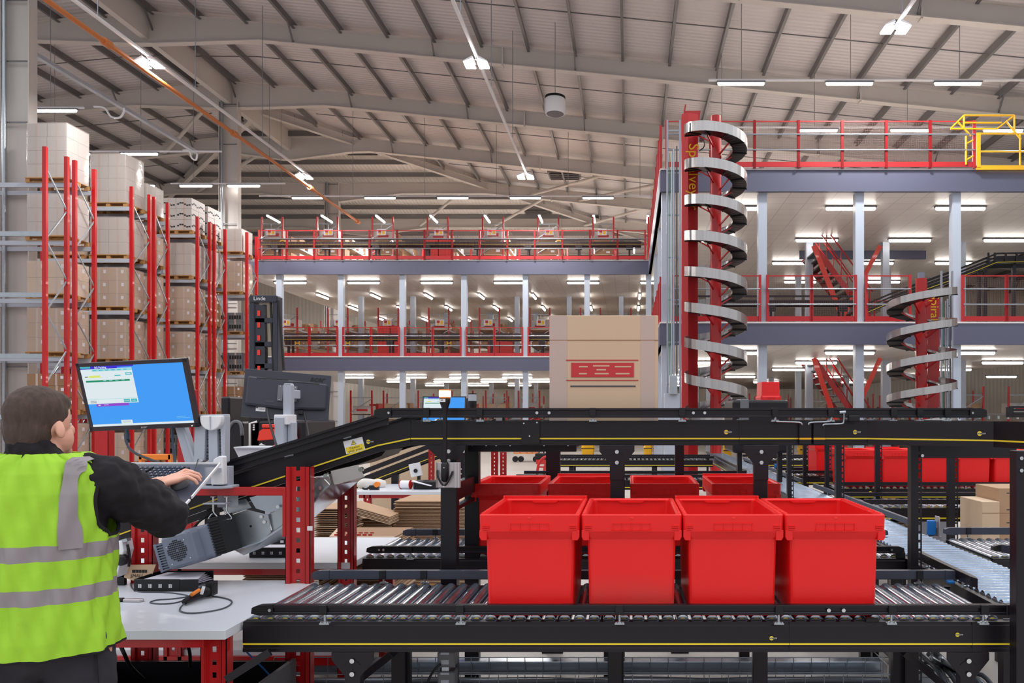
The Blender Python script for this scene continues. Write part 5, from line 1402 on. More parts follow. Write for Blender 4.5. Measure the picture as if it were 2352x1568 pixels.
# ================================================================== raised screen with arm and tray
def rotm(c, a, b_, g): return Matrix.Translation(c) @ Matrix.Rotation(a, 4, 'Z') @ Matrix.Rotation(b_, 4, 'X') @ Matrix.Rotation(g, 4, 'Y')
def screen_ui(t, mm, w, h, full=True):
    """content of the lit display; local x right, z up, faces -y. u,v in 0..1 from the top left"""
    def r(b, u0, v0, u1, v1, key, d):
        b.use(key); s0 = len(b.v); b.cbox(((u0 + u1 - 1) / 2 * w, -d, (1 - v0 - v1) / 2 * h), ((u1 - u0) * w, .0004, (v1 - v0) * h)); b.xf(mm, s0)
    b = MB(); r(b, 0, 0, 1, 1, 'scr_b', .0); r(b, 0, .965, 1, 1, 'scr_w', .0006)
    r(b, 0, .0, .36, .045, 'scr_n', .0006); r(b, .36, .0, .52, .022, 'scr_n', .0006); r(b, .0, .0, .1, .03, 'scr_t', .0008)
    r(b, .0, .045, .5, .62, 'scr_w', .0006); r(b, .0, .05, .5, .085, 'scr_l', .0012); r(b, 0, .055, .11, .095, 'scr_w', .0016)
    for k in range(6): r(b, .12 + k * .06, .06, .155 + k * .06, .075, 'scr_t', .0016)
    r(b, .07, .15, .18, .185, 'scr_y', .0012); r(b, .32, .155, .38, .17, 'scr_t', .0012); r(b, .43, .12, .49, .16, 'scr_t', .0012)
    r(b, .03, .23, .46, .26, 'scr_g', .0012); r(b, .0, .54, .5, .545, 'scr_l', .0012)
    r(b, .36, .555, .42, .61, 'scr_t', .0014); r(b, .43, .555, .49, .61, 'scr_t', .0014)
    for k in range(4): r(b, .03, .565 + k * .012, .09, .569 + k * .012, 'text_g', .0012)
    r(b, .13, .56, .25, .61, 'scr_w', .0014); r(b, .08, .62, .4, .665, 'scr_p', .0006)
    r(b, .29, .905, .40, .965, 'scr_w', .0008)
    if full:
        tm = lambda u, v, d=.002: mm @ Matrix.Translation(((u - .5) * w, -d, (.5 - v) * h)) @ Matrix.Rotation(R(90), 4, 'X')
        text_mb(b, 'BG Packing', .013, tm(.2, .022), 'scr_w', .0002, bold=.0002)
        text_mb(b, 'Cancel', .009, tm(.39, .583), 'scr_w', .0002); r(b, .445, .578, .475, .588, 'scr_l', .0018)
        r(b, .03, .164, .06, .174, 'text_g', .0016); r(b, .44, .134, .48, .146, 'scr_w', .0016)
        for k in range(2): r(b, .84, .885 + k * .022, .84 + .09 + .04 * k, .889 + k * .022, 'scr_l', .0008)
        for k in range(4): r(b, .2 + k * .06, .236, .23 + k * .06, .246, 'scr_l', .0016)
        r(b, .10, .635, .12, .65, 'scr_w', .001); r(b, .155, .637, .2, .645, 'scr_w', .001); r(b, .305, .925, .385, .928, 'text_g', .0012); r(b, .305, .942, .38, .945, 'text_g', .0012)
    b.build('display', t)
MC = Vector((-2.36, 3.699, 1.693)); mm = rotm(MC, -.069, .239, -.042)
t = thing('monitor', 'raised widescreen monitor facing the worker, showing a packing window on blue', 'monitor')
t.location = MC
ml = rotm((0, 0, 0), -.069, .239, -.042)
W, H_ = .555, .335
b = mb('bezel').box(-W / 2, W / 2, 0, .018, -H_ / 2, H_ / 2).box(-W / 2 + .06, W / 2 - .06, .018, .05, -H_ / 2 + .05, H_ / 2 - .04)
for x0, x1, z0, z1 in ((-W / 2, W / 2, H_ / 2 - .018, H_ / 2), (-W / 2, W / 2, -H_ / 2, -H_ / 2 + .022), (-W / 2, -W / 2 + .018, -H_ / 2, H_ / 2), (W / 2 - .02, W / 2, -H_ / 2, H_ / 2)): b.box(x0, x1, -.004, 0, z0, z1)
b.xf(ml); b.build('shell', t, bevel=.001)
screen_ui(t, ml @ Matrix.Translation((-.001, -.001, .002)), W - .038, H_ - .04)
b = MB(); text_mb(b, 'acer', .018, ml @ Matrix.Translation((0, -.0045, -H_ / 2 + .011)) @ Matrix.Rotation(R(90), 4, 'X'), 'alu', .0003, shear=.25, bold=.0003); b.build('maker_name', t)
b = mb('lampw').cbox((.245, -.005, -H_ / 2 + .008), (.002, .001, .003)); b.xf(ml); b.build('power_light', t)
# arm
AY = 3.76
t = thing('screen_stand', 'pale grey adjustable monitor arm clamped to the red cross rail', 'monitor arm', (X(490, AY), AY, Z(1120, AY)))
b = mb('white').use('grey')
b.prism([(X(400, AY), Z(975, AY)), (X(418, AY), Z(975, AY)), (X(448, AY), Z(1068, AY)), (X(426, AY), Z(1068, AY))], 'y', AY + .0, AY + .03)
b.prism([(X(418, AY), Z(975, AY)), (X(424, AY), Z(975, AY)), (X(453, AY), Z(1062, AY)), (X(448, AY), Z(1068, AY))], 'y', AY - .01, AY + .03); pmake(t, 'support_strut', b, .002)
b = mb('grey').prism([(X(452, AY), Z(952, AY)), (X(521, AY), Z(951, AY)), (X(522, AY), Z(958, AY)), (X(521, AY), Z(1060, AY)), (X(513, AY), Z(1066, AY)), (X(511, AY), Z(985, AY)), (X(503, AY), Z(985, AY)), (X(505, AY), Z(1066, AY)), (X(484, AY), Z(1068, AY)), (X(483, AY), Z(985, AY)), (X(477, AY), Z(985, AY)), (X(474, AY), Z(1056, AY)), (X(464, AY), Z(1062, AY)), (X(450, AY), Z(1062, AY))], 'y', AY - .02, AY + .03); pmake(t, 'column_shell', b, .003, seg=2)
b = mb('slot').prism([(X(476, AY), Z(975, AY)), (X(484, AY), Z(975, AY)), (X(481, AY), Z(1056, AY)), (X(473, AY), Z(1056, AY))], 'y', AY - .0, AY + .02).prism([(X(503, AY), Z(975, AY)), (X(511, AY), Z(975, AY)), (X(513, AY), Z(1056, AY)), (X(507, AY), Z(1056, AY))], 'y', AY - .0, AY + .02)
b.use('grey')
for k in range(22):
    py = 984 + k * 3.3
    for px in (474, 505): b.box(X(px, AY), X(px + 7, AY), AY - .004, AY + .002, Z(py + .8, AY), Z(py, AY))
pmake(t, 'rack_slot', b)
hd = [(X(496, AY) + .052 * math.cos(R(a)), Z(962, AY) + .055 * math.sin(R(a))) for a in range(180, 361, 15)]
b = mb('white').prism([(X(472, AY), Z(954, AY))] + hd + [(X(520, AY), Z(954, AY))], 'y', AY - .05, AY - .015); pmake(t, 'pivot_cover', b, .006, seg=3)
pmake(t, 'pivot_ridge', mb('grey').prism([(X(495, AY), Z(956, AY)), (X(497, AY), Z(956, AY)), (X(496.5, AY), Z(985, AY))], 'y', AY - .056, AY - .05))
b = mb('white').prism([(X(502, AY), Z(1110, AY)), (X(502, AY), Z(1072, AY)), (X(508, AY), Z(1052, AY)), (X(520, AY), Z(1045, AY)), (X(529, AY), Z(1046, AY)), (X(531, AY), Z(1110, AY))], 'y', AY - .07, AY - .03); pmake(t, 'side_cover', b, .005, seg=2)
b = mb('grey').box(X(482, AY), X(502, AY), AY - .05, AY + .02, Z(1114, AY), Z(1060, AY)).box(X(500, AY), X(532, AY), AY - .03, AY + .02, Z(1114, AY), Z(1070, AY)); b.use('slot').box(X(487, AY), X(499, AY), AY - .052, AY - .05, Z(1112, AY), Z(1109, AY)); pmake(t, 'lower_bracket', b, .002)
b = mb('grey').prism([(X(478, AY), AY - .07), (X(525, AY), AY - .07), (X(543, AY), AY - .04), (X(543, AY), AY + .03), (X(478, AY), AY + .03)], 'z', Z(1119.5, AY), Z(1113, AY)); pmake(t, 'base_plate', b, .003)
b = mb('grey').box(X(494, AY), X(542, AY), AY + .02, AY + .024, Z(1166, AY), Z(1119, AY)).box(X(481, AY), X(530, AY), AY - .06, AY + .02, Z(1155, AY), Z(1152, AY)); pmake(t, 'clamp_plate', b, .001)
for px in (490, 521):
    b = mb('bolt').tube(P(px, 1140, AY - .03), P(px, 1174, AY - .03), .0045, 10).tube(P(px, 1139.5, AY - .03), P(px, 1141, AY - .03), .013, 12)
    b.path([P(px, 1172, AY - .03), P(px + 2, 1178, AY - .03), P(px + 10, 1187, AY - .03), P(px + 8, 1192, AY - .03), P(px - 8, 1192, AY - .03), P(px - 10, 1188, AY - .03), P(px - 2, 1179, AY - .03)], .0032, 8, 2); pmake(t, 'clamp_screw', b)
b = mb('bolt').lathe([(.007, 0), (.005, .004)], (X(469, AY), AY - .024, Z(1056, AY)), 12, 'y'); pmake(t, 'pivot_screw', b)
# keyboard tray
def trayz(y): return 1.276 + (y - 2.82) * .295
t = thing('keyboard_tray', 'tilted dark keyboard tray with pale rim held by the monitor arm', 'tray', (-1.95, 2.82, 1.27))
pts = [(-2.25, 2.80), (-1.622, 2.80), (-1.712, 3.22), (-2.25, 3.22)]
b = mb('navy').add([(x, y, trayz(y) + d) for d in (-.006, 0) for x, y in pts], [(3, 2, 1, 0), (4, 5, 6, 7), (0, 1, 5, 4), (1, 2, 6, 5), (2, 3, 7, 6), (3, 0, 4, 7)]); pmake(t, 'platform', b, .001)
b = mb('white').bar((-1.620, 2.80, trayz(2.80) - .004), (-1.632, 2.86, trayz(2.86) - .004), .006, .008).bar((-1.630, 2.87, trayz(2.87) + .001), (-1.710, 3.22, trayz(3.22) + .001), .005, .010).bar((-1.708, 3.22, trayz(3.22)), (-2.25, 3.22, trayz(3.22)), .008, .014); pmake(t, 'rim', b)
pmake(t, 'arm_plate', mb('grey').bar((-1.86, 3.2, trayz(3.2) - .02), (-2.0, 3.75, 1.33), .06, .02))
tz = Matrix.Translation((0, 2.82, 1.276)) @ Matrix.Rotation(math.atan(.295), 4, 'X')
t = thing('keyboard', 'black full-size keyboard lying on the tilted tray', 'keyboard', (-1.98, 2.95, 1.31))
def T_(b, start=0):
    b.xf(tz, start); return b
b = mb('black2').box(-2.19, -1.79, .16, .34, 0, .018); T_(b); pmake(t, 'case', b, .003)
q = 0
for row in range(6):
    y0 = .172 + row * .026
    x = -2.18
    while x < -1.805:
        if (-1.93 < x < -1.92) or (-1.865 < x < -1.855): x += .012; continue
        wk = .0165
        if row == 0 and -2.12 < x < -2.02: wk = .09
        b = mb('mgrey' if False else 'black').box(x, min(x + wk, -1.80), y0, y0 + .021, .018, .024); b.use('text_w').box(x + .004, x + .007, y0 + .011, y0 + .015, .0241, .0244); T_(b)
        pmake(t, 'key', b); q += 1
        x += wk + .0032
t = thing('computer_mouse', 'dark computer mouse under the hand at the right of the tray', 'mouse', (-1.735, 2.98, 1.33))
b = mb('mgrey').rings([[(-1.735 + .028 * s * math.cos(k * math.pi / 8), .165 + .045 * s * math.sin(k * math.pi / 8), z) for k in range(16)] for s, z in ((.95, .001), (1, .012), (.9, .024), (.6, .033), (.2, .036))]); T_(b); pmake(t, 'shell', b)
b = mb('cable').path([tz @ Vector(p) for p in ((-1.74, .235, .01), (-1.755, .30, .012), (-1.78, .37, .016), (-1.80, .42, .02))], .0025, 6); pmake(t, 'cord', b)
# monitor cables
for lab, pts in (('black monitor cable with ferrite bead hanging from the raised screen', ((290, 985, 3.7), (292, 1020, 3.6), (310, 1040, 3.45), (345, 1055, 3.35), (375, 1068, 3.27))), ('straight black cable dropping behind the keyboard tray', ((394, 980, 3.7), (398, 1020, 3.6), (402, 1068, 3.4)))):
    b = mb('cable').path([P(*p) for p in pts], .006, 8)
    if 'ferrite' in lab: b.tube(P(291, 996, 3.68), P(293, 1013, 3.64), .012, 12)
    tag(b.build('monitor_cable'), lab, 'cable')
b = mb('cable').path([P(366, 1068, 3.26), P(380, 1072, 3.24), P(402, 1066, 3.25), P(410, 1072, 3.24)], .006, 8)
tag(b.build('cable_bundle'), 'small bundle of black connectors at the tray back edge', 'cable')

# second screen, seen from the back
M2 = Vector((-2.386, 5.376, 1.734)); ml = rotm((0, 0, 0), .408, -.192, .07)
t = thing('monitor', 'widescreen monitor seen from behind on a white pillar arm', 'monitor'); t.location = M2
b = mb('mon').box(-W / 2, W / 2, 0, .02, -H_ / 2, H_ / 2); b.xf(ml); b.build('shell', t, bevel=.002)
b = mb('mon').prism([(-W / 2 + .02, -H_ / 2 + .08), (0, -H_ / 2 + .065), (W / 2 - .02, -H_ / 2 + .08), (W / 2 - .02, H_ / 2 - .07), (-W / 2 + .02, H_ / 2 - .055)], 'y', -.035, 0); b.xf(ml); b.build('rear_housing', t, bevel=.012)
for s in (-1, 1):
    b = mb('mgrey').box(s * .04 + (-.012 if s > 0 else .012) - .0, s * .04 + s * .022, -.042, -.036, -.05, .06); b.use('bolt')
    for z in (-.043, .053): b.cbox((s * .048, -.043, z), (.006, .003, .006))
    b.xf(ml); b.build('bracket_plate', t, bevel=.001)
b = MB(); text_mb(b, 'acer', .055, ml @ Matrix.Translation((W / 2 - .09, -.001, H_ / 2 - .035)) @ Matrix.Rotation(R(90), 4, 'X'), 'slot', .001, shear=.25, bold=.001); b.build('maker_name', t)
b = mb('white').box(-.19, -.13, -.003, 0, -.125, -.095); b.use('text_k').box(-.188, -.178, -.004, -.003, -.104, -.097).box(-.17, -.135, -.004, -.003, -.112, -.110); b.use('text_g').box(-.13, -.08, -.037, -.0355, -.065, -.05); b.xf(ml); b.build('rating_label', t)
b = mb('slot').box(-.2, .0, -.036, -.0345, .098, .104).box(.03, .2, -.036, -.0345, .088, .094); b.xf(ml); b.build('vent_slot', t)
b = mb('black2').box(.08, .11, -.03, -.005, -.13, -.105); b.xf(ml); b.build('video_plug', t)
for lab, pts in (('left cable dropping from the back of the rear-facing screen', ((613, 938, 5.2), (618, 965, 5.1), (628, 1000, 5.0), (640, 1040, 4.9))), ('right cable dropping from the back of the rear-facing screen', ((698, 946, 5.35), (702, 965, 5.3), (708, 1000, 5.2), (712, 1040, 5.1)))):
    tag(mb('cable').path([P(*p) for p in pts], .008, 8).build('monitor_cable'), lab, 'cable')
t = thing('monitor_pillar', 'white pillar arm holding the rear-facing screen', 'monitor arm', (X(650, 5.1), 5.1, .78))
b = mb('grey').box(X(650, 5.15), X(669, 5.15), 5.15, 5.2, Z(1060, 5.15), Z(884, 5.15)); b.prism([(X(650, 5.15), Z(884, 5.15)), (X(669, 5.15), Z(884, 5.15)), (X(666, 5.15), Z(880, 5.15)), (X(653, 5.15), Z(880, 5.15))], 'y', 5.15, 5.2); pmake(t, 'upper_pillar', b, .003)
b = mb('white').box(X(632, 5.1), X(664, 5.1), 5.08, 5.22, Z(975, 5.1), Z(952, 5.1)); pmake(t, 'collar', b, .006, seg=2)
b = mb('grey').box(X(635, 5.1), X(656, 5.1), 5.07, 5.14, .8, Z(958, 5.1)).box(X(657, 5.1), X(668, 5.1), 5.12, 5.2, .8, Z(970, 5.1)); pmake(t, 'lower_pillar', b, .003)
b = mb('grey').box(X(625, 5.1), X(680, 5.1), 5.0, 5.25, .78, .8); pmake(t, 'base', b, .003)
b = mb('grey').prism([(X(653, 5.2), 5.19), (X(665, 5.2), 5.19), (X(672, 5.2), 5.33), (X(645, 5.2), 5.33)], 'z', Z(915, 5.2), Z(895, 5.2)); pmake(t, 'tilt_joint', b, .004)
t = thing('document_shelf', 'white angled sheet-metal tray behind the incline conveyor', 'tray', (X(600, 4.9), 4.9, .78))
b = mb('white').use('bench').prism([(X(537, 4.9), Z(1028, 4.9)), (X(640, 4.9), Z(1028, 4.9)), (X(640, 4.9), Z(1075, 4.9)), (X(560, 4.9), Z(1075, 4.9))], 'y', 4.9, 4.91); b.box(X(540, 4.9), X(640, 4.9), 4.88, 5.1, Z(1029, 4.9), Z(1026, 4.9)); pmake(t, 'panel', b, .001)
pmake(t, 'stand', mb('grey').box(X(600, 4.9), X(608, 4.9), 4.95, 4.98, .78, Z(1075, 4.9)))

# third screen, far, blue
t = thing('monitor', 'small far monitor with blue display beyond the beacon', 'monitor', P(1020, 940, 8.4))
ml = rotm((0, 0, 0), .1, -.25, 0)
b = mb('bezel').box(-.235, .235, 0, .03, -.15, .15); b.xf(ml); b.build('shell', t, bevel=.002)
screen_ui(t, ml @ Matrix.Translation((0, -.002, 0)), .44, .27, False)
mb('mon').box(-.03, .03, .02, .06, .78 - Z(940, 8.4), 0).build('stand', t)
t = thing('side_display', 'dark back of a screen beside the far blue monitor', 'monitor', P(1080, 935, 8.45))
b = mb('mon').box(-.05, .03, 0, .1, -.12, .1).box(-.02, .02, .02, .08, .78 - Z(935, 8.45), -.1); b.build('shell', t, bevel=.004)
t = thing('beacon_lamp', 'unlit grey stack beacon beyond the far blue monitor', 'beacon', P(1085, 960, 6.5))
zb_ = Z(960, 6.5)
mb('grey').lathe([(.035, .145), (.035, .2)], n=16).build('lens', t); mb('black2').lathe([(.035, .2), (.035, .208)], n=16).build('cap', t)
mb('black2').lathe([(.02, -zb_), (.02, .03), (.036, .1), (.036, .145)], n=16).build('stem', t)

# lit beacon on the conveyor post
BYY = 3.72
t = thing('beacon_lamp', 'lit orange-white beacon on a black pole in an aluminium bracket', 'beacon', (X(1022, BYY), BYY, Z(1118, BYY)))
def bx(px): return X(px, BYY)
def bz(py): return Z(py, BYY)
c0 = (bx(1022), BYY, 0)
pmake(t, 'lit_lens', mb('lampo').lathe([(.027, bz(912)), (.0285, bz(910)), (.0285, bz(898)), (.027, bz(896.5))], c0, 20))
pmake(t, 'lens_cap', mb('orangeb').lathe([(.0285, bz(897)), (.0285, bz(894.5)), (.02, bz(894))], c0, 20))
pmake(t, 'lens_base', mb('orangeb').lathe([(.026, bz(915)), (.0275, bz(911.5))], c0, 20), label='orange-lit lens base')
pmake(t, 'pole', mb('black2').lathe([(.0105, bz(1066)), (.0105, bz(955)), (.012, bz(942)), (.024, bz(925)), (.027, bz(915)), (.026, bz(914))], c0, 18))
b = mb('white').box(bx(1013), bx(1026), BYY - .029, BYY - .026, bz(923), bz(916)); b.use('text_k').box(bx(1016), bx(1021), BYY - .0295, BYY - .029, bz(919.5), bz(918)); pmake(t, 'pole_label', b)
b = mb('alu').box(bx(1001), bx(1057), BYY + .01, BYY + .016, bz(1120), bz(1062))
for px in (1002, 1044, 1050, 1056): b.box(bx(px) - .0015, bx(px) + .0015, BYY - .0, BYY + .01, bz(1120), bz(1062))
b.box(bx(1044), bx(1057), BYY - .0, BYY + .004, bz(1120), bz(1062)); pmake(t, 'bracket', b, .0008)
b = mb('bolt')
for px, py in ((1058, 1077), (1058, 1088), (1058, 1101)): b.lathe([(.004, 0), (.004, .008)], (bx(px), BYY + .004, bz(py)), 10, 'y')
pmake(t, 'bracket_bolts', b)
pmake(t, 'holder', mb('black2').lathe([(.010, bz(1106)), (.0175, bz(1103)), (.0185, bz(1085)), (.0185, bz(1066)), (.014, bz(1061.5)), (.009, bz(1061))], c0, 18))
b = mb('black2').path([(bx(1005), BYY - .003, bz(1080)), (bx(1008), BYY - .015, bz(1095)), (bx(1022), BYY - .02, bz(1114)), (bx(1034), BYY - .012, bz(1098)), (bx(1040), BYY - .003, bz(1082))], .005, 8); b.use('bolt').lathe([(.004, 0), (.003, .003)], (bx(1022), BYY - .026, bz(1116)), 10, 'y').lathe([(.003, 0), (.003, .003)], (bx(1022), BYY - .021, bz(1073)), 10, 'y'); pmake(t, 'retaining_clip', b)

# ================================================================== drive motor and chute under the incline
MY = 3.70
t = thing('gear_motor', 'grey gear motor with round fan grille under the incline conveyor', 'motor', (X(450, MY), MY, BZ))
mo = Matrix.Translation((X(440, MY), MY, Z(1254, MY))) @ Matrix.Rotation(R(-16), 4, 'Y') @ Matrix.Scale(.9, 4)
def mbx(key, f, name, bev=.004, seg=2, lab=None):
    b = mb(key); f(b); b.xf(mo); return pmake(t, name, b, bev, lab, seg)
mbx('motor', lambda b: b.rings([[(x, y * 1, z) for x, z in [(hw * sx + cx, hh * sz) for sx, sz in ((-.8, -1), (.8, -1), (.95, -.92), (1, -.75), (1, .75), (.95, .92), (.8, 1), (-.8, 1), (-.95, .92), (-1, .75), (-1, -.75), (-.95, -.92))]] for y, hw, hh, cx in ((-.11, .065, .075, -.01), (-.10, .08, .088, -.005), (-.04, .098, .094, 0), (.10, .10, .094, .0))], smooth=False), 'fan_cover')
mbx('motor', lambda b: b.box(-.005, .148, -.06, .11, -.085, .092), 'terminal_housing', .015, 3)
def gr(b):
    for i in range(-5, 6):
        for j in range(-5, 6):
            if i * i + j * j <= 27 and i * i + j * j > 0: b.cbox((-.012 + i * .0095, -.1115, j * .0105), (.0055, .003, .0062))
mbx('slot', gr, 'fan_grille', 0)
def fins(b):
    b.box(-.165, -.15, -.05, .1, -.09, .062).box(-.15, -.09, -.04, .1, -.085, .058)
    for k in range(11): b.box(-.15, -.085, -.055, -.04, -.085 + k * .0136, -.079 + k * .0136)
mbx('motor', fins, 'cooling_fins', .001, 1)
def fins2(b):
    b.box(.145, .2, -.045, .11, -.085, .115)
    for k in range(13): b.box(.145, .205, -.06, -.045, -.085 + k * .015, -.079 + k * .015)
mbx('black2', fins2, 'gearbox', .001, 1)
mbx('bolt', lambda b: [b.lathe([(.0035, 0), (.003, .002)], (x, -.1125, z), 8, 'y') for x, z in ((-.062, .03), (.036, .045), (-.056, -.062), (.045, -.055))], 'cover_screws', 0)
b = mb('zinc').lathe([(.012, 0), (.012, .03)], tuple(P(392, 1243, MY)), 12, 'z'); b.use('cableg').path([P(395, 1238, MY), P(408, 1215, MY), P(418, 1190, MY + .1)], .009, 8); b.use('green').path([P(421, 1222, MY + .1), P(424, 1205, MY + .1), P(420, 1190, MY + .1)], .004, 6); b.use('cable').path([P(445, 1212, MY + .1), P(460, 1195, MY + .1), P(485, 1180, MY + .15)], .006, 6); pmake(t, 'motor_cable', b)
pmake(t, 'mount_bracket', mb('black2').box(X(470, 3.78), X(500, 3.78), 3.78, 3.9, Z(1225, 3.62), Z(1200, 3.62)).box(X(480, 3.9), X(500, 3.9), 3.88, 3.92, Z(1225, 3.9), Z(1150, 3.9)))
CYY = 3.82
t = thing('drive_guard', 'galvanised folded drive guard plate bolted beside the motor', 'guard plate', (X(560, CYY), CYY, 1.0))
def pp(l, Y=CYY): return [(X(a, Y), Z(c, Y)) for a, c in l]
pmake(t, 'side_plate', mb('zinc').prism(pp([(505, 1160), (518, 1180), (540, 1262), (600, 1242), (622, 1222), (616, 1182), (568, 1170), (522, 1186)]), 'y', CYY, CYY + .004))
pmake(t, 'side_plate', mb('zinc').prism(pp([(505, 1158), (562, 1146), (575, 1166), (522, 1184), (512, 1172)]), 'y', CYY + .01, CYY + .014))
pmake(t, 'upper_plate', mb('duct').prism(pp([(570, 1143), (660, 1120), (660, 1160), (618, 1178), (585, 1168)]), 'y', CYY + .012, CYY + .016))
b = mb('duct').prism(pp([(537, 1262), (540, 1264), (602, 1244), (660, 1205), (708, 1168), (758, 1113), (755, 1111), (704, 1164), (658, 1201), (600, 1240)]), 'y', CYY - .006, CYY + .01); pmake(t, 'folded_edge', b)
pmake(t, 'outer_plate', mb('zinc').prism(pp([(612, 1182), (660, 1160), (750, 1085), (756, 1110), (700, 1164), (622, 1222)]), 'y', CYY + .018, CYY + .022))
b = mb('bolt')
for px, py in ((601, 1186), (608, 1198), (530, 1211), (537, 1232), (639, 1163), (736, 1120)): b.lathe([(.0085, 0), (.0085, .0015), (.006, .002), (.006, .007)], (X(px, CYY), CYY - .007, Z(py, CYY)), 14, 'y')
pmake(t, 'plate_bolt', b)
pmake(t, 'access_hole', mb('slot').lathe([(.006, 0), (.006, .001)], (X(576, CYY), CYY - .001, Z(1208, CYY)), 12, 'y'))
t = thing('discharge_chute', 'pale galvanised chute panel sloping down behind the red slotted leg', 'chute', (X(760, 3.9), 3.9, 1.0))
pmake(t, 'upper_panel', mb('alu').prism(pp([(752, 1083), (815, 1068), (831, 1097), (760, 1114)], 3.8), 'y', 3.84, 3.846), .001)
b = mb('duct').add([P(540, 1264, 3.84), P(708, 1170, 3.84), P(759, 1115, 3.84), P(831, 1097, 3.85), P(822, 1106, 4.1), P(772, 1148, 4.25), P(665, 1232, 4.25), P(560, 1275, 4.2)], [(0, 1, 7), (1, 6, 7), (1, 2, 5, 6), (2, 3, 4, 5)]); pmake(t, 'sloping_panel', b)
b = mb('bolt').tube(P(712, 1099, 3.8), P(755, 1092, 3.8), .006, 8).tube(P(745, 1100, 3.8), P(757, 1113, 3.8), .004, 8).lathe([(.01, 0), (.01, .02)], tuple(P(747, 1092, 3.79)), 10, 'y').lathe([(.012, 0), (.012, .02)], tuple(P(828, 1078, 3.78)), 10, 'y'); pmake(t, 'hinge_rod', b)
pmake(t, 'under_pan', mb('black2').prism([(X(760, 4.1), Z(1080, 4.1)), (X(900, 4.1), Z(1032, 4.1)), (X(890, 4.1), Z(1045, 4.1)), (X(830, 4.1), Z(1066, 4.1))], 'y', 4.0, 4.3))

# ================================================================== things on the front bench
def tray(px0, px1, pyb, Y, lab, papers=True, wd=.30, dp=.24, gap=True):
    x0, x1 = X(px0, Y), X(px1, Y)
    t = thing('document_tray', lab, 'letter tray', ((x0 + x1) / 2, Y, BZ))
    b = mb('black2').box(x0, x1, Y, Y + dp, BZ, BZ + .004).box(x0, x1, Y, Y + .004, BZ, BZ + .058).box(x0, x0 + .004, Y, Y + dp, BZ, BZ + .058).box(x0, x1 + .05, Y + dp - .004, Y + dp, BZ, BZ + .058)
    b.prism([(Y, BZ), (Y + dp, BZ), (Y + dp, BZ + .05), (Y + .02, BZ + .01)], 'x', x1, x1 + .004); pmake(t, 'shell', b, .002)
    b = mb('white'); n = 4
    for k in range(n):
        xx = x0 + (x1 - x0) * (.1 + k * .22)
        for i in range(2):
            for j in range(2): b.box(xx + i * .0085, xx + i * .0085 + .006, Y - .0008, Y + .0002, BZ + .018 + j * .009, BZ + .025 + j * .009)
    pmake(t, 'window_slot', b)
    if papers:
        for k in range(5):
            b = mb('paper').prism([(x0 + .03, Y + .01), (x1 + .02 + .012 * k, Y + .012 + .004 * k), (x1 + .06 - .01 * k, Y + dp - .02), (x0 + .05, Y + dp - .02)], 'z', BZ + .02 + k * .008, BZ + .0212 + k * .008); pmake(t, 'paper_sheet', b)
    return t
def B_(px, py, dz=0):
    Y = .82 * F / (py - CY); return Vector((X(px, Y), Y, BZ + dz))
tray(307, 413, 1358, 3.57, 'black letter tray with loose white papers on the front bench', dp=.2)
pmake(bpy.data.objects['document_tray'], 'tray_extension', mb('black2').box(X(413, 3.57), X(455, 3.57), 3.57, 3.574, BZ, BZ + .056), .001)
tray(572, 663, 1275, 4.42, 'small black letter tray on the second bench', False, dp=.12)
pmake(bpy.data.objects['document_tray.001'], 'paper_pile', mb('paper').box(X(585, 4.42), X(660, 4.42), 4.43, 4.53, BZ + .05, BZ + .056))
t = thing('document_tray', 'rear black letter tray behind the small one on the second bench', 'letter tray', (X(620, 4.75), 4.75, BZ)); pmake(t, 'shell', mb('black2').box(X(610, 4.75), X(668, 4.75), 4.75, 4.9, BZ, BZ + .06), .002); b = mb('white')
for k in range(2): b.box(X(622 + k * 22, 4.75), X(622 + k * 22, 4.75) + .02, 4.749, 4.75, BZ + .03, BZ + .045)
pmake(t, 'window_slot', b)
# barcode scanner with its lead
SY = 3.38
t = thing('barcode_scanner', 'black barcode scanner with orange trigger lying on the bench', 'scanner', (X(460, SY), SY, BZ))
def sp(px, py, Y): return P(px, py, Y)
b = mb('black2'); pts = [(B_(424, 1391), .013), (B_(438, 1385), .016), (B_(452, 1379), .021), (B_(468, 1374), .027), (B_(484, 1371), .027)]
for (p, r), (q, r2) in zip(pts, pts[1:]):
    p = Vector((p.x, p.y, BZ + r + .004)); q = Vector((q.x, q.y, BZ + r2 + .004)); b.tube(p, q, r, 14, r2)
pmake(t, 'body', b, .002)
q0 = B_(484, 1371); b = mb('black2').cbox((q0.x + .004, q0.y, BZ + .04), (.03, .05, .06)); b.use('slot').cbox((q0.x + .0195, q0.y, BZ + .042), (.002, .034, .04)); pmake(t, 'head_window', b, .006, seg=2)
b = mb('yelp').use('orangeb').tube(B_(449, 1383, .040) + Vector((0, -.03, 0)), B_(466, 1377, .050) + Vector((0, -.03, 0)), .008, 12); pmake(t, 'trigger', b, label='orange trigger')
b = mb('white').bar(B_(470, 1377, .03) + Vector((0, -.026, 0)), B_(474, 1376, .062) + Vector((0, -.02, 0)), .012, .006); pmake(t, 'label', b)
b = mb('cableg').path([B_(424, 1391, .012), B_(414, 1398, .004), B_(416, 1406, .004), B_(440, 1410, .004), B_(480, 1406, .004), B_(515, 1398, .004), B_(532, 1387, .004), B_(528, 1379, .004), B_(505, 1373, .004), B_(488, 1371, .004)], .0032, 8)
for v in range(len(b.v)):
    x, y, z = b.v[v]; b.v[v] = (x, y, min(max(z, BZ + .001), BZ + .012))
pmake(t, 'lead', b)
def flat(pts, r): 
    b = mb('cableg'); out = []
    for px, py in pts:
        Y = .82 * F / (py - CY); out.append((X(px, Y), Y, BZ + r))
    return b.path(out, r, 8)
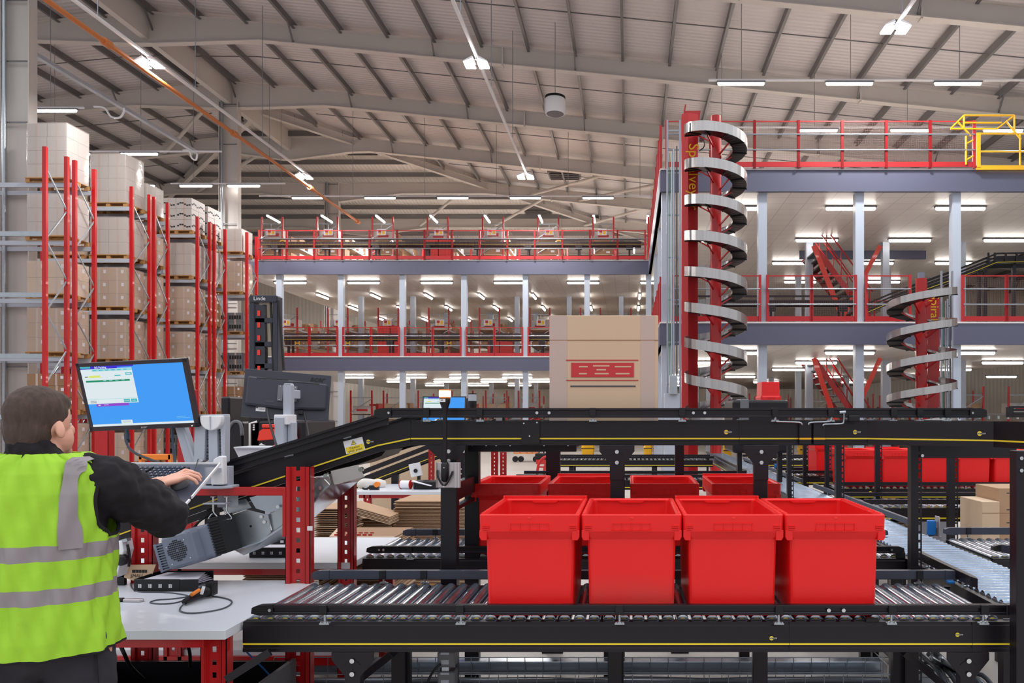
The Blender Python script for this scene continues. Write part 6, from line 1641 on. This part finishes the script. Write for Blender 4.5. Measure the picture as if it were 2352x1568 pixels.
tag(flat(((300, 1340), (304, 1352), (320, 1360), (370, 1361), (405, 1364), (432, 1370), (400, 1376), (360, 1379), (345, 1385), (370, 1388), (400, 1386), (422, 1380)), .003).build('scanner_lead'), 'grey cable looping across the bench in front of the letter tray', 'cable')
# safety knife
t = thing('safety_knife', 'silver and black safety knife beside the worker on the bench', 'knife', (X(300, 3.35), 3.35, BZ))
Yk = .815 * F / (1380 - CY)
b = mb('alu').prism([(X(281, Yk), Yk), (X(322, Yk), Yk - .005), (X(328, Yk), Yk + .008), (X(322, Yk), Yk + .022), (X(281, Yk), Yk + .02)], 'z', BZ, BZ + .014); pmake(t, 'handle', b, .004, seg=2)
pmake(t, 'grip', mb('black2').box(X(262, Yk), X(281, Yk), Yk, Yk + .022, BZ, BZ + .016), .004)
# manila tag
t = thing('cardboard_tag', 'manila tag with barcode and handwritten word leaning by the tray', 'tag', P(310, 1315, 3.7))
b = mb('tag').prism([(X(276, 3.7), Z(1323, 3.7)), (X(290, 3.7), Z(1297, 3.7)), (X(358, 3.7), Z(1296, 3.7)), (X(350, 3.7), Z(1318, 3.7)), (X(306, 3.7), Z(1333, 3.7))], 'y', 3.7, 3.703); pmake(t, 'card', b)
b = mb('text_k')
for k in range(16): b.box(X(303 + k * 2.2, 3.698), X(304.2 + k * 2.2 + (k % 3) * .4, 3.698), 3.6985, 3.6995, Z(1315, 3.7), Z(1308, 3.7))
text_mb(b, 'SMALL', .022, face_m((X(314, 3.7), 3.6985, Z(1322, 3.7)), roll=R(4)), 'text_k', .0002, shear=.3)
b.lathe([(.006, 0), (.006, .001)], (X(286, 3.7), 3.698, Z(1318, 3.7)), 12, 'y'); pmake(t, 'barcode', b)
# white drive unit with black knob, seen left
t = thing('control_box', 'white control box with round black knob beside the worker', 'control box', P(285, 1325, 3.66))
b = mb('white').prism([(X(240, 3.66), Z(1250, 3.66)), (X(292, 3.66), Z(1238, 3.66)), (X(296, 3.66), Z(1262, 3.66)), (X(280, 3.66), Z(1322, 3.66)), (X(268, 3.66), Z(1322, 3.66)), (X(240, 3.66), Z(1280, 3.66))], 'y', 3.62, 3.70); pmake(t, 'casing', b, .003)
b = mb('black2').lathe([(.027, -.02), (.024, -.026), (.01, -.028)], (X(277, 3.62), 3.62 + .02, Z(1286, 3.62)), 20, 'y'); b.lathe([(.027, 0), (.027, -.02)], (X(277, 3.62), 3.64, Z(1286, 3.62)), 20, 'y'); pmake(t, 'knob', b)
b = mb('zinc').bar(P(250, 1252, 3.64), P(296, 1238, 3.64), .03, .015); b.use('cable').path([P(293, 1250, 3.65), P(297, 1275, 3.65), P(296, 1300, 3.66)], .006, 6); pmake(t, 'bracket', b)
pmake(t, 'mount_leg', mb('black2').box(X(262, 3.7), X(285, 3.7), 3.70, 3.72, BZ, Z(1300, 3.7)))
# items on the far bench
t = thing('tape_gun', 'white tape dispenser with red rim on the far bench', 'tape dispenser', P(932, 1118, 8.5)); t.location.z = BZ; t.rotation_euler = (0, 0, R(80))
b = mb('cardr').lathe([(.05, -.06), (.05, -.055)], (0, 0, .05), 20, 'y').lathe([(.05, .055), (.05, .06)], (0, 0, .05), 20, 'y'); b.build('side_disc', t); mb('white').lathe([(.045, -.054), (.045, .054)], (0, 0, .05), 20, 'y').build('tape_roll', t)
o = mb('foam').path([(X(830, 8.7), 8.7, BZ + .03), (X(845, 8.7), 8.6, BZ + .06), (X(860, 8.7), 8.7, BZ + .04), (X(872, 8.7), 8.65, BZ + .05), (X(880, 8.7), 8.7, BZ + .03)], .05, 10).build('foam_wrap'); tag(o, 'crumpled pale foam wrap on the far bench', 'packaging')
t = thing('tape_gun', 'black and orange tape gun on the far bench', 'tape dispenser', (X(862, 8.4), 8.4, BZ)); mb('black2').box(-.06, .04, -.02, .02, .0, .05).path([(-.06, 0, .03), (-.1, 0, .01), (-.14, 0, .02)], .012, 8).build('handle', t); mb('orangeb').lathe([(.03, -.025), (.03, .025)], (.02, 0, .06), 16, 'y').build('roll', t)
t = thing('label_printer', 'black label printer with white sheet on the far bench', 'printer', (X(980, 8.45), 8.45, BZ)); mb('black2').box(-.15, .12, 0, .2, 0, .09).build('body', t, bevel=.01); mb('paper').prism([(-.15, .09), (.06, .04), (.06, .045), (-.15, .1)], 'y', -.06, .02).build('sheet', t)
t = thing('camera_unit', 'tilted white camera unit with dark lens above the far bench', 'camera', (X(963, 8.8), 8.8, BZ)); b = mb('white').box(-.07, .05, 0, .06, .12, .27); b.xf(Matrix.Rotation(R(-12), 4, 'Y')); b.build('casing', t, bevel=.004); b = mb('black2').lathe([(.024, -.01), (.02, -.02)], (-.04, 0, .18), 16, 'y'); b.build('lens', t); mb('black2').box(-.03, .0, .02, .06, 0, .14).build('bracket', t)
pmake(T2, 'lower_shelf', mb('bench').box(-2.95, BR - .05, 4.32, 5.1, .25, .28)); pmake(T2, 'shelf_beam', mb('red').box(-2.95, BR - .1, 4.3, 4.34, .2, .25))
# far inclined conveyor
FY = 9.25
t = thing('incline_conveyor', 'black inclined conveyor with yellow stripe behind the far bench', 'conveyor', (X(920, FY), FY, .8))
pts = [(800, 1118), (985, 1047), (1090, 1012)]
def inc_part(dy0, dy1, key, y0, y1):
    b = mb(key)
    for a, c in zip(pts, pts[1:]):
        p, q = P(a[0], a[1], FY), P(c[0], c[1], FY)
        k = FY / F
        b.hexa([(p.x, y0, p.z + dy0 * k), (q.x, y0, q.z + dy0 * k), (q.x, y1, q.z + dy0 * k), (p.x, y1, p.z + dy0 * k), (p.x, y0, p.z + dy1 * k), (q.x, y0, q.z + dy1 * k), (q.x, y1, q.z + dy1 * k), (p.x, y1, p.z + dy1 * k)])
    return b
pmake(t, 'side_frame', inc_part(-11, 11, 'black', FY, FY + .05)); pmake(t, 'side_frame', inc_part(-11, 11, 'black', FY + .6, FY + .65)); pmake(t, 'yellow_stripe', inc_part(-7, -5.4, 'yel', FY - .003, FY)); pmake(t, 'guide_rail', inc_part(16, 27, 'black', FY - .02, FY + .02)); pmake(t, 'belt', inc_part(5, 8, 'black2', FY + .05, FY + .6))
for px, py in ((905, 1090), (1060, 1040)): pmake(t, 'leg', mb('black').box(X(px, FY) - .04, X(px, FY) + .04, FY + .02, FY + .08, 0, Z(py, FY)))
# panels behind it
t = thing('cardboard_divider', 'plain tan cardboard panel leaning behind the far incline', 'cardboard', (X(960, 10.5), 10.5, 0)); pmake(t, 'sheet', mb('card2').prism([(X(850, 10.5), 0.02), (X(850, 10.5), Z(1060, 10.5)), (X(930, 10.5), Z(1022, 10.5)), (X(1010, 10.5), Z(1022, 10.5)), (X(1010, 10.5), 0.0)], 'y', 10.5, 10.53))

# ================================================================== flattened carton stacks
def flat_stack(px0, px1, Y, zt_, lab, grp, dp=.55, z0=.16, n=None, fan=0):
    x0, x1 = X(px0, Y), X(px1, Y); th = .0075; n = n or int((zt_ - z0) / th)
    pal = thing('pallet', 'small wooden pallet under the ' + ('left bundle of far cartons' if 'left bundle' in lab else 'right bundle of far cartons' if 'right bundle' in lab else ' '.join(lab.split()[:9])), 'pallet', ((x0 + x1) / 2, Y + dp / 2, 0))
    fl = .282 if z0 == .33 else 0
    b = mb('wood').box(-(x1 - x0) / 2, (x1 - x0) / 2, -dp / 2, dp / 2, z0 - .03, z0 - .005)
    for k in (-1, 0, 1): b.box(k * (x1 - x0) * .42 - .04, k * (x1 - x0) * .42 + .04, -dp / 2, dp / 2, fl, z0 - .03)
    b.build('deck', pal)
    t = thing('carton_stack', lab, 'cardboard stack', ((x0 + x1) / 2, Y, z0))
    # every sheet edge shows as a line; sheets beyond the largest hundred are one part
    b = MB(); m = min(n, 90)
    for k in range(n):
        dx = random.uniform(-.012, .012); key = ('card', 'card2', 'card3')[(k * 7) % 3]
        o_ = mb(key)
        z = z0 + k * (zt_ - z0) / n
        tilt = fan * (k / n)
        s = o_; s.hexa([(x0 + dx, Y + random.uniform(0, .01), z), (x1 + dx, Y, z - tilt), (x1 + dx, Y + dp, z - tilt), (x0 + dx, Y + dp, z), (x0 + dx, Y, z + th * .75), (x1 + dx, Y, z + th * .75 - tilt), (x1 + dx, Y + dp, z + th * .75 - tilt), (x0 + dx, Y + dp, z + th * .75)])
        if n - k <= 90: pmake(t, 'flat_carton', s)
        else:
            b.use(key); off = len(b.v); b.v += s.v; b.f += [tuple(i + off for i in f) for f in s.f]; b.mi += [b.m] * len(s.f); b.sm += s.sm
    if b.v: o = pmake(t, 'lower_cartons', b); o['kind'] = 'stuff'
    return t
flat_stack(905, 1068, 6.6, Z(1150, 6.6), 'tall stack of flattened cartons behind the beacon post', 'g', n=70)
flat_stack(720, 780, 6.2, Z(1165, 6.2), 'stack of flattened cartons between the two red slotted legs', 'g', n=40)
flat_stack(806, 902, 6.8, Z(1188, 6.8), 'middle stack of flattened cartons right of the second red leg', 'g', n=40)
t = thing('flat_cartons', 'few flattened cartons sloping down onto the middle stack', 'cardboard stack', (X(860, 6.7), 6.7, .8))
for k in range(6):
    b = mb(('card', 'card2')[k % 2]); b.bar(P(814, 1155 + k * 3.2, 6.5), P(908, 1182 + k * 3.2, 6.5), .3, .006, (0, 0, 1)); pmake(t, 'flat_carton', b)
t = thing('printed_carton', 'flattened tan carton with red print lying behind the second bench', 'carton', (X(840, 5.6), 5.6, .78))
b = mb('card2').hexa([P(756, 1232, 5.25), P(905, 1232, 5.25), P(905, 1232, 5.27), P(756, 1232, 5.27), P(775, 1212, 5.7), P(905, 1216, 5.7), P(905, 1216, 5.72), P(775, 1212, 5.72)]); pmake(t, 'sheet', b)
b = mb('text_r')
for k in range(7): b.bar(P(768 + k * 13, 1228, 5.3), P(777 + k * 13, 1228, 5.3), .004, .012); b.bar(P(772 + k * 13, 1223, 5.4), P(781 + k * 13, 1223, 5.4), .004, .008)
pmake(t, 'red_print', b)
flat_stack(765, 905, 5.2, .772, 'flattened cartons piled under the red-printed carton', 'g', dp=.5, n=60)
flat_stack(560, 735, 4.55, .66, 'flattened cartons stacked on the lower shelf of the second bench', 'g', dp=.5, z0=.33, n=34)
flat_stack(1965, 2060, 8.9, Z(1148, 8.9), 'flattened cartons bundled under the far right conveyor, left bundle', 'g', n=30)
flat_stack(2062, 2100, 8.0, Z(1152, 8.0), 'flattened cartons bundled under the far right conveyor, right bundle', 'g', n=24)
# standing cartons at the right
for i, (a, c, top, Y, lab) in enumerate(((2256, 2296, 1152, 6.0, 'left tan carton standing stepped beside the lane at the right'), (2293, 2352, 1121, 6.05, 'right taller tan carton with faint print at the right edge'))):
    t = thing('standing_carton', lab, 'carton', (X((a + c) / 2, Y), Y, 0))
    b = mb('card2' if i == 0 else 'card').box(X(a, Y), X(c, Y) + .1 * i, Y, Y + .4, .4, Z(top, Y)); pmake(t, 'box_body', b, .002)
    b = mb('card3').box(X(a, Y), X(c, Y) + .1 * i, Y - .001, Y, Z(1178, Y) - .002, Z(1178, Y) + .002)
    if i: b.use('text_g').box(X(2312, Y), X(2328, Y), Y - .002, Y - .001, Z(1133, Y), Z(1131, Y)).box(X(2312, Y), X(2328, Y), Y - .002, Y - .001, Z(1171, Y), Z(1169, Y)).box(X(2312, Y), X(2328, Y), Y - .002, Y - .001, Z(1201, Y), Z(1199, Y))
    pmake(t, 'print_marks', b)
t = thing('low_table', 'low grey stand under the two tan cartons at the right', 'stand', (X(2300, 6), 6, 0)); pmake(t, 'top', mb('mgrey').box(X(2240, 6), X(2400, 6), 5.9, 6.5, .36, .398)); 
for xx in (2245, 2390): pmake(t, 'leg', mb('mgrey').box(X(xx, 6), X(xx + 6, 6), 5.95, 6.4, 0, .36))
# grey cabinet panel behind the slotted posts
tag(mb('grey').box(X(2130, 8.6), X(2250, 8.6), 9.5, 9.7, 0, .62).build('panel_cabinet', bevel=.004), 'pale grey metal panel low behind the slotted posts', 'cabinet')

# ================================================================== below the front conveyor
t = thing('wire_tray', 'wire mesh cable tray with conduits running under the conveyors', 'cable tray', (.1, 4.1, .12))
x0, x1 = X(590, 4.1), X(2060, 4.1)
b = mb('wire')
for y, z in ((4.02, .245), (4.02, .16), (4.02, .12), (4.12, .12), (4.22, .12), (4.3, .16), (4.3, .245)): b.tube((x0, y, z), (x1, y, z), .003, 6)
x = x0
while x < x1: b.tube((x, 4.02, .12), (x, 4.02, .245), .0025, 5); b.tube((x, 4.02, .12), (x, 4.3, .12), .0025, 5); b.tube((x, 4.3, .12), (x, 4.3, .245), .0025, 5); x += .1
pmake(t, 'mesh', b)
b = mb('duct').box(x0, x1, 4.32, 4.4, .14, .215); pmake(t, 'steel_duct', b, .004)
for k, (y, z, r, key) in enumerate(((4.08, .15, .017, 'zinc'), (4.13, .145, .014, 'cableg'), (4.19, .15, .017, 'zinc'), (4.25, .142, .012, 'cableg'), (4.1, .18, .012, 'cableg'))):
    pts = [(x0 + i * (x1 - x0) / 14, y + random.uniform(-.006, .006), z + random.uniform(-.004, .004)) for i in range(15)]
    pmake(t, 'conduit', mb(key).path(pts, r, 8, 3))
for xx in (-.9, 0, 1): pmake(t, 'foot', mb('zinc').box(xx, xx + .03, 4.02, 4.38, 0, .118))
t = thing('control_units', 'two stacked grey control units hanging by the conveyor leg', 'control box', (X(1024, 3.5), 3.5, .3))
for py, hh in ((1497, 36), (1543, 40)):
    b = mb('mgrey').box(X(1004, 3.5), X(1044, 3.5), 3.5, 3.57, Z(py + hh, 3.5), Z(py, 3.5)); pmake(t, 'unit', b, .006)
    b = mb('grey').box(X(1012, 3.5), X(1032, 3.5), 3.498, 3.5, Z(py + 6, 3.5), Z(py + 1, 3.5)).box(X(1013, 3.5), X(1031, 3.5), 3.498, 3.5, Z(py + 28, 3.5), Z(py + 18, 3.5)); pmake(t, 'unit_label', b)
pmake(t, 'mount_rail', mb('zinc').box(X(1018, 3.52), X(1030, 3.52), 3.57, 3.66, .15, .68).box(X(1016, 3.52), X(1032, 3.52), 3.51, 3.55, Z(1545, 3.5), Z(1532, 3.5))); pmake(t, 'unit_cable', mb('cable').path([P(1012, 1525, 3.49), P(1000, 1535, 3.48), P(985, 1560, 3.5), P(975, 1600, 3.5)], .006, 8))
# cable bundle at the lower right
for i in range(9):
    a = [(2110 + i * 7, 1500 + (i % 3) * 9, 4.6 - i * .06), (2140 + i * 10, 1525 + i * 3, 4.4), (2160 + i * 12, 1550 + (i % 2) * 8, 4.2), (2180 + i * 14, 1590, 4.1)]
    tag(mb(('cableg', 'zinc', 'cableg')[i % 3]).path([P(*p) for p in a], .013, 8).build('conduit_cable'), f'{ORD[i]} grey conduit from the left in the bundle at the lower right', 'cable', 'conduits at the lower right')
t = thing('floor_tray', 'wire tray receding along the floor at the lower right', 'cable tray', (1.8, 4.4, .1))
b = mb('wire')
for x in (1.55, 1.65, 1.75, 1.85): b.tube((x, 4.4, .1), (x, 9, .1), .003, 5)
y = 4.4
while y < 9: b.tube((1.55, y, .1), (1.85, y, .1), .003, 5); y += .12
pmake(t, 'mesh', b)
for y in (4.6, 6.5, 8.5): pmake(t, 'foot', mb('zinc').box(1.55, 1.85, y, y + .02, 0, .098))
for k in range(4): pmake(t, 'conduit', mb('zinc' if k % 2 else 'cableg').path([(1.6 + k * .065, 4.4 + i * .9, .125 + random.uniform(0, .01)) for i in range(6)], .016, 8, 3))
# orange pallet beam low behind the keyboard
t = thing('orange_barrier', 'orange steel barrier standing in front of the racking', 'barrier', (X(350, 14), 14, 0))
pmake(t, 'rail', mb('orangeb').box(X(318, 14), X(392, 14), 14, 14.08, Z(1056, 14), Z(1043, 14)), .01); 
for px in (318, 386): pmake(t, 'post', mb('orangeb').box(X(px, 14), X(px + 7, 14), 14, 14.08, 0, Z(1043, 14)))
# shadow-side stand-offs

# ================================================================== the worker
def skinned(name, caps, ells, voxel, parent, key, smooth=4, post=None, mats=None):
    """union of tapered limbs and ellipsoids, remeshed to one continuous surface"""
    b = MB(); b.use(key)
    for p, q, r1, r2 in caps:
        p, q = Vector(p), Vector(q); d = (q - p); L = d.length; d.normalize()
        u = Vector((0, 0, 1)) if abs(d.z) < .9 else Vector((1, 0, 0)); a = d.cross(u).normalized(); c = d.cross(a)
        rr = []; n = 18
        prof = [(-math.cos(t) * r1, math.sin(t) * r1) for t in [R(15 * k) for k in range(1, 7)]] + [(L + math.cos(t) * r2, math.sin(t) * r2) for t in [R(90 - 15 * k) for k in range(0, 6)]]
        for h, r in prof: rr.append([p + d * h + (a * math.cos(2 * math.pi * k / n) + c * math.sin(2 * math.pi * k / n)) * r for k in range(n)])
        b.rings(rr)
    for cen, rad, m in ells:
        cen = Vector(cen); n = 20; rr = []
        for i in range(1, 12):
            t = math.pi * i / 12
            ring = []
            for k in range(n):
                v = Vector((rad[0] * math.sin(t) * math.cos(2 * math.pi * k / n), rad[1] * math.sin(t) * math.sin(2 * math.pi * k / n), -rad[2] * math.cos(t)))
                ring.append(cen + (m @ v if m is not None else v))
            rr.append(ring)
        b.rings(rr)
    tmp = b.build('tmp_shape')
    rm = tmp.modifiers.new('r', 'REMESH'); rm.mode = 'VOXEL'; rm.voxel_size = voxel; rm.use_smooth_shade = True
    sm = tmp.modifiers.new('s', 'SMOOTH'); sm.factor = .6; sm.iterations = smooth
    dg = bpy.context.evaluated_depsgraph_get(); me = bpy.data.meshes.new_from_object(tmp.evaluated_get(dg))
    bpy.data.objects.remove(tmp)
    me.name = name
    if post: post(me)
    o = bpy.data.objects.new(name, me); COL.objects.link(o); o.parent = parent
    me.materials.clear()
    for k in (mats or [key]): me.materials.append(M[k])
    return o
ZR3 = lambda a: Matrix.Rotation(R(a), 3, 'Z')
C = Vector((-1.832, 2.42, 0))
man = thing('person', 'person in lime hi-vis vest and dark fleece typing at the raised screen, seen from behind', 'person')
TR_ = ZR3(12)                       # torso turned towards the screen
def tp(x, y, z): v = TR_ @ Vector((x, y, 0)); return Vector((C.x + v.x, C.y + v.y, z))
HR = ZR3(-13)
hc = Vector((-1.852, 2.43, 1.568))
def hp(x, y, z): v = HR @ Vector((x, y, 0)); return Vector((hc.x + v.x, hc.y + v.y, hc.z + z))
Ssh = tp(.17, 0, 1.385); El = Vector((-1.60, 2.66, 1.25)); Wr = Vector((-1.785, 2.88, 1.325))
SshL = tp(-.17, 0, 1.385); ElL = Vector((-2.08, 2.62, 1.2)); WrL = Vector((-2.06, 2.86, 1.325))
hips = tp(0, .0, .93)
legs = []
for s in (-1, 1):
    h = tp(s * .095, 0, .90); k_ = tp(s * .10, .03, .49); a_ = tp(s * .11, .0, .10)
    legs += [(h, k_, .092, .062), (k_, a_, .06, .042), (a_, tp(s * .12, .12, .04), .038, .03)]
body_caps = legs + [(hips, tp(0, 0, 1.2), .13, .14), (tp(0, 0, 1.2), tp(0, 0, 1.34), .14, .13), (tp(-.12, 0, 1.37), tp(.12, 0, 1.37), .075, .075), (tp(0, 0, 1.38), hp(0, -.01, -.05), .056, .056),
    (Ssh, El, .055, .042), (El, Wr, .040, .028), (SshL, ElL, .055, .042), (ElL, WrL, .04, .028)]
E3 = HR
body_ells = [(hp(0, -.01, .02), (.071, .090, .098), E3), (hp(0, .02, -.045), (.058, .074, .07), E3), (hp(0, .06, -.085), (.034, .032, .026), E3), (hp(0, .092, -.02), (.012, .018, .022), E3),
    (hp(0, .082, -.055), (.026, .012, .009), E3), (hp(.076, -.005, -.015), (.009, .016, .029), E3 @ Matrix.Rotation(R(-12), 3, 'Y')), (hp(-.076, -.005, -.015), (.011, .019, .031), E3)]
# hands
def hand(w, d, side, tipz, prep):
    """w wrist, d forward unit, side unit towards the little finger"""
    caps = []; up = Vector((0, 0, 1))
    palm = w + d * .045
    for k, (o, L) in enumerate(((-.030, .072), (-.010, .080), (.011, .074), (.030, .060))):
        base = w + d * (.085 - abs(k - 1) * .004) + side * o + up * .012
        mid = base + d * L * .48 + up * (.010) + side * o * .4
        tip = mid + d * L * .40 - up * .014 + side * o * .35; end = tip + d * L * .12 - up * .014
        caps += [(w + d * .02 + side * o * .6 + up * .002, base, .014, .0115), (base, mid, .0098, .0088), (mid, tip, .0088, .0078), (tip, end, .0078, .0068)]
    th0 = w + d * .025 - side * .025; th1 = th0 + d * .035 - side * .028 - up * .006; th2 = th1 + d * .032 - side * .006 - up * .008
    caps += [(th0, th1, .0145, .011), (th1, th2, .0105, .0085)]
    caps += [(w - d * .03, w + d * .03, .026, .027)]
    return caps
dR = Vector((.70, .66, .12)).normalized(); sR = Vector((.62, -.70, -.22)).normalized()
hcaps = hand(Wr + Vector((0, .01, .012)), dR, sR, 0, 0)
dL = Vector((.25, .95, .25)).normalized(); sL = Vector((-.95, .25, 0)).normalized()
hcaps += hand(WrL + Vector((0, .01, .012)), dL, sL, 0, 0)
body = skinned('body', body_caps + hcaps, body_ells, .0042, man, 'skin', 3)
# eyes
for s in (-1, 1):
    b = mb('white'); rr = []
    c_ = hp(s * .028, .0655, .0)
    for i in range(1, 6):
        t_ = math.pi * i / 6; rr.append([c_ + Vector((.008 * math.sin(t_) * math.cos(k * math.pi / 6), .010 * math.sin(t_) * math.sin(k * math.pi / 6), -.007 * math.cos(t_))) for k in range(12)])
    b.rings(rr); b.build('eye', man)
def hair_post(me):
    pass
hair = skinned('hair', [], [(hp(0, -.020, .036), (.0775, .091, .09), E3), (hp(0, -.045, -.016), (.068, .062, .085), E3), (hp(0, .008, .07), (.064, .072, .044), E3)], .006, man, 'hair', 3)
# fleece: torso, collar and sleeves
fc = [(Ssh - Vector((0, 0, .0)), Ssh.lerp(El, .5), .086, .082), (Ssh.lerp(El, .5), El, .082, .072), (El, El.lerp(Wr, .6), .07, .056), (El.lerp(Wr, .6), Wr - (Wr - El).normalized() * .01, .056, .04),
      (SshL, ElL, .085, .07), (ElL, WrL, .068, .042), (tp(-.13, 0, 1.385), tp(.13, 0, 1.385), .085, .085), (tp(0, -.02, 1.40), hp(0, -.035, -.075), .076, .068)]
fe = [(tp(0, .0, 1.12), (.140, .105, .32), TR_), (tp(0, 0, 1.30), (.17, .108, .15), TR_)]
fc += [(tp(s_ * .05, 0, .96), tp(s_ * .06, 0, 1.34), .098, .108) for s_ in (-1, 1)]
fe += [(hp(0, -.03, -.095), (.078, .078, .034), E3)]
fl = skinned('fleece_jacket', fc, fe, .008, man, 'fleece', 4)
dtex = bpy.data.textures.new('cloth_folds', 'CLOUDS'); dtex.noise_scale = .075; dtex.noise_depth = 2
dm = fl.modifiers.new('folds', 'DISPLACE'); dm.texture = dtex; dm.strength = .04; dm.mid_level = .5
# trousers
tc_ = []
for s in (-1, 1):
    h = tp(s * .092, 0, .90); k_ = tp(s * .10, .03, .49); a_ = tp(s * .11, .0, .11)
    tc_ += [(h, k_, .096, .085), (k_, a_, .085, .07)]
tr = skinned('trousers', tc_, [(tp(0, -.005, .90), (.152, .12, .12), TR_)], .009, man, 'trou', 5)
dm = tr.modifiers.new('folds', 'DISPLACE'); dm.texture = dtex; dm.strength = .022; dm.mid_level = .5
pk = mb('slot'); pk.bar(tp(.165, -.06, .86), tp(.175, -.055, .68), .003, .004); pk.build('pocket_seam', man)
for s in (-1, 1):
    b = mb('black2'); a_ = tp(s * .115, .04, 0); f_ = TR_
    rr = []
    for z, kx, ky in ((0, .05, .14), (.03, .052, .142), (.06, .045, .12), (.09, .042, .07), (.12, .045, .055)): rr.append([a_ + (f_ @ Vector((kx * math.cos(k * math.pi / 8), ky * math.sin(k * math.pi / 8) + (.0 if z < .07 else -.05), 0))) + Vector((0, 0, z)) for k in range(16)])
    b.rings(rr); b.build('shoe', man)
# hi-vis vest: open shell with arm holes, reflective tape following it
def vest_pt(u, z, off=0):
    """u angle in torso frame, z height"""
    k = [(.86, .196, .158), (.92, .194, .160), (1.02, .184, .150), (1.15, .180, .145), (1.26, .190, .143), (1.36, .196, .135), (1.42, .186, .120), (1.455, .155, .105), (1.478, .105, .09)]
    z_ = max(k[0][0], min(k[-1][0], z))
    for (z0, a0, b0), (z1, a1, b1) in zip(k, k[1:]):
        if z0 <= z_ <= z1:
            f = (z_ - z0) / (z1 - z0); a = a0 + (a1 - a0) * f; b_ = b0 + (b1 - b0) * f; break
    fold = .005 * math.sin(9 * u + 14 * z) + .0045 * math.sin(15 * u - 26 * z) + .002 * math.sin(31 * u + 40 * z)
    if z < 1.0: fold += .006 * math.sin(7 * u + 6 * z) * (1.0 - z) / .14
    a += off + fold; b_ += off + fold
    c, s = math.cos(u), math.sin(u)
    e = .92
    x = a * math.copysign(abs(c) ** e, c); y = b_ * math.copysign(abs(s) ** e, s)
    return tp(x, y, z)
NU, NZ = 240, 170
zs = [.865 + (1.478 - .865) * i / NZ for i in range(NZ + 1)]
def in_arm(u, z):
    for cu in (0, math.pi):
        d = math.atan2(math.sin(u - cu), math.cos(u - cu))
        if 1.215 < z < 1.438:
            hw = .56 * math.sqrt(max(0, 1 - ((z - 1.335) / .125) ** 2))
            if abs(d) < hw: return True
    return False
b = MB(); b.use('hivis'); hv = b.m; b.use('tapev'); tv = b.m; b.use('fleece'); bk = b.m
for j in range(NZ + 1):
    for i in range(NU): b.v.append(tuple(vest_pt(2 * math.pi * i / NU, zs[j])))
fm = []
for j in range(NZ):
    zc = (zs[j] + zs[j + 1]) / 2
    for i in range(NU):
        u = 2 * math.pi * (i + .5) / NU
        if in_arm(u, zc): continue
        p = TR_.inverted() @ (Vector(b.v[j * NU + i]) - C)
        back = p.y < 0
        m_ = hv
        if 1.030 < zc < 1.078 or 1.160 < zc < 1.206: m_ = tv
        if zc < .873 or (1.438 < zc and not back and abs(p.x) < .06): m_ = bk if zc < .873 else hv
        b.f.append((j * NU + i, j * NU + (i + 1) % NU, (j + 1) * NU + (i + 1) % NU, (j + 1) * NU + i)); b.mi.append(m_); b.sm.append(True)
b.mats = [M['hivis'], M['tapev'], M['fleece']]
v = b.build('hi_vis_vest', man, recalc=False)
def u_at(x, z, s):
    lo, hi = 0.0, math.pi / 2
    for _ in range(30):
        mid = (lo + hi) / 2; p = TR_.inverted() @ (vest_pt(mid * s if s < 0 else mid, z) - C)
        if p.x > x: lo = mid
        else: hi = mid
    return lo
for sx in (-1, 1):
    for sy in (-1, 1):
        rr = []; zz_ = [1.195 + (1.47 - 1.195) * i / 40 for i in range(41)]
        for z in zz_:
            row = []
            for j in range(5):
                x_ = .092 + .043 * j / 4; u = u_at(x_, z, 1)
                u = u if sx > 0 else math.pi - u
                if sy < 0: u = -u
                row.append(vest_pt(u, z, .0105 + max(0, z - 1.40) * .12))
            rr.append(row)
        n = 5; vs = [p for r_ in rr for p in r_]
        b = mb('tapev').add(vs, [(j * n + i, j * n + i + 1, (j + 1) * n + i + 1, (j + 1) * n + i) for j in range(40) for i in range(4)], True)
        b.build('reflective_strap', man, recalc=False)
    pts = []
    for k in range(33):
        a_ = 2 * math.pi * k / 32; z = 1.335 + .116 * math.sin(a_); u = (0 if sx > 0 else math.pi) + .575 * math.cos(a_)
        z = min(z, 1.436); pts.append(vest_pt(u, z, .003))
    mb('fleece').path(pts, .0055, 8, 2).build('armhole_binding', man)
so = v.modifiers.new('cloth', 'SOLIDIFY'); so.thickness = .004; so.offset = 1
